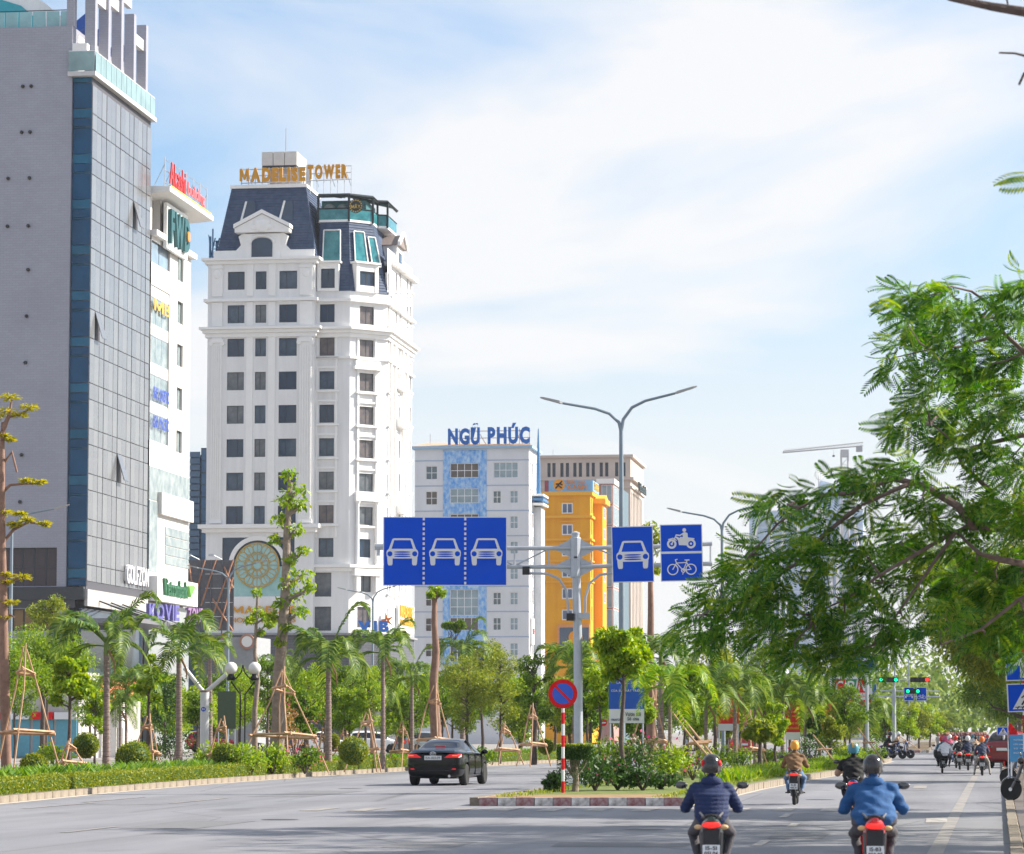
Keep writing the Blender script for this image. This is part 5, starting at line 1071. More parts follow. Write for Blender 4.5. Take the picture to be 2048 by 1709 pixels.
# ------------------------------------------------------------------ street lamps
LAMPM = mat('lamp_post_steel', (.22, .27, .32), .5, .4)
def lamp_head(o, p, d, m=None):
    d = Vector(d).normalized(); p = Vector(p); b = MB(); up = Vector((0, 0, 1)); sd_ = d.cross(up).normalized()
    b.loft([[p+d*t+sd_*w*sx_+up*h*sz_ for sx_, sz_ in ((-1, -.4), (1, -.4), (1, .6), (-1, .6))] for t, w, h in ((0, .06, .06), (.1, .13, .08), (.62, .12, .06), (.75, .08, .03))]); b.build('lamp_head', m or mat('lamp_head_grey', (.38, .38, .38), .5, .3), o)
def street_lamp(px, pj, Y, label, arms=((-1, 1.9, .9), (1, 1.75, 1.22)), r0=.11, rz=0, group=None):
    g0 = at(px, 1400, Y); o = thing('street_lamp', label, 'street lamp', (g0.x, Y, .15 if Y < 190 else 0), rz, group); H = zat(pj, Y)-o.location.z
    MB().tube([(0, 0, 0), (0, 0, H*.5), (0, 0, H)], [r0, r0*.85, r0*.6], 12).build('pole', LAMPM, o, True); MB().lathe([(.2, 0), (.2, .05), (.13, .35), (.12, .36)], 12).build('base', LAMPM, o)
    for s_, L_, h in arms:
        pts = [(0, 0, H-.02), (s_*.07, 0, H+h*.3), (s_*L_*.2, 0, H+h*.62), (s_*L_*.45, 0, H+h*.8), (s_*L_, 0, H+h)]; MB().tube(pts, [.06, .055, .05, .045, .04], 8).build('arm', LAMPM, o, True); lamp_head(o, pts[-1], (s_*1, 0, h*.28/L_ + .12))
    return o
street_lamp(1244, 862, 105, 'tall twin-arm street lamp rising just behind the overhead car sign')
street_lamp(1446, 1062, 155, 'twin-arm street lamp beyond the motorcycle and bicycle sign')
street_lamp(455, 1165, 207, 'twin-arm street lamp in front of the dark billboard back')
street_lamp(745, 1205, 240, 'slender twin-arm street lamp before the hotel corner')
street_lamp(19, 1062, 155, 'single-arm street lamp before the grey tiled tower', ((1, 2.0, 1.05),))
street_lamp(1790, 1310, 330, 'far twin-arm street lamp above the traffic lights')
street_lamp(1818, 1325, 420, 'most distant twin-arm street lamp over the avenue')
# ------------------------------------------------------------------ white Y-shaped post and globe lamps
YW = mat('white_post_paint', (.66, .66, .68), .5, var=.08, scale=3)
def y_post():
    Y = 128; b = at(409, 1450, Y); o = thing('forked_post', 'stout white post forking into two sloping tubes, with small blue disc', 'post', (b.x, Y, .15)); s = Y/FPX; zj = zat(1384, Y)-.15
    MB().tube([(0, 0, 0), (0, 0, zj)], .175, 16).build('post', YW, o, True); MB().lathe([(.18, zj-.02), (.19, zj), (.19, zj+.05), (.02, zj+.06)], 16).build('collar', mat('rust_band', (.30, .16, .10), .8), o)
    MB().tube([(-.06, 0, zj), ((368-409)*s, 0, zat(1336, Y)-.15)], .085, 12).build('fork_tube', YW, o, True); MB().tube([(.06, 0, zj), ((470-409)*s, 0, zat(1333, Y)-.15)], .085, 12).build('fork_tube', YW, o, True)
    MB().lathe([(.01, -.19), (.09, -.19), (.09, -.17), (.01, -.17)], 16, (-.03, 0, zat(1419, Y)-.15), 'y').build('disc', SIGNBLUE, o)
    letters('11', .09, .08, SIGNWHITE, o, (-.075, -.196, zat(1421, Y)-.15), depth=.004, bold=.02, name='lettering', split=False)
y_post()
GLOBE = mat('globe_glass', (.72, .70, .70), .25, var=.04); IRON = mat('cast_iron', (.02, .02, .022), .5, .5)
def globe_lamp(px, py, Y, label, r=.24, dx=.45):
    b = at(px, 1450, Y); o = thing('globe_lamp', label, 'lamp', (b.x, Y, .15)); H = zat(py, Y)-.15
    for a in (-.09, .09): MB().tube([(a, 0, 0), (a, 0, H-1.0), (a*3, 0, H-.75), (dx*(1 if a > 0 else -1), 0, H-.5)], .03, 6).build('stem', IRON, o)
    for s_ in (-1, 1):
        MB().tube([(0, 0, H+.12), (s_*.06, 0, H-.15), (s_*.25, 0, H-.38), (s_*dx, 0, H-.42)], .028, 6).build('scroll_arm', IRON, o); MB().lathe([(.16, H-.46), (.17, H-.36), (.12, H-.28), (.1, H-.2)], 12, (s_*dx, 0, 0)).build('cup', IRON, o); MB().ball((s_*dx, 0, H), r, 20, 14).build('globe', GLOBE, o, True)
    MB().box(-.09, .09, -.12, -.04, .8, 1.05).build('fuse_box', STEEL, o); MB().lathe([(.16, 0), (.14, .15), (.1, .3), (.1, .34)], 10).build('base', IRON, o)
globe_lamp(485, 1337, 124, 'black iron lamp post with two pale globes beside the forked white post')
globe_lamp(1074, 1392, 205, 'small globe lamp among the bushes left of the no parking disc', .22, .4); globe_lamp(1372, 1420, 190, 'small globe lamp behind the median palms', .22, .4)
# ------------------------------------------------------------------ banners, boards and signs
def banner(px0, py0, px1, py1, Y, label, face, lines=(), foot=None, cat='banner', name='street_banner', legs=True, rz=0.0, zb=0.15):
    a, b = at(px0, py1, Y), at(px1, py0, Y); w, h = b.x-a.x, b.z-a.z; o = thing(name, label, cat, ((a.x+b.x)/2, Y, zb), rz); z0 = a.z-zb
    MB().box(-w/2, w/2, 0, .04, z0, z0+h).build('panel', face, o)
    if foot: MB().box(-w/2+.002, w/2-.002, -.008, -.002, z0+.004, z0+h*foot[0]).build('foot_panel', foot[1], o)
    for tx, f0, f1, fz, fh, m_ in lines: letters(tx, w*(f1-f0), h*fh, m_, o, (-w/2+w*f0, -.02, z0+h*fz), depth=.008, bold=.012, name='lettering', split=False)
    if legs:
        for s_ in ((-1, 1) if w > .5 else (0,)): MB().tube([(s_*(w/2-.04), .06, 0), (s_*(w/2-.04), .06, z0+h)], .03, 6).build('leg', STEEL, o)
    return o
BB = mat('banner_blue', (.01, .09, .46), .5, var=.15, scale=1.2); YEL = mat('yellow_print', (.80, .55, .02), .5); REDB = mat('banner_red', (.65, .02, .015), .6, var=.08)
banner(1218, 1305, 1288, 1447, 100, 'blue banner with white Vietnamese slogan and white foot on the median', BB, (('LÀ MỤC TIÊU', .22, .80, .545, .05, SIGNWHITE), ('CỦA SỰ PHÁT TRIỂN!', .06, .94, .435, .055, SIGNWHITE), ('VINAFCO', .06, .34, .035, .03, mat('navy_print', (.02, .05, .2), .5)), ('Sẻ chia', .52, .85, .04, .05, mat('dark_print', (.05, .06, .08), .5)), ('Vươn tới', .46, .9, .10, .06, mat('dark_print', (.05, .06, .08), .5))), (.20, SIGNWHITE))
RED_L = (('CHÀO MỪNG', .1, .9, .72, .06, YEL), ('KỶ NIỆM', .15, .85, .60, .06, YEL), ('QUANG VINH', .08, .92, .40, .07, YEL), ('MUÔN NĂM', .1, .9, .28, .07, YEL))
banner(1436, 1363, 1477, 1462, 133, 'red banner with yellow lines of text and white foot between the median palms', REDB, RED_L, (.14, SIGNWHITE)); banner(1644, 1406, 1673, 1468, 185, 'red banner with yellow text near the crossing end of the median', REDB, RED_L, (.12, SIGNWHITE)); banner(1572, 1405, 1600, 1480, 150, 'narrow red banner hanging above a white panel behind the brown-jacketed rider', REDB, RED_L, (.2, SIGNWHITE))
banner(1784, 1437, 1800, 1475, 262, 'small red street banner by the far traffic light post', REDB, RED_L[:2], (.15, SIGNWHITE))
def cpn(px0, py0, px1, py1, Y, label):
    o = banner(px0, py0, px1, py1, Y, label, SIGNWHITE, cat='billboard', name='billboard'); a, b = at(px0, py1, Y), at(px1, py0, Y); w, h = b.x-a.x, b.z-a.z; z0 = a.z-.15
    gr = mat('cpn_green', (.02, .22, .08), .5)
    for ch, f0, m_ in (('C', .08, SIGNRED), ('P', .35, gr), ('N', .63, SIGNRED)):
        MB().prism([(-w/2+w*f0, -.03, z0+h*.45), (-w/2+w*(f0+.24), -.03, z0+h*.45), (-w/2+w*(f0+.30), -.03, z0+h*.92), (-w/2+w*(f0+.06), -.03, z0+h*.92)], (0, .025, 0)).build('letter_tile', m_, o)
        letters(ch, w*.17, h*.36, SIGNWHITE, o, (-w/2+w*(f0+.04), -.045, z0+h*.5), depth=.01, bold=.02, slant=.15)
    letters('CỬA NHỰA HẢI PHÒNG', w*.8, h*.1, SIGNRED, o, (-w*.4, -.03, z0+h*.28), depth=.008, bold=.01, name='lettering', split=False); MB().box(-w/2+.05, w/2-.02, -.02, -.002, z0+.03, z0+h*.2).build('red_strip', SIGNRED, o)
cpn(1660, 1354, 1743, 1412, 215, 'white billboard with red and green italic letter tiles over the median trees'); cpn(800, 1350, 905, 1405, 260, 'white billboard with red and green letter tiles behind the park palms')
def tpark(g, w, h): g.line([(-w*.2, h*.75), (w*.28, h*.75)], w*.1); g.line([(0.04*w, h*.75), (.04*w, h*.22)], w*.1); g.line([(-.2*w, h*.66), (-.2*w, h*.84)], w*.06)
sign_panel('blue_direction_sign', 'blue overhead sign with a white T junction mark, half hidden by leafy boughs', 1708, 1312, 1753, 1343, 175, tpark)
MB().tube([(0, 0, 0), (0, 0, zat(1310, 175.2)-.15)], .09, 8).build('sign_post', STEEL, thing('sign_mast', 'plain grey mast behind the blue junction sign', 'post', (at(1733, 1330, 175.2).x, 175.2, .15)))
def up_arrow(g, w, h): g.poly([(-w*.07, h*.1), (w*.17, h*.1), (w*.17, h*.55), (-w*.07, h*.55)]); g.poly([(-w*.27, h*.53), (w*.37, h*.53), (w*.05, h*.93)])
def pedx(g, w, h):
    g.poly([(-w*.36, h*.1), (w*.46, h*.1), (w*.05, h*.92)]); g.line([(-.28*w, .17*h), (.38*w, .17*h)], h*.03, 3)
    for x in (-.22, -.08, .06, .2): g.line([(x*w, .12*h), (x*w+.05*w, .2*h)], w*.03, 3)
    g.disc(.06*w, .70*h, .045*h, 3); g.line([(.05*w, .66*h), (.03*w, .45*h)], .08*w, 3); g.line([(.03*w, .45*h), (-.08*w, .26*h)], .05*w, 3); g.line([(.03*w, .45*h), (.14*w, .28*h)], .05*w, 3); g.line([(.05*w, .62*h), (-.08*w, .50*h)], .035*w, 3); g.line([(.05*w, .62*h), (.16*w, .52*h)], .035*w, 3)
sign_panel('arrow_sign', 'blue square sign with a white straight ahead arrow on the right pavement', 2012, 1305, 2078, 1362, 72, up_arrow, tilt=-1.5); sign_panel('crossing_sign', 'large blue pedestrian crossing sign with white triangle below the arrow sign', 2016, 1367, 2084, 1424, 72, pedx, tilt=-2)
po = thing('sign_post', 'red and white banded post carrying the arrow and crossing signs', 'post', (at(2050, 1500, 72.1).x, 72.1, PVZ))
for k in range(9): MB().tube([(0, 0, k*.4), (0, 0, (k+1)*.4)], .04, 8).build('pole_band', SIGNRED if k % 2 == 0 else SIGNWHITE, po, True)
sign_panel('crossing_sign', 'small far blue crossing sign with triangle under the right trees', 1994, 1454, 2016, 1471, 150, pedx)
po = thing('sign_post', 'short banded post under the far blue crossing sign', 'post', (at(2008, 1500, 150.1).x, 150.1, PVZ))
for k in range(4): MB().tube([(0, 0, k*.42), (0, 0, (k+1)*.42)], .05, 8).build('pole_band', SIGNRED if k % 2 == 0 else SIGNWHITE, po, True)
banner(2020, 1470, 2066, 1524, 95, 'light blue standing notice board with white Vietnamese text on the pavement', mat('board_blue', (.06, .28, .55), .5), tuple((t, .15, .85, .78-.16*i, .07, SIGNWHITE) for i, t in enumerate(('TƯỜNG MÀI', 'CẮC KIM HÀN', 'TỪ ĐÔNG', 'SỬA XE'))), zb=PVZ, name='notice_board', cat='board')
fl = thing('red_flag', 'limp red flag on a thin pole by the notice board', 'flag', (at(2016, 1480, 96).x, 96, PVZ)); MB().tube([(0, 0, 0), (0, 0, zat(1432, 96)-.1)], .018, 6).build('pole', STEEL, fl)
zt_ = zat(1438, 96); m_ = MB(); rows_ = [[(.02+.05*k+.02*math.sin(j*1.3+k), .03*math.sin(k*2.2+j*.8), zt_-.14-j*.055-k*.05) for k in range(6)] for j in range(9)]
m_.loft(rows_, closed=False); m_.build('cloth', SIGNRED, fl, True)
# no-entry sign deep in the median
ne = thing('no_entry_sign', 'tiny red no entry disc deep among the median trunks', 'sign', (at(1207, 1440, 150).x, 150, .17)); MB().tube([(0, 0, 0), (0, 0, zat(1440, 150))], .03, 6).build('pole', STEEL, ne); z_ = zat(1446, 150)-.17; MB().lathe([(.01, -.05), (.16, -.05), (.16, -.03), (.01, -.03)], 20, (0, 0, z_), 'y').build('disc', SIGNRED, ne); MB().box(-.11, .11, -.058, -.052, z_-.03, z_+.03).build('bar', SIGNWHITE, ne)
# ------------------------------------------------------------------ far signal gantry at the crossing
def signals():
    Y = 215; P = lambda px, py: at(px, py, Y); b = P(1788, 1500); o0 = Vector((b.x, Y, 0)); o = thing('signal_gantry', 'grey signal mast with a long arm over the far crossing', 'gantry', o0); rel = lambda px, py, dy=0: P(px, py)-o0+Vector((0, dy, 0))
    MB().tube([(0, 0, 0), rel(1788, 1378)], [.16, .12], 10).build('pole', STEEL, o, True)
    for py in (1382, 1393): MB().tube([rel(1743, py), rel(1880, py+1)], .05, 6).build('arm', STEEL, o)
    MB().tube([rel(1745, 1360), rel(1862, 1360)], .05, 6).build('arm', STEEL, o); MB().tube([rel(1788, 1378), rel(1788, 1358)], .08, 6).build('pole_top', STEEL, o)
    gl = mat('signal_green', (.0, .7, .28), .3, emit=1.2); rl = mat('signal_red', (1, .03, .02), .3, emit=1.5); off = mat('signal_off', (.03, .03, .03), .3)
    def head(px0, px1, py, cols, label):
        a, c = P(px0, py), P(px1, py); w = c.x-a.x; h = thing('traffic_light', label, 'traffic light', ((a.x+c.x)/2, Y-.2, a.z-.16)); MB().box(-w/2, w/2, 0, .16, 0, .32).build('housing', BLACK, h)
        for k, cc in enumerate(cols): MB().lathe([(.01, -.02), (.115, -.02), (.12, .01)], 12, (-w/2+w*(k+.5)/len(cols), 0, .16), 'y').build('lens', {'g': gl, 'r': rl, 'o': off}[cc], h)
    head(1757, 1796, 1360, 'goog', 'horizontal traffic light with green lamps at both ends'); head(1820, 1858, 1360, 'ooor', 'horizontal traffic light showing red at its right end'); head(1810, 1840, 1383, 'gog', 'lower traffic light with green lamps in front of the blue lane signs')
    def oc(g, w, h): g.cz = h*.45; car_icon(g, w*.8)
    def ob(g, w, h): g.cz = h*.3; bike_icon(g, w*.8)
    sign_panel('lane_sign', 'far blue lane sign with a white car beside the signal mast', 1808, 1375, 1828, 1402, Y-.08, oc); sign_panel('lane_sign', 'far blue lane sign with a white bicycle beside the signal mast', 1833, 1375, 1853, 1402, Y-.08, ob); sign_panel('lane_sign', 'far blue lane sign with vertical car mark left of the signal mast', 1744, 1368, 1753, 1401, Y-.08, oc)
signals()
banner(435, 1383, 472, 1458, 150, 'dark slate back of a standing panel behind the globe lamp', mat('panel_slate', (.06, .09, PVZ), .5), name='standing_panel', cat='board')

# ------------------------------------------------------------------ small restaurant gateway and shops on the side street
def gateway():
    Y = 212; b = at(165, 1480, Y); o = thing('tiled_gateway', 'small restaurant gateway with orange tiled roof and yellow sign beyond the park', 'building', (b.x, Y, 0), -AX); s = Y/FPX; TL = mat('orange_roof_tile', (.55, .14, .05), .7, col2=(.68, .24, .10), scale=5); z0, z1 = zat(1402, Y), zat(1362, Y); w = (250-165)*s
    MB().box(.2, w-.2, 1.0, 5, 0, z0).build('wall', mat('gateway_wall', (.40, .38, .36), .8), o)
    for x in (.1, w*.33, w*.66, w-.4): MB().box(x, x+.35, -.1, .3, 0, z0).build('column', WTRIM, o)
    n = 22
    for k in range(n):
        x0 = -.5+(w+1.0)*k/n; MB().add([(x0, -1.0, z0-.1), (x0+(w+1)/n*.9, -1.0, z0-.1), (x0+(w+1)/n*.9, 2.6, z1), (x0, 2.6, z1), (x0+(w+1)/n*.45, -1.02, z0+.08), (x0+(w+1)/n*.45, 2.6, z1+.17)], [(0, 4, 5, 3), (4, 1, 2, 5), (0, 1, 4)]).build('roof_tile', TL, o)
    MB().box(-.6, w+.6, 2.4, 2.75, z1-.05, z1+.28).build('ridge', TL, o); MB().box(w*.25, w*.75, -1.2, -1.05, z0-.02, z0+.55).build('sign_board', mat('yellow_board', (.75, .50, .02), .5), o); MB().box(w*.4, w*.6, .35, .45, 0, 2.4).build('door', mat('brown_door', (.22, .10, .04), .6), o)
    MB().box(w*.82, w*.97, -.25, .02, 1.9, 2.6).build('air_conditioner', WTRIM, o)
    o = thing('red_shop_front', 'row of shop fronts with red fascia and pale blue shutters beyond the park', 'shop', at(-30, 1480, 205).xy.to_3d(), -AX); w = (160+30)*205/FPX; o.location.z = 0; z1 = zat(1345, 205)
    MB().box(0, w, .1, 5, 0, z1).build('wall', mat('shop_wall', (.45, .43, .42), .8), o); MB().box(0, w, -.3, .08, zat(1372, 205), zat(1347, 205)).build('fascia', SIGNRED, o)
    for k in range(4): MB().box(w*k/4+.1, w*(k+1)/4-.1, -.02, .08, .1, zat(1440, 205)).build('shutter', mat('blue_shutter', (.10, .32, .42), .5), o); MB().box(w*k/4+.05, w*(k+1)/4-.05, -.35, -.1, zat(1440, 205)+.02, zat(1425, 205)).build('awning', SIGNRED if k % 2 == 0 else SIGNWHITE, o)
    o = thing('sushi_bar_front', 'grey restaurant front with fox-orange emblem and round medallion below the billboard', 'shop', at(432, 1480, 262).xy.to_3d(), -AX); s = 262/FPX; o.location.z = 0; w = 78*s; MB().box(0, w, 0, 6, 0, zat(1275, 262)).build('wall', mat('restaurant_grey', (.30, .31, .33), .7), o); letters('sushi', w*.35, .5, SIGNWHITE, o, (.1, -.1, zat(1289, 262)), depth=.06, bold=.02); MB().prism([(.2, -.1, zat(1277, 262)), (.9, -.1, zat(1277, 262)), (1.05, -.1, zat(1266, 262)), (.7, -.1, zat(1270, 262)), (.45, -.1, zat(1267, 262))], (0, .06, 0)).build('fox_emblem', mat('orange_emblem', (.75, .20, .03), .4), o)
    MB().lathe([(.01, -.2), (.62, -.2), (.62, -.05), (.01, -.05)], 20, (w*.8, 0, zat(1284, 262)), 'y').build('medallion', mat('brick_medallion', (.42, .22, .16), .6), o); MB().lathe([(.36, -.22), (.44, -.22), (.44, -.2), (.36, -.2)], 20, (w*.8, 0, zat(1284, 262)), 'y').build('medallion_ring', WTRIM, o)
gateway()
# ================================================================== vehicles
def eval_mesh(mb_mesh, mods):
    """run modifiers on a mesh in the side scene and return the result"""
    o = bpy.data.objects.new('tmp', mb_mesh); TXT.collection.objects.link(o); extra = []
    for ty, kw in mods:
        m = o.modifiers.new(ty, ty)
        for k, v in kw.items():
            if k == 'object': TXT.collection.objects.link(v); extra.append(v)
            setattr(m, k, v)
    vl = TXT.view_layers[0]; vl.update(); dg = vl.depsgraph; dg.update()
    me = bpy.data.meshes.new_from_object(o.evaluated_get(dg)); bpy.data.objects.remove(o)
    for e in extra: bpy.data.objects.remove(e)
    return me
def split_by_material(me):
    """material index -> list of connected face islands (verts, faces)"""
    bm = bmesh.new(); bm.from_mesh(me); bm.faces.ensure_lookup_table(); seen = set(); out = {}
    for f in bm.faces:
        if f.index in seen: continue
        st = [f]; seen.add(f.index); grp = []
        while st:
            q = st.pop(); grp.append(q)
            for e in q.edges:
                for n in e.link_faces:
                    if n.index not in seen and n.material_index == f.material_index: seen.add(n.index); st.append(n)
        vs_ = {}; fs_ = []
        for q in grp: fs_.append([vs_.setdefault(v.index, len(vs_)) for v in q.verts])
        inv = sorted(vs_, key=vs_.get); bm.verts.ensure_lookup_table(); out.setdefault(f.material_index, []).append(([tuple(bm.verts[i].co) for i in inv], fs_))
    bm.free(); return out
CARGLASS = glassmat('car_glass', (.012, .014, .018), .04, .7); CHROME = mat('chrome', (.6, .6, .62), .2, .9); TAILRED = mat('tail_light_red', (.62, .015, .02), .2, emit=.25); ALLOY = mat('alloy_rim', (.45, .43, .40), .3, .8); PLATE = mat('number_plate', (.72, .73, .74), .5)
SEDAN = dict(L=4.8, st=[  # y, half width, bottom, belt, top, half roof width
    (0.00, .74, .42, .86, .88, .60), (.06, .84, .27, 1.00, 1.02, .70), (.40, .89, .22, 1.06, 1.10, .70), (.85, .905, .20, 1.05, 1.13, .68), (1.20, .91, .20, 1.03, 1.30, .60), (1.62, .91, .20, 1.02, 1.44, .56), (2.3, .91, .20, 1.00, 1.475, .57),
    (2.95, .91, .20, .98, 1.41, .56), (3.35, .905, .20, .96, 1.22, .60), (3.75, .90, .20, .94, .985, .66), (4.25, .87, .22, .85, .90, .62), (4.65, .78, .25, .72, .76, .5), (4.80, .62, .36, .60, .62, .4)], rear=(3, 5), front=(7, 9), side=(4, 8), wheels=(.95, 3.78), wr=.335)
SUV = dict(L=4.5, st=[(0.0, .78, .45, .95, 1.0, .62), (.06, .87, .32, 1.08, 1.25, .66), (.18, .90, .28, 1.10, 1.45, .64), (.42, .91, .26, 1.09, 1.66, .62), (1.1, .92, .25, 1.07, 1.72, .62), (2.0, .92, .25, 1.05, 1.72, .62), (2.75, .92, .25, 1.03, 1.62, .60), (3.15, .91, .25, 1.01, 1.36, .64), (3.5, .90, .26, 1.0, 1.06, .68), (4.0, .87, .28, .95, .99, .62), (4.38, .8, .32, .82, .86, .5), (4.5, .65, .42, .68, .7, .4)], rear=(1, 3), front=(6, 8), side=(3, 7), wheels=(.85, 3.5), wr=.35)
def car(name, label, spec, loc, heading, paint, plate=None, group=None, logo=False):
    o = thing(name, label, 'car', loc, -heading, group); st = spec['st']; rings = []
    for y, w, zb, zbelt, zt, wr in st:
        half = [(0, zb), (w*.86, zb), (w*.985, zb+.10), (w, (zb+zbelt)/2), (w*.985, zbelt-.07), (w*.955, zbelt), (wr+(w*.955-wr)*.06, zt-.05 if zt-zbelt > .12 else zt-.01), (wr*.82, zt), (0, zt+.012)]
        ring = [(x, y, z) for x, z in half] + [(-x, y, z) for x, z in half[-2:0:-1]]; rings.append(ring)
    n = len(rings[0]); b = MB(); b.loft(rings); nf = n; k = len(rings)
    for s_ in range(k-1):
        for i in range(n):
            q = i if i < 8 else n-1-i
            mi = 0
            if spec['side'][0] <= s_ < spec['side'][1] and q == 5: mi = 1
            if (spec['rear'][0] <= s_ < spec['rear'][1] or spec['front'][0] <= s_ < spec['front'][1]) and q in (7,): mi = 1
            if (spec['rear'][0] <= s_ < spec['rear'][1] or spec['front'][0] <= s_ < spec['front'][1]) and q == 6: mi = 1
            b.m[s_*n+i] = mi
    me = b.mesh('body', [paint, CARGLASS, BLACK]); cut = MB()
    for y in spec['wheels']: cut.lathe([(.001, -1.2), (spec['wr']+.055, -1.2), (spec['wr']+.055, 1.2), (.001, 1.2)], 20, (0, y, spec['wr']+.01), 'x')
    cm = cut.mesh('cut', [BLACK]); co = bpy.data.objects.new('cut', cm)
    inner = MB()
    me = eval_mesh(me, [('SUBSURF', dict(levels=2, render_levels=2)), ('BOOLEAN', dict(object=co, operation='DIFFERENCE', solver='EXACT'))])
    isl = split_by_material(me)
    for mi, lst in isl.items():
        for v, f in lst:
            if len(f) < 3: continue
            m_ = MB(); m_.add(v, f); nm = {0: 'body', 1: 'window'}.get(mi, 'wheel_well'); m_.build(nm, {0: paint, 1: CARGLASS}.get(mi, BLACK), o, True, angle=35)
    MB().box(-.62, .62, .25, spec['L']-.3, .24, .5).build('underbody', BLACK, o)
    for y in spec['wheels']:
        for s_ in (-1, 1):
            r = spec['wr']; w_ = st[4][1]; t = MB(); t.lathe([(r*.62, -.11), (r*.9, -.115), (r, -.08), (r, .08), (r*.9, .115), (r*.62, .11)], 24, (0, 0, 0), 'x'); ty = t.build('wheel', RUBBER, o, True, (s_*(w_-.12), y, r))
            rim = MB(); rim.lathe([(.04, .06), (r*.16, .08), (r*.16, .05), (.04, .03)], 10, (0, 0, 0), 'x'); rim.lathe([(r*.56, -.09), (r*.63, -.1), (r*.63, .1), (r*.56, .09)], 24, (0, 0, 0), 'x')
            for q in range(7): a = 2*math.pi*q/7; rim.bar((.05, r*.12*math.cos(a), r*.12*math.sin(a)), (.06, r*.6*math.cos(a), r*.6*math.sin(a)), .05)
            link('rim', rim.mesh('rim', ALLOY), ty, None, 0, (0, 0, 0 if s_ > 0 else math.pi)); MB().lathe([(.001, -.02), (r*.58, -.02), (r*.58, 0), (.001, 0)], 16, (0, 0, 0), 'x').build('brake_disc', BLACK, ty)
    W_ = st[1][1]; sed = spec is SEDAN
    for s_ in (-1, 1):
        if sed: pr = [(s_*.36, -.012, .87), (s_*.80, .05, .87), (s_*.875, .22, .90), (s_*.86, .28, .985), (s_*.78, .05, .985), (s_*.52, .0, .975)]
        else: pr = [(s_*.56, -.01, .80), (s_*.84, .06, .80), (s_*.89, .2, .84), (s_*.88, .22, 1.04), (s_*.82, .05, 1.06), (s_*.62, .0, 1.04)]
        m_ = MB(); m_.prism(pr, (0, -.035, .0)); tl = m_.build('tail_light', TAILRED, o); MB().box(s_*.62, s_*.78, -.05, -.04, .925, .95).build('lamp_strip', mat('amber_lens', (.8, .3, .05), .3, emit=.3), tl)
        MB().box(s_*.50, s_*.72, .015, .035, .50, .54).build('reflector', TAILRED, o)
        ym = 3.15 if sed else 2.75; m_ = MB(); m_.ball((s_*1.0, ym, 1.04 if sed else 1.12), (.11, .07, .075), 10, 8); m_.bar((s_*.86, ym+.02, .99 if sed else 1.08), (s_*.98, ym, 1.03 if sed else 1.1), .05); m_.build('mirror', paint, o, True)
        for y in ((1.35, 2.35) if sed else (1.1, 2.1)): MB().box(s_*(.905), s_*(.93), y, y+.2, .86, .885).build('door_handle', CHROME, o)
        for y in ((1.15, 2.15, 3.2) if sed else (.95, 1.9, 2.9)): MB().box(s_*.80, s_*.915, y, y+.012, .33, .97).build('door_seam', BLACK, o)
        y0, y1 = (1.5, 3.0); zb = 1.02; MB().bar((s_*.86, 2.17, .99), (s_*.60, 2.12, 1.42), .06).build('pillar', BLACK, o)
        MB().tube([(s_*.895, .9, 1.055), (s_*.885, 2.0, 1.03), (s_*.88, 3.4, .985)], .012, 5).build('belt_trim', CHROME, o)
    MB().box(-.27, .27, -.03, -.012, .80, .93).build('plate', PLATE, o)
    if plate: letters(plate, .46, .075, BLACK, o, (-.23, -.036, .828), depth=.004, bold=.0, name='lettering', split=False)
    MB().tube([(.52, -.02, .30), (.52, .25, .31)], .045, 10).build('exhaust', CHROME, o)
    if logo:
        gx = MB()
        for a_, b_ in ((.09, .06), (.035, .055), (.06, .025)): gx.tube([(a_*math.cos(t), -.035, .995+b_*math.sin(t)+(.02 if b_ < .03 else 0)) for t in np.linspace(0, 2*math.pi, 18)], .008, 4)
        gx.build('emblem', CHROME, o)
    MB().box(-.5, .5, .0, .02, .46, .475).build('bumper_line', BLACK, o); MB().prism([(-.68, .03, 1.06), (.68, .03, 1.06), (.62, .22, 1.105), (-.62, .22, 1.105)], (0, 0, .02)).build('deck_lip', paint, o)
    MB().box(-.16, .16, 1.02, 1.06, 1.22, 1.245).build('brake_lamp', TAILRED, o)
    return o
BLK = mat('black_car_paint', (.003, .004, .006), .12, .0, coat=.12, spec=.28, var=.05); REDP = mat('red_car_paint', (.42, .012, .02), .2, .2, coat=.8); WHP = mat('white_car_paint', (.72, .73, .74), .25, coat=.6); GRP = mat('silver_car_paint', (.30, .34, .38), .25, .6, coat=.6)
g0 = ground(866, 1572); car('black_sedan', 'black sedan with red tail lights driving away on the open carriageway', SEDAN, (g0.x, g0.y, 0), R(11), BLK, '15A-003.09', logo=True)
def gpx(px, Y): v = at(px, 1450, Y); return (v.x, Y, 0)
car('red_car', 'red hatchback parked beyond the park behind the forked white post', SUV, gpx(372, 262), R(80), REDP); car('white_car', 'white wagon parked beyond the park palms', SUV, gpx(690, 250), R(82), WHP); car('silver_car', 'silver grey car parked beyond the park, behind the black sedan', SUV, gpx(800, 232), R(60), GRP)
car('red_car', 'red car half hidden behind the median palms', SUV, gpx(1487, 205), R(9), REDP); car('red_car', 'dark red car pulled up beside the notice board on the right', SUV, gpx(2004, 150), R(24), mat('dark_red_paint', (.22, .012, .018), .25, coat=.5)); car('white_car', 'white car glimpsed behind the big staked tree in the park', SUV, gpx(585, 270), R(80), WHP)
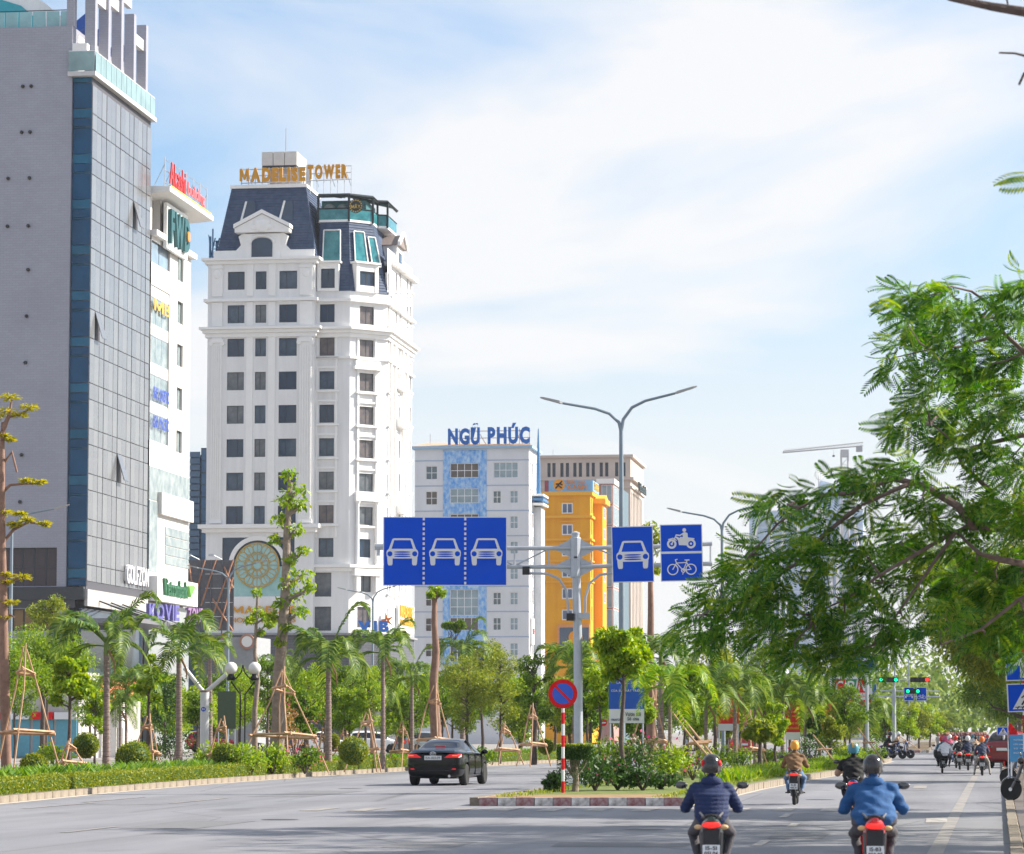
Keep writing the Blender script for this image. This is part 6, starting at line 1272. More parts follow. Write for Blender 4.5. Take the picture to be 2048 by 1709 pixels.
# ------------------------------------------------------------------ motorcycles
def motorcycle(label, loc, heading, paint, plate=None, box=False, trim=None, group=None, lean=0, tail=SIGNRED, lit=True):
    o = thing('motorcycle', label, 'motorcycle', loc, -heading, group); o.rotation_euler = (0, lean, -heading); o.scale = (.92,)*3; dk = BLACK; gr = mat('bike_grey', (.16, .16, .17), .4, .4); trim = trim or paint
    for y, nm in ((0, 'rear_wheel'), (1.24, 'front_wheel')):
        t = MB(); t.lathe([(.225, -.035), (.26, -.048), (.285, -.03), (.29, 0), (.285, .03), (.26, .048), (.225, .035)], 28, (0, 0, 0), 'x'); w = t.build(nm, RUBBER, o, True, (0, y, .29))
        rim = MB(); rim.lathe([(.205, -.03), (.228, -.03), (.228, .03), (.205, .03)], 24, (0, 0, 0), 'x'); rim.lathe([(.001, -.06), (.05, -.06), (.05, .06), (.001, .06)], 10, (0, 0, 0), 'x')
        for q in range(10): a = q*math.pi/5; rim.tube([(0, .04*math.cos(a), .04*math.sin(a)), (0, .21*math.cos(a+.2), .21*math.sin(a+.2))], .008, 4)
        rim.build('rim', CHROME, w)
    b = MB(); secs = [(-.32, .035, .80, .86), (-.22, .10, .70, .86), (-.02, .135, .62, .82), (.25, .13, .52, .74), (.45, .12, .40, .62), (.62, .11, .36, .58)]
    b.loft([[(w*math.cos(t), y, (z0+z1)/2+(z1-z0)/2*math.sin(t)) for t in np.linspace(0, 2*math.pi, 12, endpoint=False)] for y, w, z0, z1 in secs]); b.build('body', paint, o, True)
    b = MB(); b.loft([[(w*math.cos(t), y, z+h*math.sin(t)) for t in np.linspace(0, 2*math.pi, 12, endpoint=False)] for y, w, z, h in ((-.20, .07, .85, .03), (-.1, .125, .845, .045), (.2, .135, .81, .05), (.42, .12, .78, .05), (.55, .06, .76, .03))]); b.build('seat', dk, o, True)
    b = MB(); b.loft([[(w*sx_, y, z) for sx_ in (-1, -.5, 0, .5, 1)] for w, y, z in ((.10, .80, 1.02), (.20, .86, .88), (.23, .84, .62), (.21, .80, .38))], closed=False); s1 = eval_mesh(b.mesh('leg_shield', trim), [('SOLIDIFY', dict(thickness=.04)), ('SUBSURF', dict(levels=1))]); link('leg_shield', s1, o)
    MB().tube([(0, 1.24, .29), (0, 1.05, .62), (0, .90, 1.0)], [.05, .05, .045], 8).build('fork', gr, o, True); b = MB(); b.loft([[(.06*math.cos(t), 1.24+r*math.sin(p), .29+r*math.cos(p)) for t, r in ((0, .31), (math.pi/2, .335), (math.pi, .31))] for p in np.linspace(-1.0, 1.0, 8)], closed=False); b.build('front_mudguard', trim, o, True)
    MB().tube([(-.31, .80, 1.02), (-.2, .88, 1.04), (0, .92, 1.02), (.2, .88, 1.04), (.31, .80, 1.02)], .016, 8).build('handlebar', dk, o, True)
    b = MB(); b.ball((0, .95, 1.03), (.13, .11, .10), 12, 8); b.build('headlight_cowl', trim, o, True)
    for s_ in (-1, 1):
        MB().tube([(s_*.31, .80, 1.02), (s_*.22, .86, 1.03)], .022, 8).build('grip', dk, o, True); m = MB(); m.tube([(s_*.24, .86, 1.04), (s_*.30, .84, 1.16), (s_*.335, .82, 1.19)], .008, 6); mi = m.build('mirror', dk, o, True); MB().ball((0, 0, 0), (.075, .02, .045), 12, 8).build('mirror_glass', mat('mirror_back', (.12, .12, .12), .15, .8), mi, True, (s_*.365, .82, 1.205))
        MB().tube([(s_*.12, .52, .30), (s_*.25, .5, .30)], .018, 6).build('footpeg', dk, o); MB().tube([(s_*.07, 0, .29), (s_*.09, .2, .42), (s_*.10, .45, .36)], [.025, .025, .03], 6).build('swing_arm', gr, o); MB().tube([(s_*.1, -.05, .34), (s_*.12, -.12, .68)], .022, 6).build('shock_absorber', gr, o); m = MB(); m.ball((s_*.15, -.28, .74), (.05, .035, .03), 8, 6); m.build('indicator', mat('indicator_lens', (.65, .42, .2), .3), o, True)
        MB().tube([(s_*.09, -.30, .86), (s_*.13, -.1, .90), (s_*.13, .1, .88)], .013, 6).build('grab_rail', gr, o)
    MB().tube([(.14, .35, .28), (.16, .1, .30), (.17, -.12, .36), (.17, -.38, .40)], [.02, .035, .05, .045], 10).build('exhaust', gr, o, True); MB().box(-.1, .12, .15, .55, .22, .42).build('engine', gr, o)
    m = MB(); m.loft([[(w*sx_, y, z) for sx_, y in ((-1, y0), (1, y0), (1, y0+.05), (-1, y0+.05))] for w, y0, z in ((.10, -.33, .72), (.09, -.36, .60), (.085, -.415, .40))]); m.build('rear_mudguard', dk, o)
    m = MB(); m.loft([[(w*math.cos(t), y, z+h*math.sin(t)) for t in np.linspace(0, 2*math.pi, 10, endpoint=False)] for y, w, z, h in ((-.37, .06, .755, .02), (-.35, .10, .76, .035), (-.26, .11, .765, .04))]); m.build('tail_light', mat('tail_light_glow', (.75, .02, .015), .25, emit=.55) if lit else TAILRED, o, True)
    pl = MB().prism([(-.1, -.45, .40), (.1, -.45, .40), (.1, -.42, .54), (-.1, -.42, .54)], (0, .008, 0)).build('plate', PLATE, o); tilt = (math.pi/2-.21, 0, 0)
    if plate:
        a_, b_ = plate; letters(a_, .13, .045, BLACK, pl, (-.065, -.438, .482), tilt, .003, .012, 'lettering', False); letters(b_, .16, .05, BLACK, pl, (-.08, -.452, .416), tilt, .003, .012, 'lettering', False)
    if box: m = MB(); m.loft([[(w*sx_, y, z) for sx_, y in ((-1, -.55), (1, -.55), (1, -.05), (-1, -.05))] for w, z in ((.30, .62), (.40, .70), (.42, .98), (.36, 1.08))]); bb = eval_mesh(m.mesh('cargo_bag', dk), [('SUBSURF', dict(levels=2))]); bb.shade_smooth(); link('cargo_bag', bb, o)
    return o
# ------------------------------------------------------------------ people
def ease(t): return t
def person(label, loc, heading, top, legs, helmet=None, skin=None, shoes=None, voxel=.02, hood=None, sleeves=True, quilt=False, lean=.12, legpose='ride', bulk=1.0, passenger=False, sc=1.0, stripe=None, hood_down=False, yoff=0.0):
    skin = skin or mat('skin', (.45, .26, .18), .6, var=.05); shoes = shoes or mat('shoes', (.05, .045, .04), .7); o = thing('person', label, 'person', loc, -heading); o.scale = (sc,)*3; k = bulk
    caps = []                                             # (p0, r0, p1, r1, material)
    def C(a, r0, b, r1, m_): caps.append((Vector(a), r0, Vector(b), r1, m_))
    mb = MB(); hipz = .86; y0 = .12+yoff; ys = y0+lean+.10; shz = 1.235
    def ell(y, z, w, d): return [(w*math.cos(t), y+d*math.sin(t), z) for t in np.linspace(0, 2*math.pi, 16, endpoint=False)]
    hw = 1.0 if bulk < 1.24 else 1.22
    mb.loft([ell(y0-.02, .76, .13*k*hw, .11), ell(y0-.03, .82, .18*k*hw, .15*hw), ell(y0-.01, .93, .19*k*hw, .145*k*hw), ell(y0+lean*.45, 1.06, .185*k, .135*k), ell(y0+lean*.9, 1.17, .20*k, .13*k), ell(ys-.03, 1.25, .195*k, .11*k), ell(ys-.01, 1.315, .14*k, .085), ell(ys+.02, 1.36, .065, .065), ell(ys+.03, 1.42, .055, .06)])
    C((0, y0, .78 if bulk > 1.24 else .80), .10, (0, y0, .80 if bulk > 1.24 else .86), .15, 1); C((0, y0, .93), .16*k, (0, ys, 1.25), .15*k, 0); C((0, ys, 1.33), .06, (0, ys+.03, 1.40), .05, 2)
    def limb(pts, rs, ms):
        mb.tube(pts, rs, 10); mb.ball(pts[0], rs[0]*.98, 10, 8)
        for p, r_ in zip(pts[1:-1], rs[1:-1]): mb.ball(p, r_, 10, 8)
        mb.ball(pts[-1], rs[-1], 10, 8)
        for i in range(len(pts)-1): C(pts[i], rs[i], pts[i+1], rs[i+1], ms[i])
    hc = (0, ys+.06, 1.50); mb.ball(hc, (.078, .098, .115), 14, 10); C((0, ys+.06, 1.46), .08, (0, ys+.06, 1.55), .08, 2); mb.ball((0, ys+.16, 1.475), (.016, .024, .02), 8, 6)
    for s_ in (-1, 1):
        mb.ball((s_*.08, ys+.05, 1.49), (.014, .025, .034), 8, 6)
        if passenger: hand = (s_*.12, y0+.34, 1.0); elb = (s_*.30*k, y0+.16, 1.02)
        elif legpose == 'stand': hand = (s_*.25, y0+.12, .82); elb = (s_*.27, y0, 1.04)
        else: hand = (s_*.275, .82, 1.075); elb = (s_*.285*k, y0+.27, 1.0)
        sh = (s_*.17*k, ys-.03, shz); ms = [0, 0] if sleeves else [0, 2]
        limb([sh, elb, hand], [.078*k, .062*k, .042], ms)
        mid = Vector(sh).lerp(Vector(elb), .5)
        if not sleeves: caps[-2] = (Vector(sh), .07, mid, .066, 0); C(mid, .05, elb, .05, 2)
        h_ = Vector(hand); d = Vector((0, 1, -.35)).normalized(); mb.ball(h_+d*.045, (.042, .05, .026), 10, 8); C(h_+d*.03, .03, h_+d*.09, .03, 2)
        hip = (s_*.10, y0+.02, .84)
        if legpose == 'stand': knee = (s_*.11, y0+.04, .46); ank = (s_*.11, y0, .09); toe = (s_*.12, y0+.17, .05)
        elif legpose == 'foot_down': knee = (s_*.27, y0+.34, .56); ank = (s_*.33, y0+.20, .11); toe = (s_*.35, y0+.36, .05)
        else: knee = (s_*.235, y0+.46, .69); ank = (s_*.17, y0+.30, .37); toe = (s_*.19, y0+.47, .315)
        limb([hip, knee, ank], [.10*k, .074, .045], [1, 1]); limb([(ank[0], ank[1]-.03, ank[2]-.035), toe], [.045, .038], [3])
    me = mb.mesh('body', [top, legs, skin, shoes]); me.polygons.foreach_set('material_index', [0]*len(me.polygons))
    me = eval_mesh(me, [('REMESH', dict(mode='VOXEL', voxel_size=voxel)), ('SMOOTH', dict(factor=.5, iterations=3))])
    n = len(me.vertices); co = np.zeros(n*3); me.vertices.foreach_get('co', co); co = co.reshape(-1, 3); nr = np.zeros(n*3); me.vertices.foreach_get('normal', nr); nr = nr.reshape(-1, 3)
    def field(p):
        best = np.full(len(p), 9.); mi = np.zeros(len(p), int)
        for a, r0, b, r1, m_ in caps:
            a_, d_ = np.array(a), np.array(b-a); t = np.clip(((p-a_)@d_)/max(1e-9, d_@d_), 0, 1); dd = np.linalg.norm(p-(a_+t[:, None]*d_), axis=1)-(r0+(r1-r0)*t); w = dd < best; best[w] = dd[w]; mi[w] = m_
        return mi
    vm = field(co); amp = np.where(vm == 0, 1., np.where(vm == 1, .6, 0.))
    if quilt: f = np.abs(np.sin(co[:, 2]*math.pi/.052)); dsp = (f**.5-.6)*.011*(vm == 0)
    else: dsp = amp*(.006*np.sin(co[:, 2]*46+co[:, 0]*12+2.5*np.sin(co[:, 0]*8))+.004*np.sin(co[:, 0]*30-co[:, 2]*22+2*np.sin(co[:, 2]*11))+.003*np.sin(co[:, 1]*50+co[:, 2]*35))
    co = co + nr*dsp[:, None]; me.vertices.foreach_set('co', co.ravel()); cen = np.zeros(len(me.polygons)*3); me.polygons.foreach_get('center', cen); fm = field(cen.reshape(-1, 3)).astype(np.int32)
    me.materials.clear()
    for m_ in (top, legs, skin, shoes): me.materials.append(m_)
    me.polygons.foreach_set('material_index', fm); me.shade_smooth(); me.update(); link('body', me, o)
    # fingers closed round the grip
    if voxel < .022 and not passenger:
        fb = MB()
        for s_ in (-1, 1):
            for q in range(4): x = s_*(.27+.022*q); L_ = (.9, 1, .95, .8)[q]; fb.tube([(x, .86, 1.055), (x, .885, 1.04*1.0), (x, .885-.01, 1.015), (x, .86, 1.0+.004*(1-L_))], [.010, .0095, .009, .007], 6)
            fb.tube([(s_*.262, .83, 1.03), (s_*.25, .85, 1.01), (s_*.245, .875, 1.005)], [.012, .011, .008], 6)
        fb.build('fingers', skin, o, True)
    if helmet:
        hb = MB(); prof = [(.001, .145), (.045, .140), (.087, .114), (.115, .07), (.126, .02), (.124, -.035), (.118, -.06)]
        hb.loft([[(r_*.97*math.cos(t), r_*1.08*math.sin(t), z+(-.035*(1-math.sin(t))*.5 if j >= 5 else 0)) for t in np.linspace(0, 2*math.pi, 20, endpoint=False)] for j, (r_, z) in enumerate(prof)]); h = hb.build('helmet', helmet, o, True, (0, ys+.055, 1.525)); br = MB(); br.loft([[(r_*math.sin(t)*.135, .135*r_*math.cos(t)*1.08, z) for t in np.linspace(-1.0, 1.0, 8)] for r_, z in ((.98, 0.0), (1.45, -.02))], closed=False); br.build('visor_peak', helmet if not stripe else BLACK, h, True)
        if stripe: 
            sb = MB(); sb.loft([[(x, -math.sin(t)*.140*1.0-.002, math.cos(t)*.147+.0) for x in (-.026, .026)] for t in np.linspace(-.3, 1.35, 9)], closed=False); link('stripe', eval_mesh(sb.mesh('stripe', stripe), [('SOLIDIFY', dict(thickness=.012))]), h)
        MB().tube([(.105, .02, -.04), (.075, .06, -.13), (0, .08, -.15), (-.075, .06, -.13), (-.105, .02, -.04)], .008, 6).build('chin_strap', BLACK, h)
        MB().lathe([(.119, -.075), (.126, -.06), (.122, -.045)], 20).build('rim', BLACK, h, True)
    else:
        hb = MB(); hb.ball((0, ys+.045, 1.525), (.088, .105, .105), 14, 10); hb.build('hair', mat('black_hair', (.012, .01, .01), .6), o, True)
    if hood_down: hd = MB(); hd.loft([[(w*math.cos(t), ys-.05+d*math.sin(t), z) for t in np.linspace(0, 2*math.pi, 14, endpoint=False)] for w, d, z in ((.10, .07, 1.27), (.135, .10, 1.31), (.13, .10, 1.35), (.10, .085, 1.385))]); hd.build('collar', top, o, True)
    return o
def cloth(n, c, c2=None, r=.8): return mat(n, c, r, col2=c2 or tuple(min(1, x*1.25) for x in c), scale=7, bump=.25, bscale=60)
NAVY = cloth('navy_quilt', (.007, .019, .075)); BLUEJ = cloth('blue_jacket', (.008, .07, .205), (.012, .085, .24)); BROWN = cloth('brown_jacket', (.16, .085, .035)); BLK_T = cloth('black_tshirt', (.006, .006, .008), (.01, .01, .012)); GREYT = cloth('grey_trousers', (.07, .065, .075)); JEANS = cloth('blue_jeans', (.10, .17, .30)); DARKT = cloth('dark_trousers', (.025, .025, .03))
HBLK = mat('helmet_black_red', (.012, .012, .014), .2, var=.0, col2=(.012, .012, .014), coat=.5); HYEL = mat('helmet_yellow', (.78, .33, .015), .3, coat=.4); HTEAL = mat('helmet_teal', (.03, .20, .28), .3, coat=.4); HRED = mat('helmet_red', (.6, .03, .02), .3); HWHT = mat('helmet_white', (.7, .7, .7), .3); HGLD = mat('helmet_gold_stripe', (.55, .36, .08), .3); HGUN = mat('helmet_gunmetal', (.02, .018, .02), .15, .0, coat=.3)
HD = R(7.6)
def grd(px, s): Y = FPX/s; v = at(px, 1500, Y); return (v.x, Y, 0)
def ride(px, s, label_p, label_m, paint, plate=None, head=HD, **kw):
    loc = grd(px, s); mk = {k: kw.pop(k) for k in ('box', 'trim', 'lit') if k in kw}; m_ = motorcycle(label_m, loc, head, paint, plate, **mk); p_ = person(label_p, loc, head, **kw); return m_, p_
GREENBK = mat('bike_dark_green', (.02, .05, .045), .3, coat=.5); BKRED = mat('bike_red', (.50, .012, .02), .25, coat=.6); BKBLK = mat('bike_black', (.012, .012, .014), .25, coat=.6); BKBLU = mat('bike_blue', (.02, .06, .25), .25, coat=.6); BKWHT = mat('bike_white', (.6, .6, .6), .3)
m1, p1 = ride(1422, 185, 'rider in navy quilted jacket, grey trousers and black helmet with red patches', 'black and chrome motorcycle under the navy-jacketed rider', GREENBK, ('15-S1', '051.06'), head=R(4), top=NAVY, legs=GREYT, helmet=HBLK, voxel=.015, lean=.07, quilt=True, bulk=1.14, hood_down=True, sc=.87)
hm = [c for c in p1.children if c.name.startswith('helmet')][0]
for s_ in (-1, 1): MB().ball((s_*.098, -.045, .03), (.030, .05, .045), 12, 8).build('red_patch', SIGNRED, hm, True)
m2, p2_ = ride(1747, 187, 'rider in loose bright blue jacket and glossy black helmet', 'black motorcycle with red side panels under the blue-jacketed rider', BKRED, ('15-B3', '920.87'), head=R(5), trim=BKRED, top=BLUEJ, legs=GREYT, helmet=HGUN, voxel=.015, lean=.19, bulk=1.26, hood_down=True, sc=.87)
ride(1588, 86, 'rider in brown jacket, jeans and yellow helmet on the open lane', 'slim dark motorcycle under the yellow-helmeted rider', BKBLK, ('15-B1', '468.20'), top=BROWN, legs=JEANS, helmet=HYEL, voxel=.02, bulk=1.1, sc=.89)
ride(1706, 104, 'rider in black t-shirt and teal helmet with a yellow stripe', 'dark motorcycle hidden behind the blue-jacketed rider', BKBLU, None, top=BLK_T, legs=DARKT, helmet=HTEAL, voxel=.02, bulk=1.22, sleeves=False, stripe=HGLD, sc=.89)
V = .03
c1, c2, c3, c4, c5, c6 = cloth('teal_shirt', (.03, .10, .16)), cloth('white_shirt', (.55, .55, .58)), cloth('black_coat', (.012, .012, .015)), cloth('tan_shirt', (.42, .28, .18)), cloth('dark_navy_coat', (.02, .03, .07)), cloth('rose_shirt', (.42, .08, .14))
far = [(1884, 49, 'rider in dark teal shirt and red helmet carrying a bulky black load', 'black motorcycle with a wide black load bag', BKBLK, dict(top=c1, legs=DARKT, helmet=HRED, box=True)), (1912, 43, 'rider in red helmet and pale shirt behind the black load bag', 'red-tailed white scooter beside the loaded motorcycle', BKRED, dict(top=c2, legs=JEANS, helmet=HRED)), (1919, 45, 'bare-headed rider in black coat in the far traffic', 'white scooter with red lamp in the far traffic', BKWHT, dict(top=c3, legs=DARKT)), (1936, 46, 'rider in dark navy coat and white helmet in the far traffic', 'dark scooter with pale plate in the far traffic', BKBLK, dict(top=c5, legs=DARKT, helmet=HWHT)), (1929, 40, 'bare-headed rider in long dark coat behind other riders', 'black scooter in the second row of far traffic', BKBLK, dict(top=c3, legs=DARKT)), (1952, 41, 'rider in tan shirt without helmet near the right kerb', 'silver scooter near the right kerb', BKWHT, dict(top=c4, legs=DARKT)), (1964, 52, 'rider in navy top and orange helmet with both feet down by the kerb', 'black scooter stopped at the right kerb', BKBLK, dict(top=c5, legs=cloth('khaki_trousers', (.30, .28, .26)), helmet=mat('helmet_orange', (.7, .16, .02), .3), legpose='foot_down')), (1900, 34, 'rider in rose shirt far down the right carriageway', 'grey scooter far down the right carriageway', BKBLU, dict(top=c6, legs=DARKT, helmet=HWHT)), (1946, 32, 'rider in white shirt far down the avenue', 'blue scooter far down the avenue', BKBLU, dict(top=c2, legs=JEANS, helmet=HTEAL)), (1975, 33, 'rider in teal shirt far off near the parked red car', 'dark scooter far off near the parked red car', BKBLK, dict(top=c1, legs=DARKT, helmet=HRED))]
for px, s, lp, lm, pt, kw in far: ride(px, s, lp, lm, pt, ('15', '123'), voxel=V, sc=.90, **kw)
loc = grd(1890, 49.3); person('pillion passenger in white shirt and pink headscarf behind the red-helmeted rider', loc, HD, c2, DARKT, mat('helmet_pink', (.5, .05, .16), .4), voxel=V, passenger=True, yoff=-.35, sc=.90)
ride(1768, 32.5, 'rider in black coat waiting at the crossing, seen from the side', 'blue motorcycle seen from the side at the crossing', BKBLU, None, R(86), top=c3, legs=DARKT, helmet=HBLK, voxel=V); ride(1785, 32, 'rider in tan jacket and white helmet waiting at the crossing, seen from the side', 'dark blue motorcycle nearest the signal mast at the crossing', BKBLU, None, R(84), top=c4, legs=DARKT, helmet=HWHT, voxel=V)
v = grd(2026, 45); person('person in dark coat and jeans standing between red car and notice board', v, R(20), c3, JEANS, voxel=V, legpose='stand')
for px, s, lab, h in ((2092, 66, 'black scooter parked on the right pavement below the notice board', R(-75)), (2112, 84, 'black motorcycle parked nearest on the right pavement', R(-60))): motorcycle(lab, (*grd(px, s)[:2], PVZ), h, BKBLK, lit=False)
# cyclists seen through the park on the side street
for px, s, lab in ((250, 27, 'motorbike parked on the side street by the tiled gateway'), (515, 26, 'motorbike parked on the side street behind the staked tree')): motorcycle(lab, grd(px, s), R(70), BKBLK, lit=False)
# distant jam of riders that reads as one mass
jam = MB(); cols = [cloth('crowd_%d' % i, c) for i, c in enumerate(((.03, .03, .04), (.10, .04, .05), (.06, .08, .16), (.30, .28, .28), (.25, .10, .08), (.05, .12, .14)))]
for k in range(150):
    Y = random.uniform(262, 440); f = random.random(); X = 6.75+(Y-49)*.149-.9-f*3.6; jam.mi = k % 6
    h = 1.38+random.uniform(-.06, .08); jam.loft([[(X+w*math.cos(t), Y+d*math.sin(t), z) for t in np.linspace(0, 2*math.pi, 8, endpoint=False)] for w, d, z in ((.04, .55, .02), (.06, .6, .35), (.15, .4, .6), (.17, .3, .8), (.23, .2, 1.0), (.21, .15, 1.18), (.07, .1, 1.26))]); jam.mi = (k*3+1) % 6; jam.ball((X, Y+.05, h), (.13, .14, .14), 8, 6)
tag(jam.build('distant_riders', cols, None, True), 'far-off jam of motorcycle riders filling the avenue', 'riders', kind='stuff')
# ================================================================== vegetation
BARK = mat('bark_grey', (.20, .15, .12), .9, col2=(.34, .27, .22), scale=5, bump=.5, bscale=18); BARKD = mat('bark_dark', (.07, .05, .045), .9, col2=(.13, .095, .08), scale=5, bump=.5, bscale=18); BARKP = mat('palm_bark', (.16, .11, .10), .9, col2=(.34, .26, .23), scale=3, stretch=(1, 1, 7), bump=.5, bscale=9); BARKB = mat('bark_brown', (.20, .11, .08), .85, col2=(.32, .19, .14), scale=4, bump=.4)
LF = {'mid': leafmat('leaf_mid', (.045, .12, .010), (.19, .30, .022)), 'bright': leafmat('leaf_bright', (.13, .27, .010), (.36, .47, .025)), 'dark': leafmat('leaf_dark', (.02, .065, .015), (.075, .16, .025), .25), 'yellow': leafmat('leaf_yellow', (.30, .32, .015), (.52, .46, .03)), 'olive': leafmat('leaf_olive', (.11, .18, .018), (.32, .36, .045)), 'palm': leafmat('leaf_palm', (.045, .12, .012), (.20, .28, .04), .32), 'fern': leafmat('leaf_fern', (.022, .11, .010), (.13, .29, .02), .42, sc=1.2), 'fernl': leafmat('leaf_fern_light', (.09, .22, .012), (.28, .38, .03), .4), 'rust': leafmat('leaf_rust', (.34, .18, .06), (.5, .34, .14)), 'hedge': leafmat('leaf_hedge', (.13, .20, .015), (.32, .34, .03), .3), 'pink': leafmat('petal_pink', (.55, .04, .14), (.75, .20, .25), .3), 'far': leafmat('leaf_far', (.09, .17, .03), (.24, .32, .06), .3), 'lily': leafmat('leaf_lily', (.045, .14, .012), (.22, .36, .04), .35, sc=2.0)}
def unit(a): return a/np.maximum(np.linalg.norm(a, axis=1, keepdims=True), 1e-9)
def leaf_quads(C, size, aspect=.45, droop=0.0, dirs=None, up=.6, jit=.35):
    """one folded rhombus per leaf"""
    n = len(C); d = dirs if dirs is not None else rng.normal(size=(n, 3)); d = unit(d + np.array([0, 0, -droop])); nn = unit(rng.normal(size=(n, 3)) + np.array([0, 0, up])); w = unit(np.cross(d, nn)); nn = np.cross(w, d)
    L_ = (np.asarray(size)*(1+jit*(rng.random(n)-.5)*2))[:, None]; W_ = L_*aspect; b = C - d*L_*.5
    V = np.stack([b, C + w*W_*.5 + nn*L_*.06, b + d*L_*1.0 - nn*L_*.10, C - w*W_*.5 + nn*L_*.06], 1).reshape(-1, 3); return V, np.arange(4*n).reshape(-1, 4)
def ball_pts(n, c, r, shell=.55):
    d = unit(rng.normal(size=(n, 3))); rr = (shell+(1-shell)*rng.random(n))[:, None]; return np.array(c)+d*rr*np.array(r), d
def join(parts):
    V = []; F = []; o = 0
    for v, f in parts: V.append(v); F.append(f+o); o += len(v)
    return np.concatenate(V), np.concatenate(F)
def leafy(name, parts, m, parent, core=None): return link(name, np_mesh(name, *join(parts), m), parent)
def wob(a, b, n=5, amp=.06):
    a, b = Vector(a), Vector(b); L_ = (b-a).length; return [a.lerp(b, i/n) + (Vector((random.gauss(0, 1), random.gauss(0, 1), random.gauss(0, .5)))*amp*L_*math.sin(math.pi*i/n) if 0 < i < n else Vector()) for i in range(n+1)]
def tree(label, base, H, clumps, tr=.12, lf='mid', leaf=.16, n=160, bark=None, name='tree', fork=.45, aspect=.45, droop=.15, group=None, extra=None, limb=True, lean=(0, 0), trunk_top=None):
    """tapered trunk, limbs reaching every clump, leaf-sized faces through each clump's volume; clumps: (x, y, z, r) relative to base"""
    o = thing(name, label, 'tree', base, 0, group); t = MB(); top = Vector((lean[0], lean[1], trunk_top or H*.8)); path = wob((0, 0, 0), top, 6, .007); t.tube(path, [tr*(1.15-.75*i/6) for i in range(7)], 10); t.build('trunk', bark or BARK, o, True)
    if limb:
        lb = MB()
        for c in clumps:
            z0 = max(H*fork*.6, min(c[2]-.35*math.hypot(c[0], c[1])-.1, top.z*.98)); f = min(1, z0/top.z); p = Vector((lean[0]*f, lean[1]*f, z0)); lb.tube(wob(p, (c[0], c[1], c[2]), 5, .08), [tr*.45, tr*.38, tr*.3, tr*.24, tr*.18, tr*.1], 6)
        lb.build('limbs', bark or BARK, o, True)
    parts = []
    for c in clumps:
        r = c[3]; rr = r if isinstance(r, (list, tuple)) else (r, r, r*.75); k = int(n*1.7*max(.2, rr[0]*rr[2])/.36) if len(c) < 5 else c[4]; P_, d = ball_pts(max(12, k), c[:3], rr, .35); parts.append(leaf_quads(P_, np.full(len(P_), leaf), aspect, droop, d*.6+rng.normal(size=P_.shape)*.6))
    cr = leafy('crown', parts, LF[lf], o)
    return o
def blob(n, rx, ry, z0, z1, r0, r1, seed=None):
    """uneven set of clumps filling an ellipsoid"""
    out = []
    for _ in range(n):
        d = unit(rng.normal(size=(1, 3)))[0]*rng.random()**.4; r = rng.uniform(r0, r1); out.append((d[0]*rx, d[1]*ry, (z0+z1)/2+d[2]*(z1-z0)/2, r))
    return out
def base(px, Y, z=.15): v = at(px, 1480, Y); return Vector((v.x, Y, z))
# ---- palms: each frond a part
def frond_mesh(L_, rise, drop, nl=32, lw=.042, ll=.58, name='frond'):
    t = np.linspace(0, 1, 14); x = L_*np.sin(t*1.35)/math.sin(1.35); z = rise*np.sin(t*math.pi*.75)*1.0 - drop*t**2.2; b = MB(); b.tube([(x[i], 0, z[i]) for i in range(14)], [.028*(1-.85*q) for q in t], 5)
    V = [np.array(b.v)]; F4 = [f for f in b.f if len(f) == 4]
    Vs = list(map(tuple, b.v)); Fs = F4
    for k in range(nl):
        q = .14+.86*k/nl; xx, zz = np.interp(q, t, x), np.interp(q, t, z); tx, tz = np.interp(q+.02, t, x)-xx, np.interp(q+.02, t, z)-zz; nrm = math.hypot(tx, tz)+1e-6; tx, tz = tx/nrm, tz/nrm; l_ = ll*(math.sin(math.pi*min(.97, q*.82+.12))**.7)
        for s_ in (-1, 1):
            j = random.uniform(-.08, .08); d = Vector((tx*.62+j, s_*.72, tz*.62+.22-j)).normalized(); a = Vector((xx, 0, zz)); m_ = a+d*l_*.5; e = a+d*l_+Vector((0, 0, -.34*l_)); w = Vector((tx, 0, tz))*lw*.5*2; o = len(Vs)
            Vs += [tuple(a-w*.4), tuple(a+w*.4), tuple(m_+w), tuple(m_-w), tuple(e)]; Fs += [[o, o+1, o+2, o+3], [o+3, o+2, o+4, o+4]]
    me = bpy.data.meshes.new(name); me.from_pydata(Vs, [], [f if f[-1] != f[-2] else f[:3] for f in Fs]); me.materials.append(LF['palm']); me.materials.append(LF['fernl']); return me
FR = [frond_mesh(1.75, .95, .55), frond_mesh(1.8, .75, 1.25), frond_mesh(1.6, .25, 1.7, 28), frond_mesh(1.5, 1.45, .1)]
FRY = []
for f in FR: g_ = f.copy(); g_.materials[0] = LF['fernl']; FRY.append(g_)
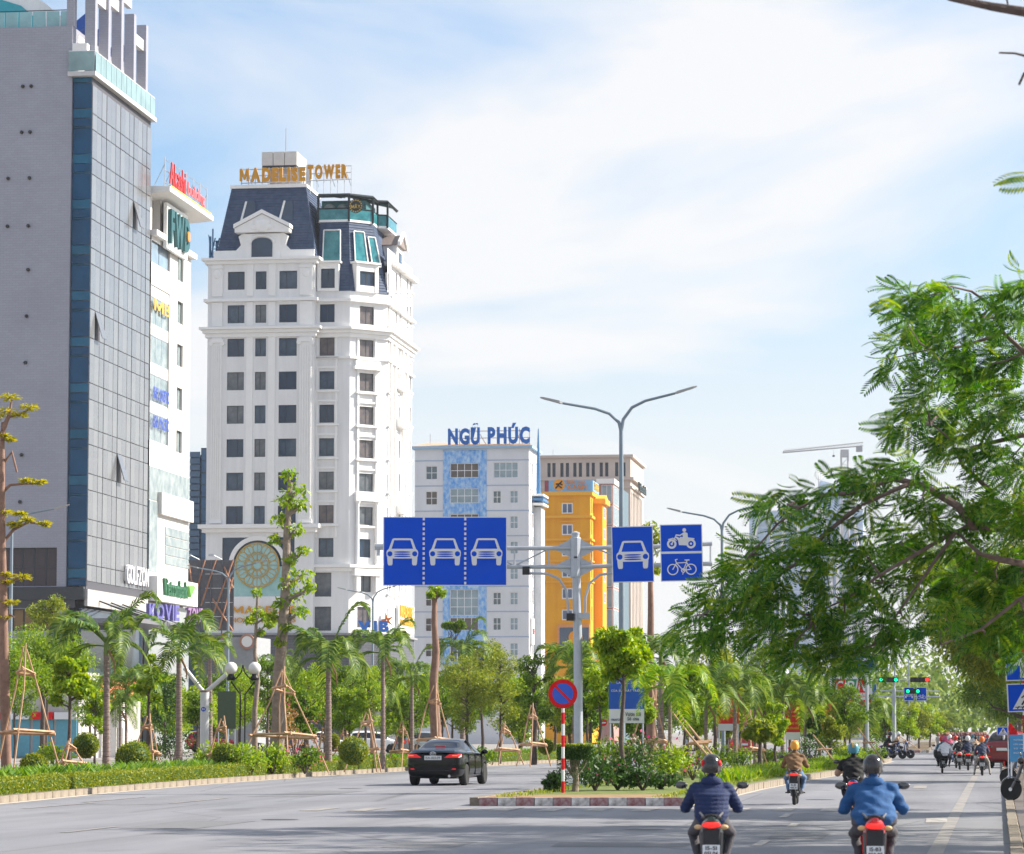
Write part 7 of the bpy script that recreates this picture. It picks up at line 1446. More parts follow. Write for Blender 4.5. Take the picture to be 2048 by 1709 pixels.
def palm(label, b, H, R_=1.0, n=16, lean=(0, 0), tr=.13, yellow=False, group=None, skirt=True):
    R_ *= random.uniform(.82, 1.12); n = random.randint(12, 18)
    o = thing('palm_tree', label, 'palm', b, 0, group); p = [(lean[0]*q*q, lean[1]*q*q, H*q) for q in np.linspace(0, 1, 8)]; t = MB(); t.tube(p, [tr*1.25, tr*1.1, tr, tr*.95, tr*.9, tr*.85, tr*.8, tr*.75], 10); tk = t.build('trunk', BARKP, o, True)
    rings = MB()
    for q in np.arange(.04, .97, .16/H*1.0):
        c = (lean[0]*q*q, lean[1]*q*q, H*q); rings.lathe([(tr*(1.22-.45*q), -.015), (tr*(1.28-.45*q), 0), (tr*(1.22-.45*q), .015)], 8, c)
    tag(rings.build('leaf_scars', BARKP, tk), kind='stuff')
    cs = MB(); cs.tube([(lean[0], lean[1], H-.05), (lean[0], lean[1], H+.35), (lean[0], lean[1], H+.6)], [tr*.85, tr*.7, tr*.3], 10); cs.build('crownshaft', mat('crownshaft_green', (.16, .24, .05), .6), o, True)
    for k in range(n):
        a = 2*math.pi*k/n*2.618+random.uniform(-.2, .2); lv = k/n; f = (FRY if yellow else FR)[0 if lv < .35 else 1 if lv < .75 else 2]
        if k == 0: f = (FRY if yellow else FR)[3]
        sc = R_*random.uniform(.7, 1.2); link('frond', f, o, (lean[0], lean[1], H+.5-.28*lv), 0, (random.uniform(-.3, .3), random.uniform(-.3, .2), a), sc)
    if skirt and not yellow: MB().tube([(lean[0]+.1, lean[1]-.1, H+.1), (lean[0]+.3, lean[1]-.2, H-.3), (lean[0]+.35, lean[1]-.2, H-.8)], [.05, .04, .01], 5).build('dead_frond', mat('dead_frond', (.24, .14, .07), .9), o)
    return o
def z2(px, py, Y): v = at(px, py, Y); return v
def palm_px(label, px, pyc, Y, pxb=None, **kw):
    b = base(pxb or px, Y); v = at(px, pyc, Y); return palm(label, b, v.z-.15-.4, lean=(v.x-b.x, 0), **kw)
def stakes(label, b, r, H, n=3, bars=(.35, .8), th=.032, rot=0.0):
    o = thing('tree_stakes', label, 'tree stake', b); P_ = []
    for k in range(n):
        a = rot+2*math.pi*k/n; f = Vector((r*math.cos(a), r*math.sin(a), -.02)); t = Vector((.06*math.cos(a+.5), .06*math.sin(a+.5), H+.1*k)); MB().tube(wob(f, t, 3, .01), [th, th, th*.95, th*.85], 7).build('pole', WOOD, o, True); P_.append((f, t))
    for q in bars:
        for k in range(n):
            a, c = P_[k][0].lerp(P_[k][1], q), P_[(k+1) % n][0].lerp(P_[(k+1) % n][1], q); d = (c-a)*.12; MB().bar(a-d+Vector((0, 0, .03*k)), c+d+Vector((0, 0, .03*k)), .075).build('crossbar', WOOD, o)
    return o
def ball_bush(label, px, py, rpx, Y, group=None):
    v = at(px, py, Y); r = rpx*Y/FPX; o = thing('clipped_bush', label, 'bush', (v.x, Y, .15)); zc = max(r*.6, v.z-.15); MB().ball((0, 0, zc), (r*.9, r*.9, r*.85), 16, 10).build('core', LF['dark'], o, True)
    P_, d = ball_pts(2600, (0, 0, zc), (r, r, r*.92), .93); P_ = P_*(1+.03*rng.normal(size=(len(P_), 1))); leafy('foliage', [leaf_quads(P_, np.full(len(P_), .075), .6, 0, d+rng.normal(size=P_.shape)*.7)], LF['olive'] if random.random() < .3 else LF['hedge'], o); return o
def shrub(label, b, rx, ry, h, lf='mid', leaf=.13, n=900, name='shrub', flowers=None, aspect=.5):
    o = thing(name, label, 'shrub', b); st = MB()
    for k in range(6): a = k*1.05; st.tube([(0, 0, 0), (rx*.3*math.cos(a), ry*.3*math.sin(a), h*.4), (rx*.6*math.cos(a), ry*.6*math.sin(a), h*.8)], [.03, .02, .01], 5)
    st.build('stems', BARKD, o); cl = blob(12, rx*.75, ry*.75, h*.25, h*.85, h*.22, h*.36); parts = []
    for c in cl: P_, d = ball_pts(n//12, c[:3], (c[3]*1.2, c[3]*1.2, c[3]), .3); parts.append(leaf_quads(P_, np.full(len(P_), leaf), aspect, 0, d+rng.normal(size=P_.shape)*.6))
    leafy('foliage', parts, LF[lf], o)
    if flowers:
        P_, d = ball_pts(flowers[1], (0, 0, h*.6), (rx, ry, h*.45), .8); leafy('flowers', [leaf_quads(P_, np.full(len(P_), .09), .9, 0, d)], LF[flowers[0]], o)
    return o
# ---- low clipped hedge along the park kerb
def hedge():
    P_ = lerp_poly([p+Vector((-.55, .1, 0)) for p in KL[1:10]], .5); o = thing('low_hedge', 'long low clipped yellow green hedge edging the park bed', 'hedge', (0, 0, .15)); c = MB(); rings = []
    for i, p in enumerate(P_):
        d = (P_[min(i+1, len(P_)-1)]-P_[max(i-1, 0)]).normalized(); n_ = Vector((d.y, -d.x, 0)); h = .36+.03*math.sin(i*.7); rings.append([(p+n_*x+Vector((0, 0, z))) for x, z in ((.22, 0), (.24, h*.9), (-.24, h*.9), (-.24, 0))])
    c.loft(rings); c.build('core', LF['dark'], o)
    pts = []
    for i in range(len(P_)-1):
        a, b = P_[i], P_[i+1]; d = (b-a).normalized(); n_ = np.array((d.y, -d.x, 0)); k = int(230*max(.25, min(1, 90/a.y))); f = rng.random(k)[:, None]; side = rng.random(k) < .55; x = np.where(side, .25+.03*rng.normal(size=k), rng.uniform(-.27, .27, k)); z = np.where(side, rng.uniform(.0, .38, k), .36+.03*rng.normal(size=k)+.03*math.sin(i*.7)); pts.append(np.array(a)*(1-f)+np.array(b)*f+n_*x[:, None]+np.array([0, 0, 1])*z[:, None])
    Q = np.concatenate(pts); leafy('foliage', [leaf_quads(Q, np.full(len(Q), .06), .6, 0)], LF['hedge'], o)
hedge()
# ---- broad-leaved ground cover behind the hedge and along the median
def lilies(name, label, pts, lf='lily', ln=.5, k=9, w=.075):
    V = []; F = []; o = 0; n = len(pts)*k; P_ = np.repeat(np.array(pts), k, 0)+rng.normal(size=(n, 3))*np.array([.07, .07, 0]); a = rng.random(n)*2*math.pi; out = rng.uniform(.25, .75, n); L_ = ln*rng.uniform(.6, 1.25, n); d = np.stack([np.cos(a)*out, np.sin(a)*out, np.ones(n)], 1); d = unit(d); s_ = unit(np.stack([-np.sin(a), np.cos(a), np.zeros(n)], 1)); m1_ = P_+d*L_[:, None]*.5; d2 = unit(d+np.stack([np.cos(a)*.5, np.sin(a)*.5, -.25*np.ones(n)], 1)); e = m1_+d2*L_[:, None]*.55; W_ = (w*L_/ln)[:, None]
    V = np.stack([P_-s_*W_*.3, P_+s_*W_*.3, m1_+s_*W_, m1_-s_*W_, e], 1).reshape(-1, 3); i0 = np.arange(n)*5; F = np.concatenate([np.stack([i0, i0+1, i0+2, i0+3], 1), np.stack([i0+3, i0+2, i0+4, i0+4], 1)]); tri = np.stack([i0+3, i0+2, i0+4], 1); me = bpy.data.meshes.new(name); q = np.stack([i0, i0+1, i0+2, i0+3], 1)
    me.from_pydata(V.tolist(), [], q.tolist()+tri.tolist()); me.materials.append(LF[lf]); return tag(link(name, me), label, 'plants', kind='stuff')
def strip_pts(P_, off0, off1, dens, z=.15, ymax=400):
    out = []; pts = lerp_poly(P_, 1.0)
    for i in range(len(pts)-1):
        d = (pts[i+1]-pts[i]).normalized(); n_ = Vector((d.y, -d.x, 0))
        for _ in range(np.random.default_rng(i).poisson(dens*abs(off1-off0))):
            q = pts[i].lerp(pts[i+1], random.random())+n_*random.uniform(off0, off1)
            if q.y < ymax: out.append((q.x, q.y, z))
    return out
lilies('lily_bed', 'bed of broad bright green lily leaves behind the low hedge', strip_pts(KL[1:10], -.85, -3.6, 4.0), ln=.62, k=12, w=.055)
lilies('lily_bed', 'loose bright green strap leaves edging the right side of the median', strip_pts(MR_[1:], -.5, -1.6, 6.0, .17), 'fernl', .5, 9, .03)
lilies('grass_tufts', 'thin grass tufts on the median edges', strip_pts(MR_, -.25, -.6, 10.0, .17)+strip_pts(ML_, .3, .8, 6, .17), 'olive', .12, 12, .012)
# ---- park planting
def sparse_tree():
    b = base(14, 118); Y = 118; o = thing('pruned_tree', 'tall pruned tree with bare limbs and yellow leaf tufts before the grey tower', 'tree', b); rel = lambda px, py, dy=0: at(px, py, Y)-b+Vector((0, dy, 0))
    MB().tube([(0, 0, 0), rel(8, 1300), rel(3, 1050), rel(4, 900), rel(6, 845)], [.2, .17, .14, .10, .06], 10).build('trunk', BARKB, o, True); lb = MB(); br = [[(5, 870), (18, 835), (40, 828), (58, 818)], [(6, 860), (20, 825), (22, 800)], [(3, 985), (20, 970), (50, 968), (78, 968)], [(2, 1090), (25, 1060), (55, 1045), (92, 1050)], [(3, 1180), (20, 1160), (48, 1158)], [(2, 1250), (20, 1230), (30, 1235)], [(6, 880), (-10, 850), (-25, 840)], [(4, 930), (25, 905), (34, 945)], [(3, 1080), (-15, 1050), (-30, 1040)]]
    for r_ in br: lb.tube([rel(*p, random.uniform(-.2, .2)) for p in r_], [.07-.015*i for i in range(len(r_))], 7)
    lb.build('limbs', BARKB, o, True); parts = []
    for px, py, r in ((20, 795, .42), (58, 815, .4), (40, 830, .35), (10, 825, .5), (-20, 835, .5), (10, 872, .3), (20, 880, .25), (78, 965, .32), (52, 962, .3), (55, 1040, .36), (90, 1048, .3), (40, 1028, .3), (8, 1025, .4), (28, 1050, .3), (45, 1155, .38), (12, 1150, .3), (20, 1205, .4), (12, 1165, .3), (5, 1235, .3), (-25, 1040, .4)):
        P_, d = ball_pts(150, rel(px, py), (r, r, r*.38), .2); parts.append(leaf_quads(P_, np.full(150, .17), .3, .0, d*[1, 1, .3]))
    leafy('crown', parts, LF['yellow'], o)
sparse_tree()
def tall_trunk(label, px, ytop, Y, clumps, tr, lf='mid', leaf=.2, pxt=None, n=130, bark=None):
    b = base(px, Y); top = at(pxt or px, ytop, Y)-b; cl = []
    for cx, cy, r in clumps: v = at(cx, cy, Y+random.uniform(-.3, .3))-b; cl.append((v.x, v.y, v.z, r*Y/FPX))
    return tree(label, b, top.z, cl, tr, lf, leaf, n, bark or BARK, trunk_top=top.z, lean=(top.x, 0), fork=.2, aspect=.42, droop=.5)
tall_trunk('tall staked tree with stout grey trunk and leaf tufts climbing before the hotel', 552, 965, 128, [(578, 950, 22), (590, 985, 30), (570, 1000, 28), (600, 1010, 22), (560, 1040, 24), (590, 1060, 22), (550, 1080, 16), (605, 1105, 20), (580, 1120, 18), (605, 1150, 28), (575, 1165, 24), (620, 1175, 18), (590, 1195, 26), (560, 1210, 20), (600, 1225, 20), (545, 1235, 16), (570, 1255, 16), (560, 1285, 14)], .27, 'bright', .26, 580, 60, BARK)
tall_trunk('thin staked tree with two leaf tufts beside the stout trunk', 510, 1190, 140, [(515, 1185, 14), (512, 1225, 18), (500, 1240, 14), (530, 1235, 16), (540, 1250, 14), (520, 1265, 10)], .13, 'bright', .22, 515, 80)
tall_trunk('straight pruned trunk topped by a small leaf tuft under the wide lane sign', 872, 1185, 136, [(872, 1180, 18), (862, 1190, 10), (884, 1188, 10)], .24, 'bright', .22, 870, 110, BARKB)
tall_trunk('tall staked trunk with a leafy head behind the bicycle sign', 1303, 1075, 132, [(1300, 1060, 24), (1285, 1075, 22), (1318, 1078, 22), (1300, 1100, 26), (1290, 1130, 18), (1312, 1140, 16)], .2, 'olive', .22, 1300, 100, BARKB)
for px, pyc, Y, lab, kw in ((213, 1285, 118, 'palm with drooping fronds before the grey tower entrance', {}), (358, 1302, 125, 'palm beside the forked white post', {}), (657, 1312, 128, 'palm between stout trunk and hotel corner', {}), (766, 1300, 133, 'slim tall palm left of the black sedan', dict(tr=.1)), (824, 1350, 140, 'short-headed palm just behind the black sedan', dict(R_=.75, tr=.09)), (252, 1375, 150, 'low young palm by the tiled gateway', dict(R_=.8, tr=.07)), (240, 1410, 140, 'small clustered palm at the tiled gateway', dict(R_=.6, tr=.06)), (1150, 1330, 150, 'palm whose fronds show behind the gantry pole', {}), (1340, 1372, 97, 'young palm with yellow green fronds beside the blue banner', dict(yellow=True, R_=.8, tr=.07)), (1322, 1310, 130, 'palm behind the blue banner', {}), (1470, 1372, 126, 'palm with leaning trunk by the red banner', dict(R_=.95, tr=.09)), (1412, 1395, 118, 'palm left of the red banner', dict(R_=.8, tr=.08)), (1565, 1390, 138, 'palm above the brown-jacketed rider', dict(R_=1.0, tr=.09)), (1610, 1400, 150, 'palm just right of the yellow helmet', dict(R_=.9, tr=.08)), (1510, 1400, 144, 'palm in the middle of the median', dict(R_=.9, tr=.08)), (1730, 1425, 210, 'palm near the crossing', dict(R_=1.1)), (560, 1340, 190, 'palm deep in the park behind the stout trunk', {}), (925, 1300, 175, 'palm rising among the small-leaved park trees', {}), (745, 1375, 185, 'low palm deep in the park', {}), (420, 1300, 170, 'palm behind the street lamp pole', {})): palm_px(lab, px, pyc, Y, **kw)
def ptree(label, px, Y, pytop, pybot, rpx, lf='mid', leaf=.16, nc=14, n=150, tr=.09, name='tree', **kw):
    b = base(px, Y); s = Y/FPX; z1, z0 = zat(pytop, Y)-.15, zat(pybot, Y)-.15; r = rpx*s; cl = blob(int(nc*1.5), r*.85, r*.85, z0+r*.15, z1-r*.15, r*.28, r*.5); return tree(label, b, z1, cl, tr, lf, leaf, n, kw.pop('bark', BARKD), name, **kw)
ptree('round-leaved young tree with crooked trunk at the park front', 138, 116, 1295, 1430, 42, 'bright', .2, 13, 150, .08, aspect=.7); ptree('round-leaved pruned tree left of the forked post', 297, 128, 1310, 1425, 34, 'bright', .2, 8, 90, .1, aspect=.7); ptree('feathery bright green tree behind the lamp pole at the park end', 85, 165, 1245, 1400, 100, 'fernl', .18, 22, 160, .14, aspect=.3); ptree('feathery green tree filling the park end by the pruned trunk', 10, 150, 1260, 1420, 70, 'fernl', .18, 16, 150, .12, aspect=.3)
ptree('slim umbrella-crowned tree before the amber windows', 92, 200, 1190, 1262, 45, 'olive', .18, 10, 140, .09, trunk_top=zat(1235, 200)); ptree('umbrella-topped tree before the blue and white office', 905, 230, 1232, 1266, 26, 'mid', .2, 8, 160, .08)
ptree('small-leaved tree right of the pruned trunk', 935, 150, 1300, 1470, 62, 'olive', .11, 22, 190, .07); ptree('small-leaved tree in the park beyond the sedan', 1000, 155, 1285, 1465, 55, 'olive', .11, 20, 190, .07); ptree('rounded small-leaved tree behind the park lawn', 885, 165, 1330, 1470, 48, 'mid', .12, 16, 170, .07); ptree('dark leafy tree with gnarled trunk by the small globe lamp', 1068, 150, 1300, 1480, 40, 'mid', .16, 13, 120, .14); ptree('pale-topped tree before the blue and white office', 965, 200, 1270, 1400, 50, 'olive', .16, 14, 150, .1)
for i, (px, Y, t, bt, r, lf) in enumerate(((615, 165, 1310, 1470, 50, 'bright'), (690, 160, 1330, 1475, 48, 'mid'), (480, 185, 1330, 1460, 50, 'bright'), (330, 190, 1330, 1460, 45, 'dark'), (730, 180, 1320, 1460, 45, 'bright'), (180, 185, 1330, 1450, 50, 'fernl'), (820, 190, 1370, 1470, 45, 'mid'), (535, 175, 1300, 1430, 40, 'mid'), (400, 180, 1350, 1470, 46, 'bright'), (590, 200, 1310, 1420, 36, 'mid'), (650, 205, 1320, 1440, 40, 'fernl'), (1110, 185, 1320, 1470, 44, 'mid'), (1160, 175, 1270, 1440, 50, 'bright'), (30, 185, 1290, 1440, 55, 'mid'))):
    ptree(('leafy green park tree behind the stout staked trunk', 'green park tree left of the slim palm', 'bright park tree behind the globe lamp', 'dark shrub-like park tree behind the round-leaved tree', 'yellow green park tree behind the slim palm', 'feathery park tree near the tiled gateway', 'green park tree behind the black sedan', 'leafy tree under the hotel lettering', 'bright tree beside the forked post', 'park tree before the stone base of the hotel', 'feathery tree before the stone base', 'green tree left of the gantry pole', 'bright tree beside the gantry pole', 'green tree behind the pruned trunk tree')[i], px, Y, t, bt, r, lf, .17, 14, 150, .08, aspect=.4)
for px, py, r, Y, lab in ((68, 1534, 28, 108, 'clipped round bush nearest the staked pruned tree'), (267, 1518, 36, 112, 'large clipped round bush beside the drooping palm'), (452, 1513, 27, 114, 'clipped round bush right of the forked post'), (707, 1503, 30, 122, 'neat clipped round bush left of the sedan'), (172, 1492, 26, 128, 'clipped round bush behind the round-leaved young tree'), (1092, 1494, 16, 150, 'small clipped bush beyond the road near the gantry'), (665, 1482, 14, 150, 'small round bush behind the neat clipped bush')): ball_bush(lab, px, py, r, Y)
for px, Y, rx, h, lf, lab, fl_ in ((500, 114, .9, 1.2, 'bright', 'bright leafy shrub at the foot of the globe lamp', None), (545, 117, .8, 1.1, 'bright', 'bright shrub under the staked stout trunk', None), (610, 119, .8, 1.0, 'mid', 'green shrub between the stakes of the stout trunk', ('pink', 40)), (430, 120, .8, 1.2, 'bright', 'shrub behind the clipped bush right of the forked post', None), (345, 150, 1.0, 1.7, 'dark', 'dark rounded shrub behind the park palm', None), (590, 150, 1.2, 3.0, 'rust', 'bougainvillea with rusty pink sprays behind the stakes', ('pink', 120)), (300, 150, .9, 1.1, 'mid', 'low green shrub near the side street', None), (110, 140, .9, 1.1, 'bright', 'low bright shrub at the park end', ('pink', 20)), (870, 140, .9, .9, 'bright', 'low bright shrub beyond the sedan roof', None), (960, 145, .9, .9, 'mid', 'low shrub on the far kerb', None)):
    shrub(lab, base(px, Y), rx, rx*.8, h, lf, .14, 800, flowers=fl_)
for px, Y, r, H, lab, rot in ((48, 106, 1.3, 4.2, 'tall wooden stake tripod under the pruned tree', .4), (566, 124, 1.75, 3.7, 'large wooden stake frame round the stout trunk', .2), (870, 133, 1.05, 3.3, 'stake frame round the pruned trunk', .6), (140, 114, .75, 1.1, 'low stake frame under the round-leaved young tree', .3), (297, 122, .8, 2.0, 'stake frame under the pruned round-leaved tree', .9), (645, 140, .6, 1.4, 'small stake frame beside the palm', .1), (735, 126, .9, 2.2, 'leaning stakes left of the slim palm', 1.2), (805, 140, .8, 1.8, 'stake frame behind the sedan', .5), (1065, 146, .9, 2.6, 'stakes round the gnarled tree', .4), (445, 118, .7, 1.9, 'thin stakes beside the forked post', 1.0), (1010, 152, .9, 1.8, 'stakes under the small-leaved tree', .2), (1303, 126, 1.2, 3.2, 'stakes round the tall trunk behind the bicycle sign', .7), (690, 165, .9, 1.6, 'dark stakes under the park tree', .3), (1500, 130, .9, 2.2, 'stakes among the median palms', .5)): stakes(lab, base(px, Y), r, H, 4 if r > 1.6 else 3, rot=rot)
# ---- median planting
def clipped_slab():
    b = base(1150, 83, .17); o = thing('clipped_square_tree', 'flat-topped clipped dark bush on gnarled stem at the median nose', 'bush', b); s = 83/FPX; w = 36*s; t = MB(); t.tube([(0, 0, 0), (.03, 0, .4), (-.02, 0, .8)], [.09, .07, .06], 8); 
    for a in (-1, -.4, .3, 1): t.tube([(0, 0, .35), (a*w*.5, .1*a, .65), (a*w*.8, 0, 1.0)], [.05, .035, .02], 6)
    t.build('stem', BARK, o, True); parts = []
    n = 5200; P_ = np.stack([rng.uniform(-w, w, n), rng.uniform(-w, w, n), .82+.36*rng.random(n)], 1); parts.append(leaf_quads(P_, np.full(n, .06), .5, 0)); n = 1700; P_ = np.stack([rng.uniform(-w, w, n), rng.uniform(-w, w, n), .15+.7*rng.random(n)**.6], 1); parts.append(leaf_quads(P_, np.full(n, .05), .4, .3)); leafy('foliage', parts, LF['dark'], o); n = 900; P_ = np.stack([rng.uniform(-w, w, n), rng.uniform(-w, w, n), 1.17+.02*rng.normal(size=n)], 1); leafy('fresh_tips', [leaf_quads(P_, np.full(n, .06), .5, 0)], LF['olive'], o)
clipped_slab()
ptree('round-headed tree in front of the blue banner', 1246, 90, 1232, 1372, 56, 'bright', .16, 24, 170, .075, aspect=.55, fork=.7); ptree('yellow green tree left of the blue banner', 1200, 108, 1290, 1440, 36, 'bright', .15, 12, 120, .06, aspect=.5); ptree('bushy tree above the median palms', 1430, 130, 1285, 1410, 62, 'olive', .14, 20, 170, .09); ptree('layered feathery tree in the median', 1530, 150, 1285, 1450, 52, 'fernl', .18, 18, 150, .08, aspect=.3); ptree('rounded tree near the crossing end of the median', 1690, 170, 1375, 1490, 48, 'mid', .16, 14, 150, .08); ptree('loose light tree behind the red banners', 1610, 175, 1345, 1470, 50, 'bright', .18, 14, 150, .08); ptree('dark small tree in the middle median', 1640, 150, 1420, 1500, 30, 'dark', .14, 10, 130, .07); ptree('tree behind the no parking disc', 1180, 125, 1330, 1470, 40, 'mid', .15, 14, 140, .08)
for i, (px, Y, rx, h, lf, fl_) in enumerate(((1108, 82.5, .32, .5, 'dark', None), (1190, 84, .7, .95, 'dark', ('pink', 14)), (1235, 85, .75, .8, 'dark', ('pink', 20)), (1285, 84.5, .7, .6, 'dark', None), (1320, 86, .6, .5, 'dark', None), (1215, 92, .9, 1.45, 'mid', None), (1270, 92, .9, 1.5, 'dark', ('pink', 20)), (1330, 94, .8, 1.1, 'bright', None), (1385, 102, .9, 1.3, 'olive', None), (1430, 112, .8, 1.2, 'bright', None), (1345, 100, .9, 1.3, 'mid', ('pink', 30)), (1480, 122, .8, 1.0, 'mid', None), (1540, 132, .8, .9, 'bright', None), (1625, 140, .9, 1.5, 'dark', None), (1570, 138, .7, .8, 'mid', ('pink', 15)), (1700, 158, 1.0, 1.0, 'bright', None), (1750, 172, 1.0, .8, 'mid', None), (1690, 150, .8, .9, 'mid', None))):
    shrub(('sprig of dark leaves beside the banded sign post', 'dark glossy shrub right of the clipped square bush', 'dark shrub with pink blooms under the round-headed tree', 'low dark ground shrub at the median nose', 'low dark shrub at the right median corner', 'leafy shrub behind the clipped square bush', 'tall dark shrub under the blue banner', 'bright shrub beside the young palm', 'yellowing shrub behind the navy-jacketed rider', 'bright shrub behind the black helmet', 'shrub with pink blooms under the young palm', 'green shrub below the red banner', 'bright shrub behind the brown-jacketed rider', 'dark tall shrub right of the yellow helmet', 'small flowering shrub by the median kerb', 'bright shrub near the crossing', 'low shrub at the crossing end', 'shrub left of the teal helmet')[i], base(px, Y, .17), rx, rx*.8, h, lf, .11, 900 if Y < 100 else 600, flowers=fl_)
for i, (a, c, Y) in enumerate((((1345, 1425), (1462, 1572), 98), ((1352, 1420), (1468, 1570), 99), ((1626, 1470), (1680, 1540), 138), ((1715, 1455), (1768, 1520), 165), ((1270, 1470), (1330, 1530), 96), ((1795, 1470), (1842, 1500), 255))):
    p, q = at(*a, Y+.8), at(*c, Y); g_ = Vector((q.x, q.y, .15)); o = thing('leaning_stake', ('long bamboo stake slanting behind the navy-jacketed rider', 'second bamboo stake slanting behind the navy-jacketed rider', 'leaning pole right of the brown-jacketed rider', 'leaning pole by the crossing riders', 'short wooden prop under the round-headed tree', 'prop leaning on a tree of the second median')[i], 'stake', g_); MB().tube(wob((0, 0, -.02), p-g_, 3, .01), [.04, .038, .035, .03], 7).build('pole', WOOD, o, True); MB().bar(Vector((p-g_)*.55)+Vector((-.35, 0, 0)), Vector((p-g_)*.55)+Vector((.3, 0, .03)), .06).build('crossbar', WOOD, o)
# second median and far avenue trees
for i, (px, Y, t, bt, r, lf) in enumerate(((1815, 262, 1405, 1490, 30, 'bright'), (1838, 285, 1400, 1485, 32, 'olive'), (1860, 310, 1410, 1482, 30, 'bright'), (1880, 345, 1415, 1480, 30, 'olive'), (1770, 250, 1400, 1490, 40, 'mid'), (1735, 240, 1390, 1490, 40, 'mid'), (1700, 235, 1380, 1490, 42, 'olive'), (1900, 380, 1420, 1480, 32, 'far'), (1650, 260, 1370, 1480, 50, 'mid'), (1590, 270, 1360, 1480, 50, 'far'), (1530, 280, 1350, 1480, 50, 'mid'), (1460, 260, 1350, 1480, 50, 'far'), (1390, 250, 1340, 1480, 50, 'mid'), (1320, 240, 1350, 1480, 50, 'far'), (1250, 230, 1330, 1480, 55, 'mid'))):
    ptree('avenue tree of the far plantings beyond the median', px, Y, t, bt, r, lf, .22, 12, 110, .09, group='far avenue trees')
# ---- right-hand street trees
LB = leafmat('leaf_branchy', (.08, .15, .012), (.28, .32, .035), .4)
LF['branchy'] = LB
for i, (Y, dx, lf, n) in enumerate(((112, 3.2, 'olive', 26), (135, 3.0, 'branchy', 30), (165, 3.2, 'branchy', 26), (200, 3.0, 'mid', 24), (245, 3.0, 'mid', 22), (300, 3.0, 'far', 20), (370, 3.0, 'far', 18), (450, 3.0, 'far', 16))):
    X = 6.75+(Y-49)*.149+dx; cl = blob(int(n*1.25), 5.4, 5.0, 3.4 if Y < 180 else 2.4, 10.0 if Y > 120 else 11, 1.0, 1.7); tree(('spreading street tree above the arrow sign', 'yellow green street tree reaching over the far traffic', 'street tree above the parked red car', 'green street tree beyond the parked red car', 'fifth street tree along the right pavement', 'distant street tree on the right, sixth of its row', 'hazy street tree on the right, seventh of its row', 'last hazy street tree where the avenue vanishes')[i], Vector((X, Y, PVZ)), 9, cl, .24, lf, .26 if Y < 220 else .34, 150 if Y < 220 else 90, BARKD, 'street_tree', fork=.35, aspect=.28, droop=.5)
# ---- overhanging flame tree, near right: compound leaves on traced boughs
def compound_leaf(n=11):
    """bipinnate leaf lying along +x, unit length, drooping"""
    V = []; F = []
    for k in range(n):
        q = .10+.9*k/n; x = q; z = .10*math.sin(q*2.2)-.30*q*q; L_ = .28*(math.sin(math.pi*min(.98, q*.85+.1))**.6)
        for s_ in (-1, 1):
            d = np.array([.55, s_*.83, -.10]); d /= np.linalg.norm(d); a = np.array([x, 0, z]); pw = np.array([.83, -s_*.55, .0])*.034; m_ = a+d*L_*.5; e = a+d*L_+np.array([0, 0, -.10*L_]); o = len(V); V += [a-pw*.5, m_-pw, e, m_+pw]; F.append([o, o+1, o+2, o+3])
    o = len(V); V += [np.array([0, -.008, 0]), np.array([.5, -.006, .03]), np.array([1, 0, -.2]), np.array([.5, .006, .03])]; F.append([o, o+1, o+2, o+3]); return np.array(V), np.array(F)
CLV, CLF = compound_leaf()
def compound(C, dirs, size):
    n = len(C); d = unit(dirs); s_ = unit(np.cross(np.tile([0, 0, .5], (n, 1))+rng.normal(size=(n, 3))*.8, d)); u = np.cross(d, s_); M_ = np.stack([d, s_, u], 1)*np.asarray(size)[:, None, None]; V = np.einsum('kj,njm->nkm', CLV, M_)+C[:, None, :]; F = CLF[None]+(np.arange(n)*len(CLV))[:, None, None]; return V.reshape(-1, 3), F.reshape(-1, 4)
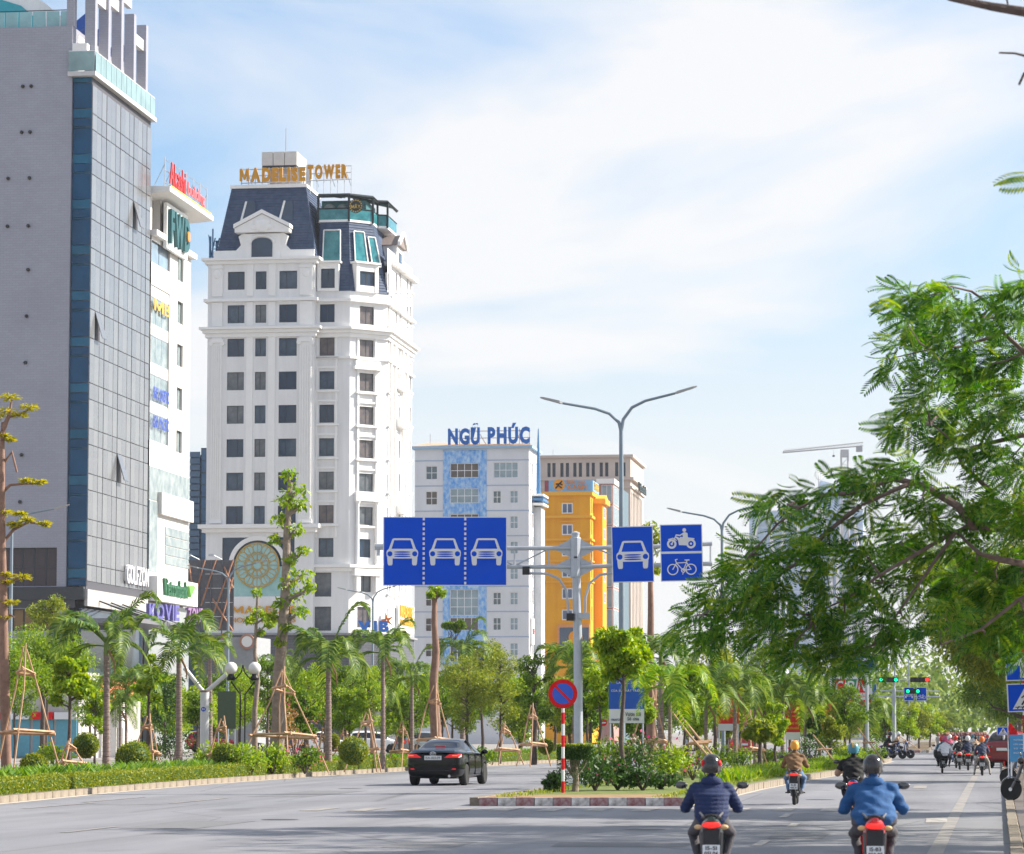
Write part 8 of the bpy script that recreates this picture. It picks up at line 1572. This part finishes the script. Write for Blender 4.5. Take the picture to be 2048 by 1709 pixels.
def flame_tree():
    Y = 58.0; b = Vector((11.6, 57, PVZ)); o = thing('flame_tree', 'large feathery-leaved tree whose boughs hang over the road at right', 'tree', b); P = lambda px, py, dy=0: at(px, py, Y+dy)-b
    MB().tube([(0, 0, 0), (-.1, .1, 2), (-.35, .4, 4.2), (-.6, .6, 5.4)], [.34, .28, .24, .2], 12).build('trunk', BARK, o, True); tip = Vector((-.5, .5, 5.0)); top = Vector((-.6, .6, 5.4))
    boughs = [([top, P(2048, 1057), P(1941, 1052), P(1913, 1015), P(1852, 973), P(1829, 963), P(1780, 985), P(1721, 1012)], .11), ([P(1852, 973), P(1790, 955), P(1731, 978), P(1700, 988), P(1651, 990), P(1600, 1015), P(1553, 1050), P(1500, 1110)], .06), ([tip, P(2060, 1128), P(2000, 1120), P(1955, 1109), P(1913, 1062)], .09), ([top, P(2075, 760), P(2048, 706), P(2002, 668), P(1988, 612), P(1946, 580), P(1899, 576)], .06), ([P(1941, 1052), P(1890, 1075), P(1830, 1110), P(1760, 1150), P(1690, 1200), P(1620, 1230)], .05), ([P(1721, 1012), P(1660, 1060), P(1590, 1130), P(1500, 1190), P(1420, 1230)], .045), ([P(1990, 990), P(1930, 930), P(1900, 880), P(1860, 850)], .05), ([P(2002, 668), P(1930, 690), P(1860, 700), P(1780, 720)], .035), ([P(2048, 870), P(1960, 890), P(1900, 905)], .05), ([P(1913, 1062), P(1860, 1140), P(1800, 1220), P(1750, 1290)], .04), ([tip, P(2040, 1200), P(1960, 1260), P(1880, 1290)], .05)]
    lb = MB()
    for pts, r in boughs: lb.tube([p+Vector((0, .25*math.sin(i*1.7), 0)) for i, p in enumerate(pts)], [r*(1-.75*i/(len(pts)-1)) for i in range(len(pts))], 8)
    cl = [(1800, 600, 45), (1860, 590, 45), (1900, 610, 45), (1790, 650, 30), (1770, 700, 26), (1750, 735, 26), (1850, 660, 42), (1910, 680, 48), (1960, 640, 40), (2020, 620, 48), (2045, 570, 36), (1860, 740, 36), (1920, 750, 48), (1840, 800, 40), (1800, 840, 34), (1770, 860, 22), (1900, 810, 45), (1970, 740, 50), (2030, 700, 50), (1980, 820, 55), (2040, 800, 55), (1890, 880, 48), (1960, 910, 55), (2030, 930, 55), (1820, 930, 30), (1760, 935, 22), (1690, 945, 26), (1720, 965, 26), (1640, 975, 26), (1590, 990, 28), (1540, 1000, 28), (1515, 1020, 22), (1780, 1000, 34), (1700, 1020, 34), (1630, 1050, 40), (1840, 1020, 40), (1900, 1000, 45), (1980, 1010, 50), (2040, 1040, 50), (1560, 1090, 40), (1480, 1110, 40), (1440, 1140, 38), (1520, 1150, 45), (1620, 1120, 50), (1700, 1100, 50), (1780, 1080, 48), (1850, 1090, 48), (1400, 1180, 34), (1460, 1200, 45), (1540, 1210, 50), (1630, 1190, 50), (1720, 1180, 52), (1800, 1160, 45), (1370, 1220, 28), (1350, 1245, 24), (1420, 1250, 40), (1500, 1260, 48), (1580, 1270, 50), (1660, 1260, 50), (1740, 1250, 50), (1680, 1310, 42), (1620, 1320, 36), (1740, 1310, 36), (1560, 1310, 30), (1790, 1260, 34), (1320, 1262, 20), (1380, 1275, 26), (1930, 1080, 45), (1990, 1110, 50), (2040, 1150, 50), (1960, 1180, 50), (2030, 1230, 50), (1900, 1170, 40), (1880, 1230, 40), (1970, 1270, 50), (2040, 1300, 40)]
    Cs = []; D = []; S_ = []
    for cx, cy, r in cl:
        cx += 42 if cx < 1500 else 26 if cx < 1800 else 8
        dy = random.uniform(-1.6, 2.2) if cx > 1800 else random.uniform(-.9, 1.2); c = np.array(P(cx, cy, dy)); rr = r*Y/FPX; n = max(10, int(.0068*r*r*2.6)+5); near = min((Vector(c)-p).length for pts, _ in boughs for p in pts)
        q = min((p for pts, _ in boughs for p in pts), key=lambda p: (Vector(c)-p).length); lb.tube(wob(q, c, 3, .08), [.022, .018, .014, .008], 5)
        d = rng.normal(size=(n, 3))*[1, 1, .45]; d[:, 0] -= .7; d[:, 2] -= .55; off = np.clip(rng.normal(size=(n, 3)), -1.5, 1.5)*rr*.42; Cs.append(c+off); D.append(d+off/rr*.8); S_.append(rng.uniform(.38, .62, n))
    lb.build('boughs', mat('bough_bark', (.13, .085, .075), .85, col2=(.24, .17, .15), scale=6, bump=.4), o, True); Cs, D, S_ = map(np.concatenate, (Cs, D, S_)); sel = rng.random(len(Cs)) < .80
    leafy('crown', [compound(Cs[sel], D[sel], S_[sel])], LF['fern'], o); leafy('sunlit_tint_sprays', [compound(Cs[~sel]+[0, 0, .1], D[~sel], S_[~sel])], LF['fernl'], o)  # second set, picked at random: sunlight put into a lighter leaf colour
    # the rest of the crown, beyond the right edge of the frame, which shades the road
    n = 2600; P_, d = ball_pts(n, (2.5, -2, 8.5), (5.5, 10, 3.4), .25); P_ = P_[P_[:, 0] > -1.6-.0*P_[:, 1]]; leafy('crown', [compound(P_, rng.normal(size=P_.shape)*[1, 1, .4]-[0, 0, .3], np.full(len(P_), .6))], LF['fern'], o)
flame_tree()
def roadside_tree(label, x, y, H, rx, n, seed):
    b = Vector((x, y, PVZ)); cl = blob(n, rx, rx*1.1, H*.45, H, 1.1, 1.8); tree(label, b, H*.9, cl, .28, 'fern', .3, 170, BARK, 'street_tree', fork=.35, aspect=.3, droop=.4)
roadside_tree('near roadside tree beyond the right edge, shading the foreground', 14.5, 47, 12.5, 4.6, 34, 1); roadside_tree('second near roadside tree beyond the right edge', 17.0, 70, 13.0, 4.8, 34, 2)
# blurred near twig at the top right
tw = thing('bare_bough', 'dark bare bough reaching in at the top right corner', 'branch', at(2200, 60, 26)); rel = lambda px, py: at(px, py, 26)-tw.location; MB().tube([rel(2200, 60), rel(2048, 24), rel(1985, 14), rel(1900, -4), rel(1840, -30)], [.05, .042, .036, .028, .015], 8).build('limb', BARKD, tw, True); MB().tube([rel(2200, 180), rel(2060, 115), rel(2030, 107), rel(1998, 106)], [.02, .012, .009, .008], 6).build('twig', BARKD, tw, True); MB().tube([rel(2140, 90), rel(2070, 130), rel(2048, 148), rel(2038, 170)], [.02, .014, .012, .011], 6).build('twig', BARKD, tw, True); MB().tube([rel(2018, 20), rel(2012, -10)], .008, 5).build('twig', BARKD, tw)
link('leaf_spray', np_mesh('leaf_spray', *compound(np.array([rel(2075, 350), rel(2080, 365)]), np.array([[-1., 0, -.05], [-1, .1, -.12]]), np.array([.36, .34])), LF['fernl']), tw); MB().tube([rel(2140, 90), rel(2120, 250), rel(2078, 350)], [.02, .012, .006], 5).build('twig', BARKD, tw, True)

lab_ = ('leafy tree closing the back of the park before the grey tower', 'leafy tree before the eaves building ground floor', 'leafy tree before the dark billboard foot', 'leafy tree before the hotel stone base', 'leafy tree under the hotel corner sign', 'leafy tree at the hotel and office gap', 'leafy tree before the blue and white office foot', 'leafy tree before the office side wall', 'leafy tree before the orange yellow building foot', 'leafy tree under the narrow glazed block')
for i, (px, lf) in enumerate(((60, 'mid'), (215, 'fernl'), (330, 'bright'), (455, 'mid'), (575, 'bright'), (690, 'mid'), (800, 'bright'), (925, 'mid'), (1040, 'bright'), (1140, 'mid'))):
    ptree(lab_[i], px, 222+6*(i % 3), 1315+(i*37) % 40, 1480, 78, lf, .24, 18, 130, .12, aspect=.4)
for i, (px, Y, t, r, lf) in enumerate(((1225, 200, 1290, 60, 'bright'), (1375, 195, 1300, 60, 'mid'), (1480, 185, 1320, 60, 'fernl'), (1580, 205, 1340, 60, 'bright'), (1660, 215, 1370, 50, 'mid'), (1280, 150, 1360, 50, 'mid'), (1395, 150, 1350, 46, 'bright'), (1455, 160, 1380, 44, 'olive'), (1520, 118, 1440, 40, 'olive'))):
    ptree(('broad tree behind the round-headed median tree', 'broad tree behind the tall staked trunk', 'feathery broad tree behind the red banner', 'broad bright tree behind the palm row', 'broad tree under the letter-tile billboard', 'green tree right of the blue banner foot', 'bright tree between banner and palms', 'olive tree beside the leaning palm', 'low olive thicket tree by the rider in brown')[i], px, Y, t, 1485, r, lf, .2, 16, 130, .1, aspect=.4)
fw = []
for k in range(130):
    Y = random.uniform(460, 700); x = 6.75+(Y-49)*.149+random.uniform(-32, 34); h = random.uniform(8, 17); P_, d = ball_pts(150, (x, Y, h*.55), (random.uniform(3, 5), 4, h*.5), .4); fw.append(leaf_quads(P_, np.full(150, 1.1), .5, .2))
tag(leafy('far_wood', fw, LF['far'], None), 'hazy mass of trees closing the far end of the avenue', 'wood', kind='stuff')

for i, (px, Y, t, bt, r, lf, lab) in enumerate(((1175, 112, 1345, 1460, 34, 'mid', 'slim leafy tree just behind the no parking disc'), (1285, 108, 1330, 1450, 36, 'bright', 'slim leafy tree at the right edge of the blue banner'), (1370, 112, 1330, 1450, 38, 'mid', 'slim leafy tree over the leaning bamboo stakes'), (1130, 135, 1350, 1470, 36, 'olive', 'slim leafy tree left of the no parking post'), (700, 140, 1360, 1480, 34, 'bright', 'slim young tree behind the neat clipped bush'), (610, 138, 1370, 1480, 32, 'mid', 'slim young tree right of the stout staked trunk'), (395, 138, 1370, 1480, 34, 'mid', 'slim young tree left of the forked post'), (190, 135, 1370, 1480, 34, 'bright', 'slim young tree left of the drooping palm'), (1550, 128, 1400, 1500, 30, 'bright', 'slim young tree left of the yellow helmet'), (1660, 142, 1410, 1510, 30, 'olive', 'slim young tree between yellow and teal helmets'))):
    ptree(lab, px, Y, t, bt, r, lf, .13, 14, 130, .055, aspect=.5)
# ================================================================== air
hz = MB().box(-1520, 1520, -80, 4020, -1.0, 92).build('haze', None); tag(hz, kind='stuff'); hz['label'] = 'thin pale haze filling the avenue'
hm_ = bpy.data.materials.new('haze'); hm_.use_nodes = True; ht = hm_.node_tree; ht.nodes.clear(); ho = ht.nodes.new('ShaderNodeOutputMaterial'); pv_ = ht.nodes.new('ShaderNodeVolumePrincipled')
pv_.inputs['Color'].default_value = (.90, .94, 1.0, 1); pv_.inputs['Density'].default_value = .00008; pv_.inputs['Anisotropy'].default_value = .2; ht.links.new(pv_.outputs[0], ho.inputs['Volume']); hz.data.materials.append(hm_)
bpy.data.scenes.remove(TXT)
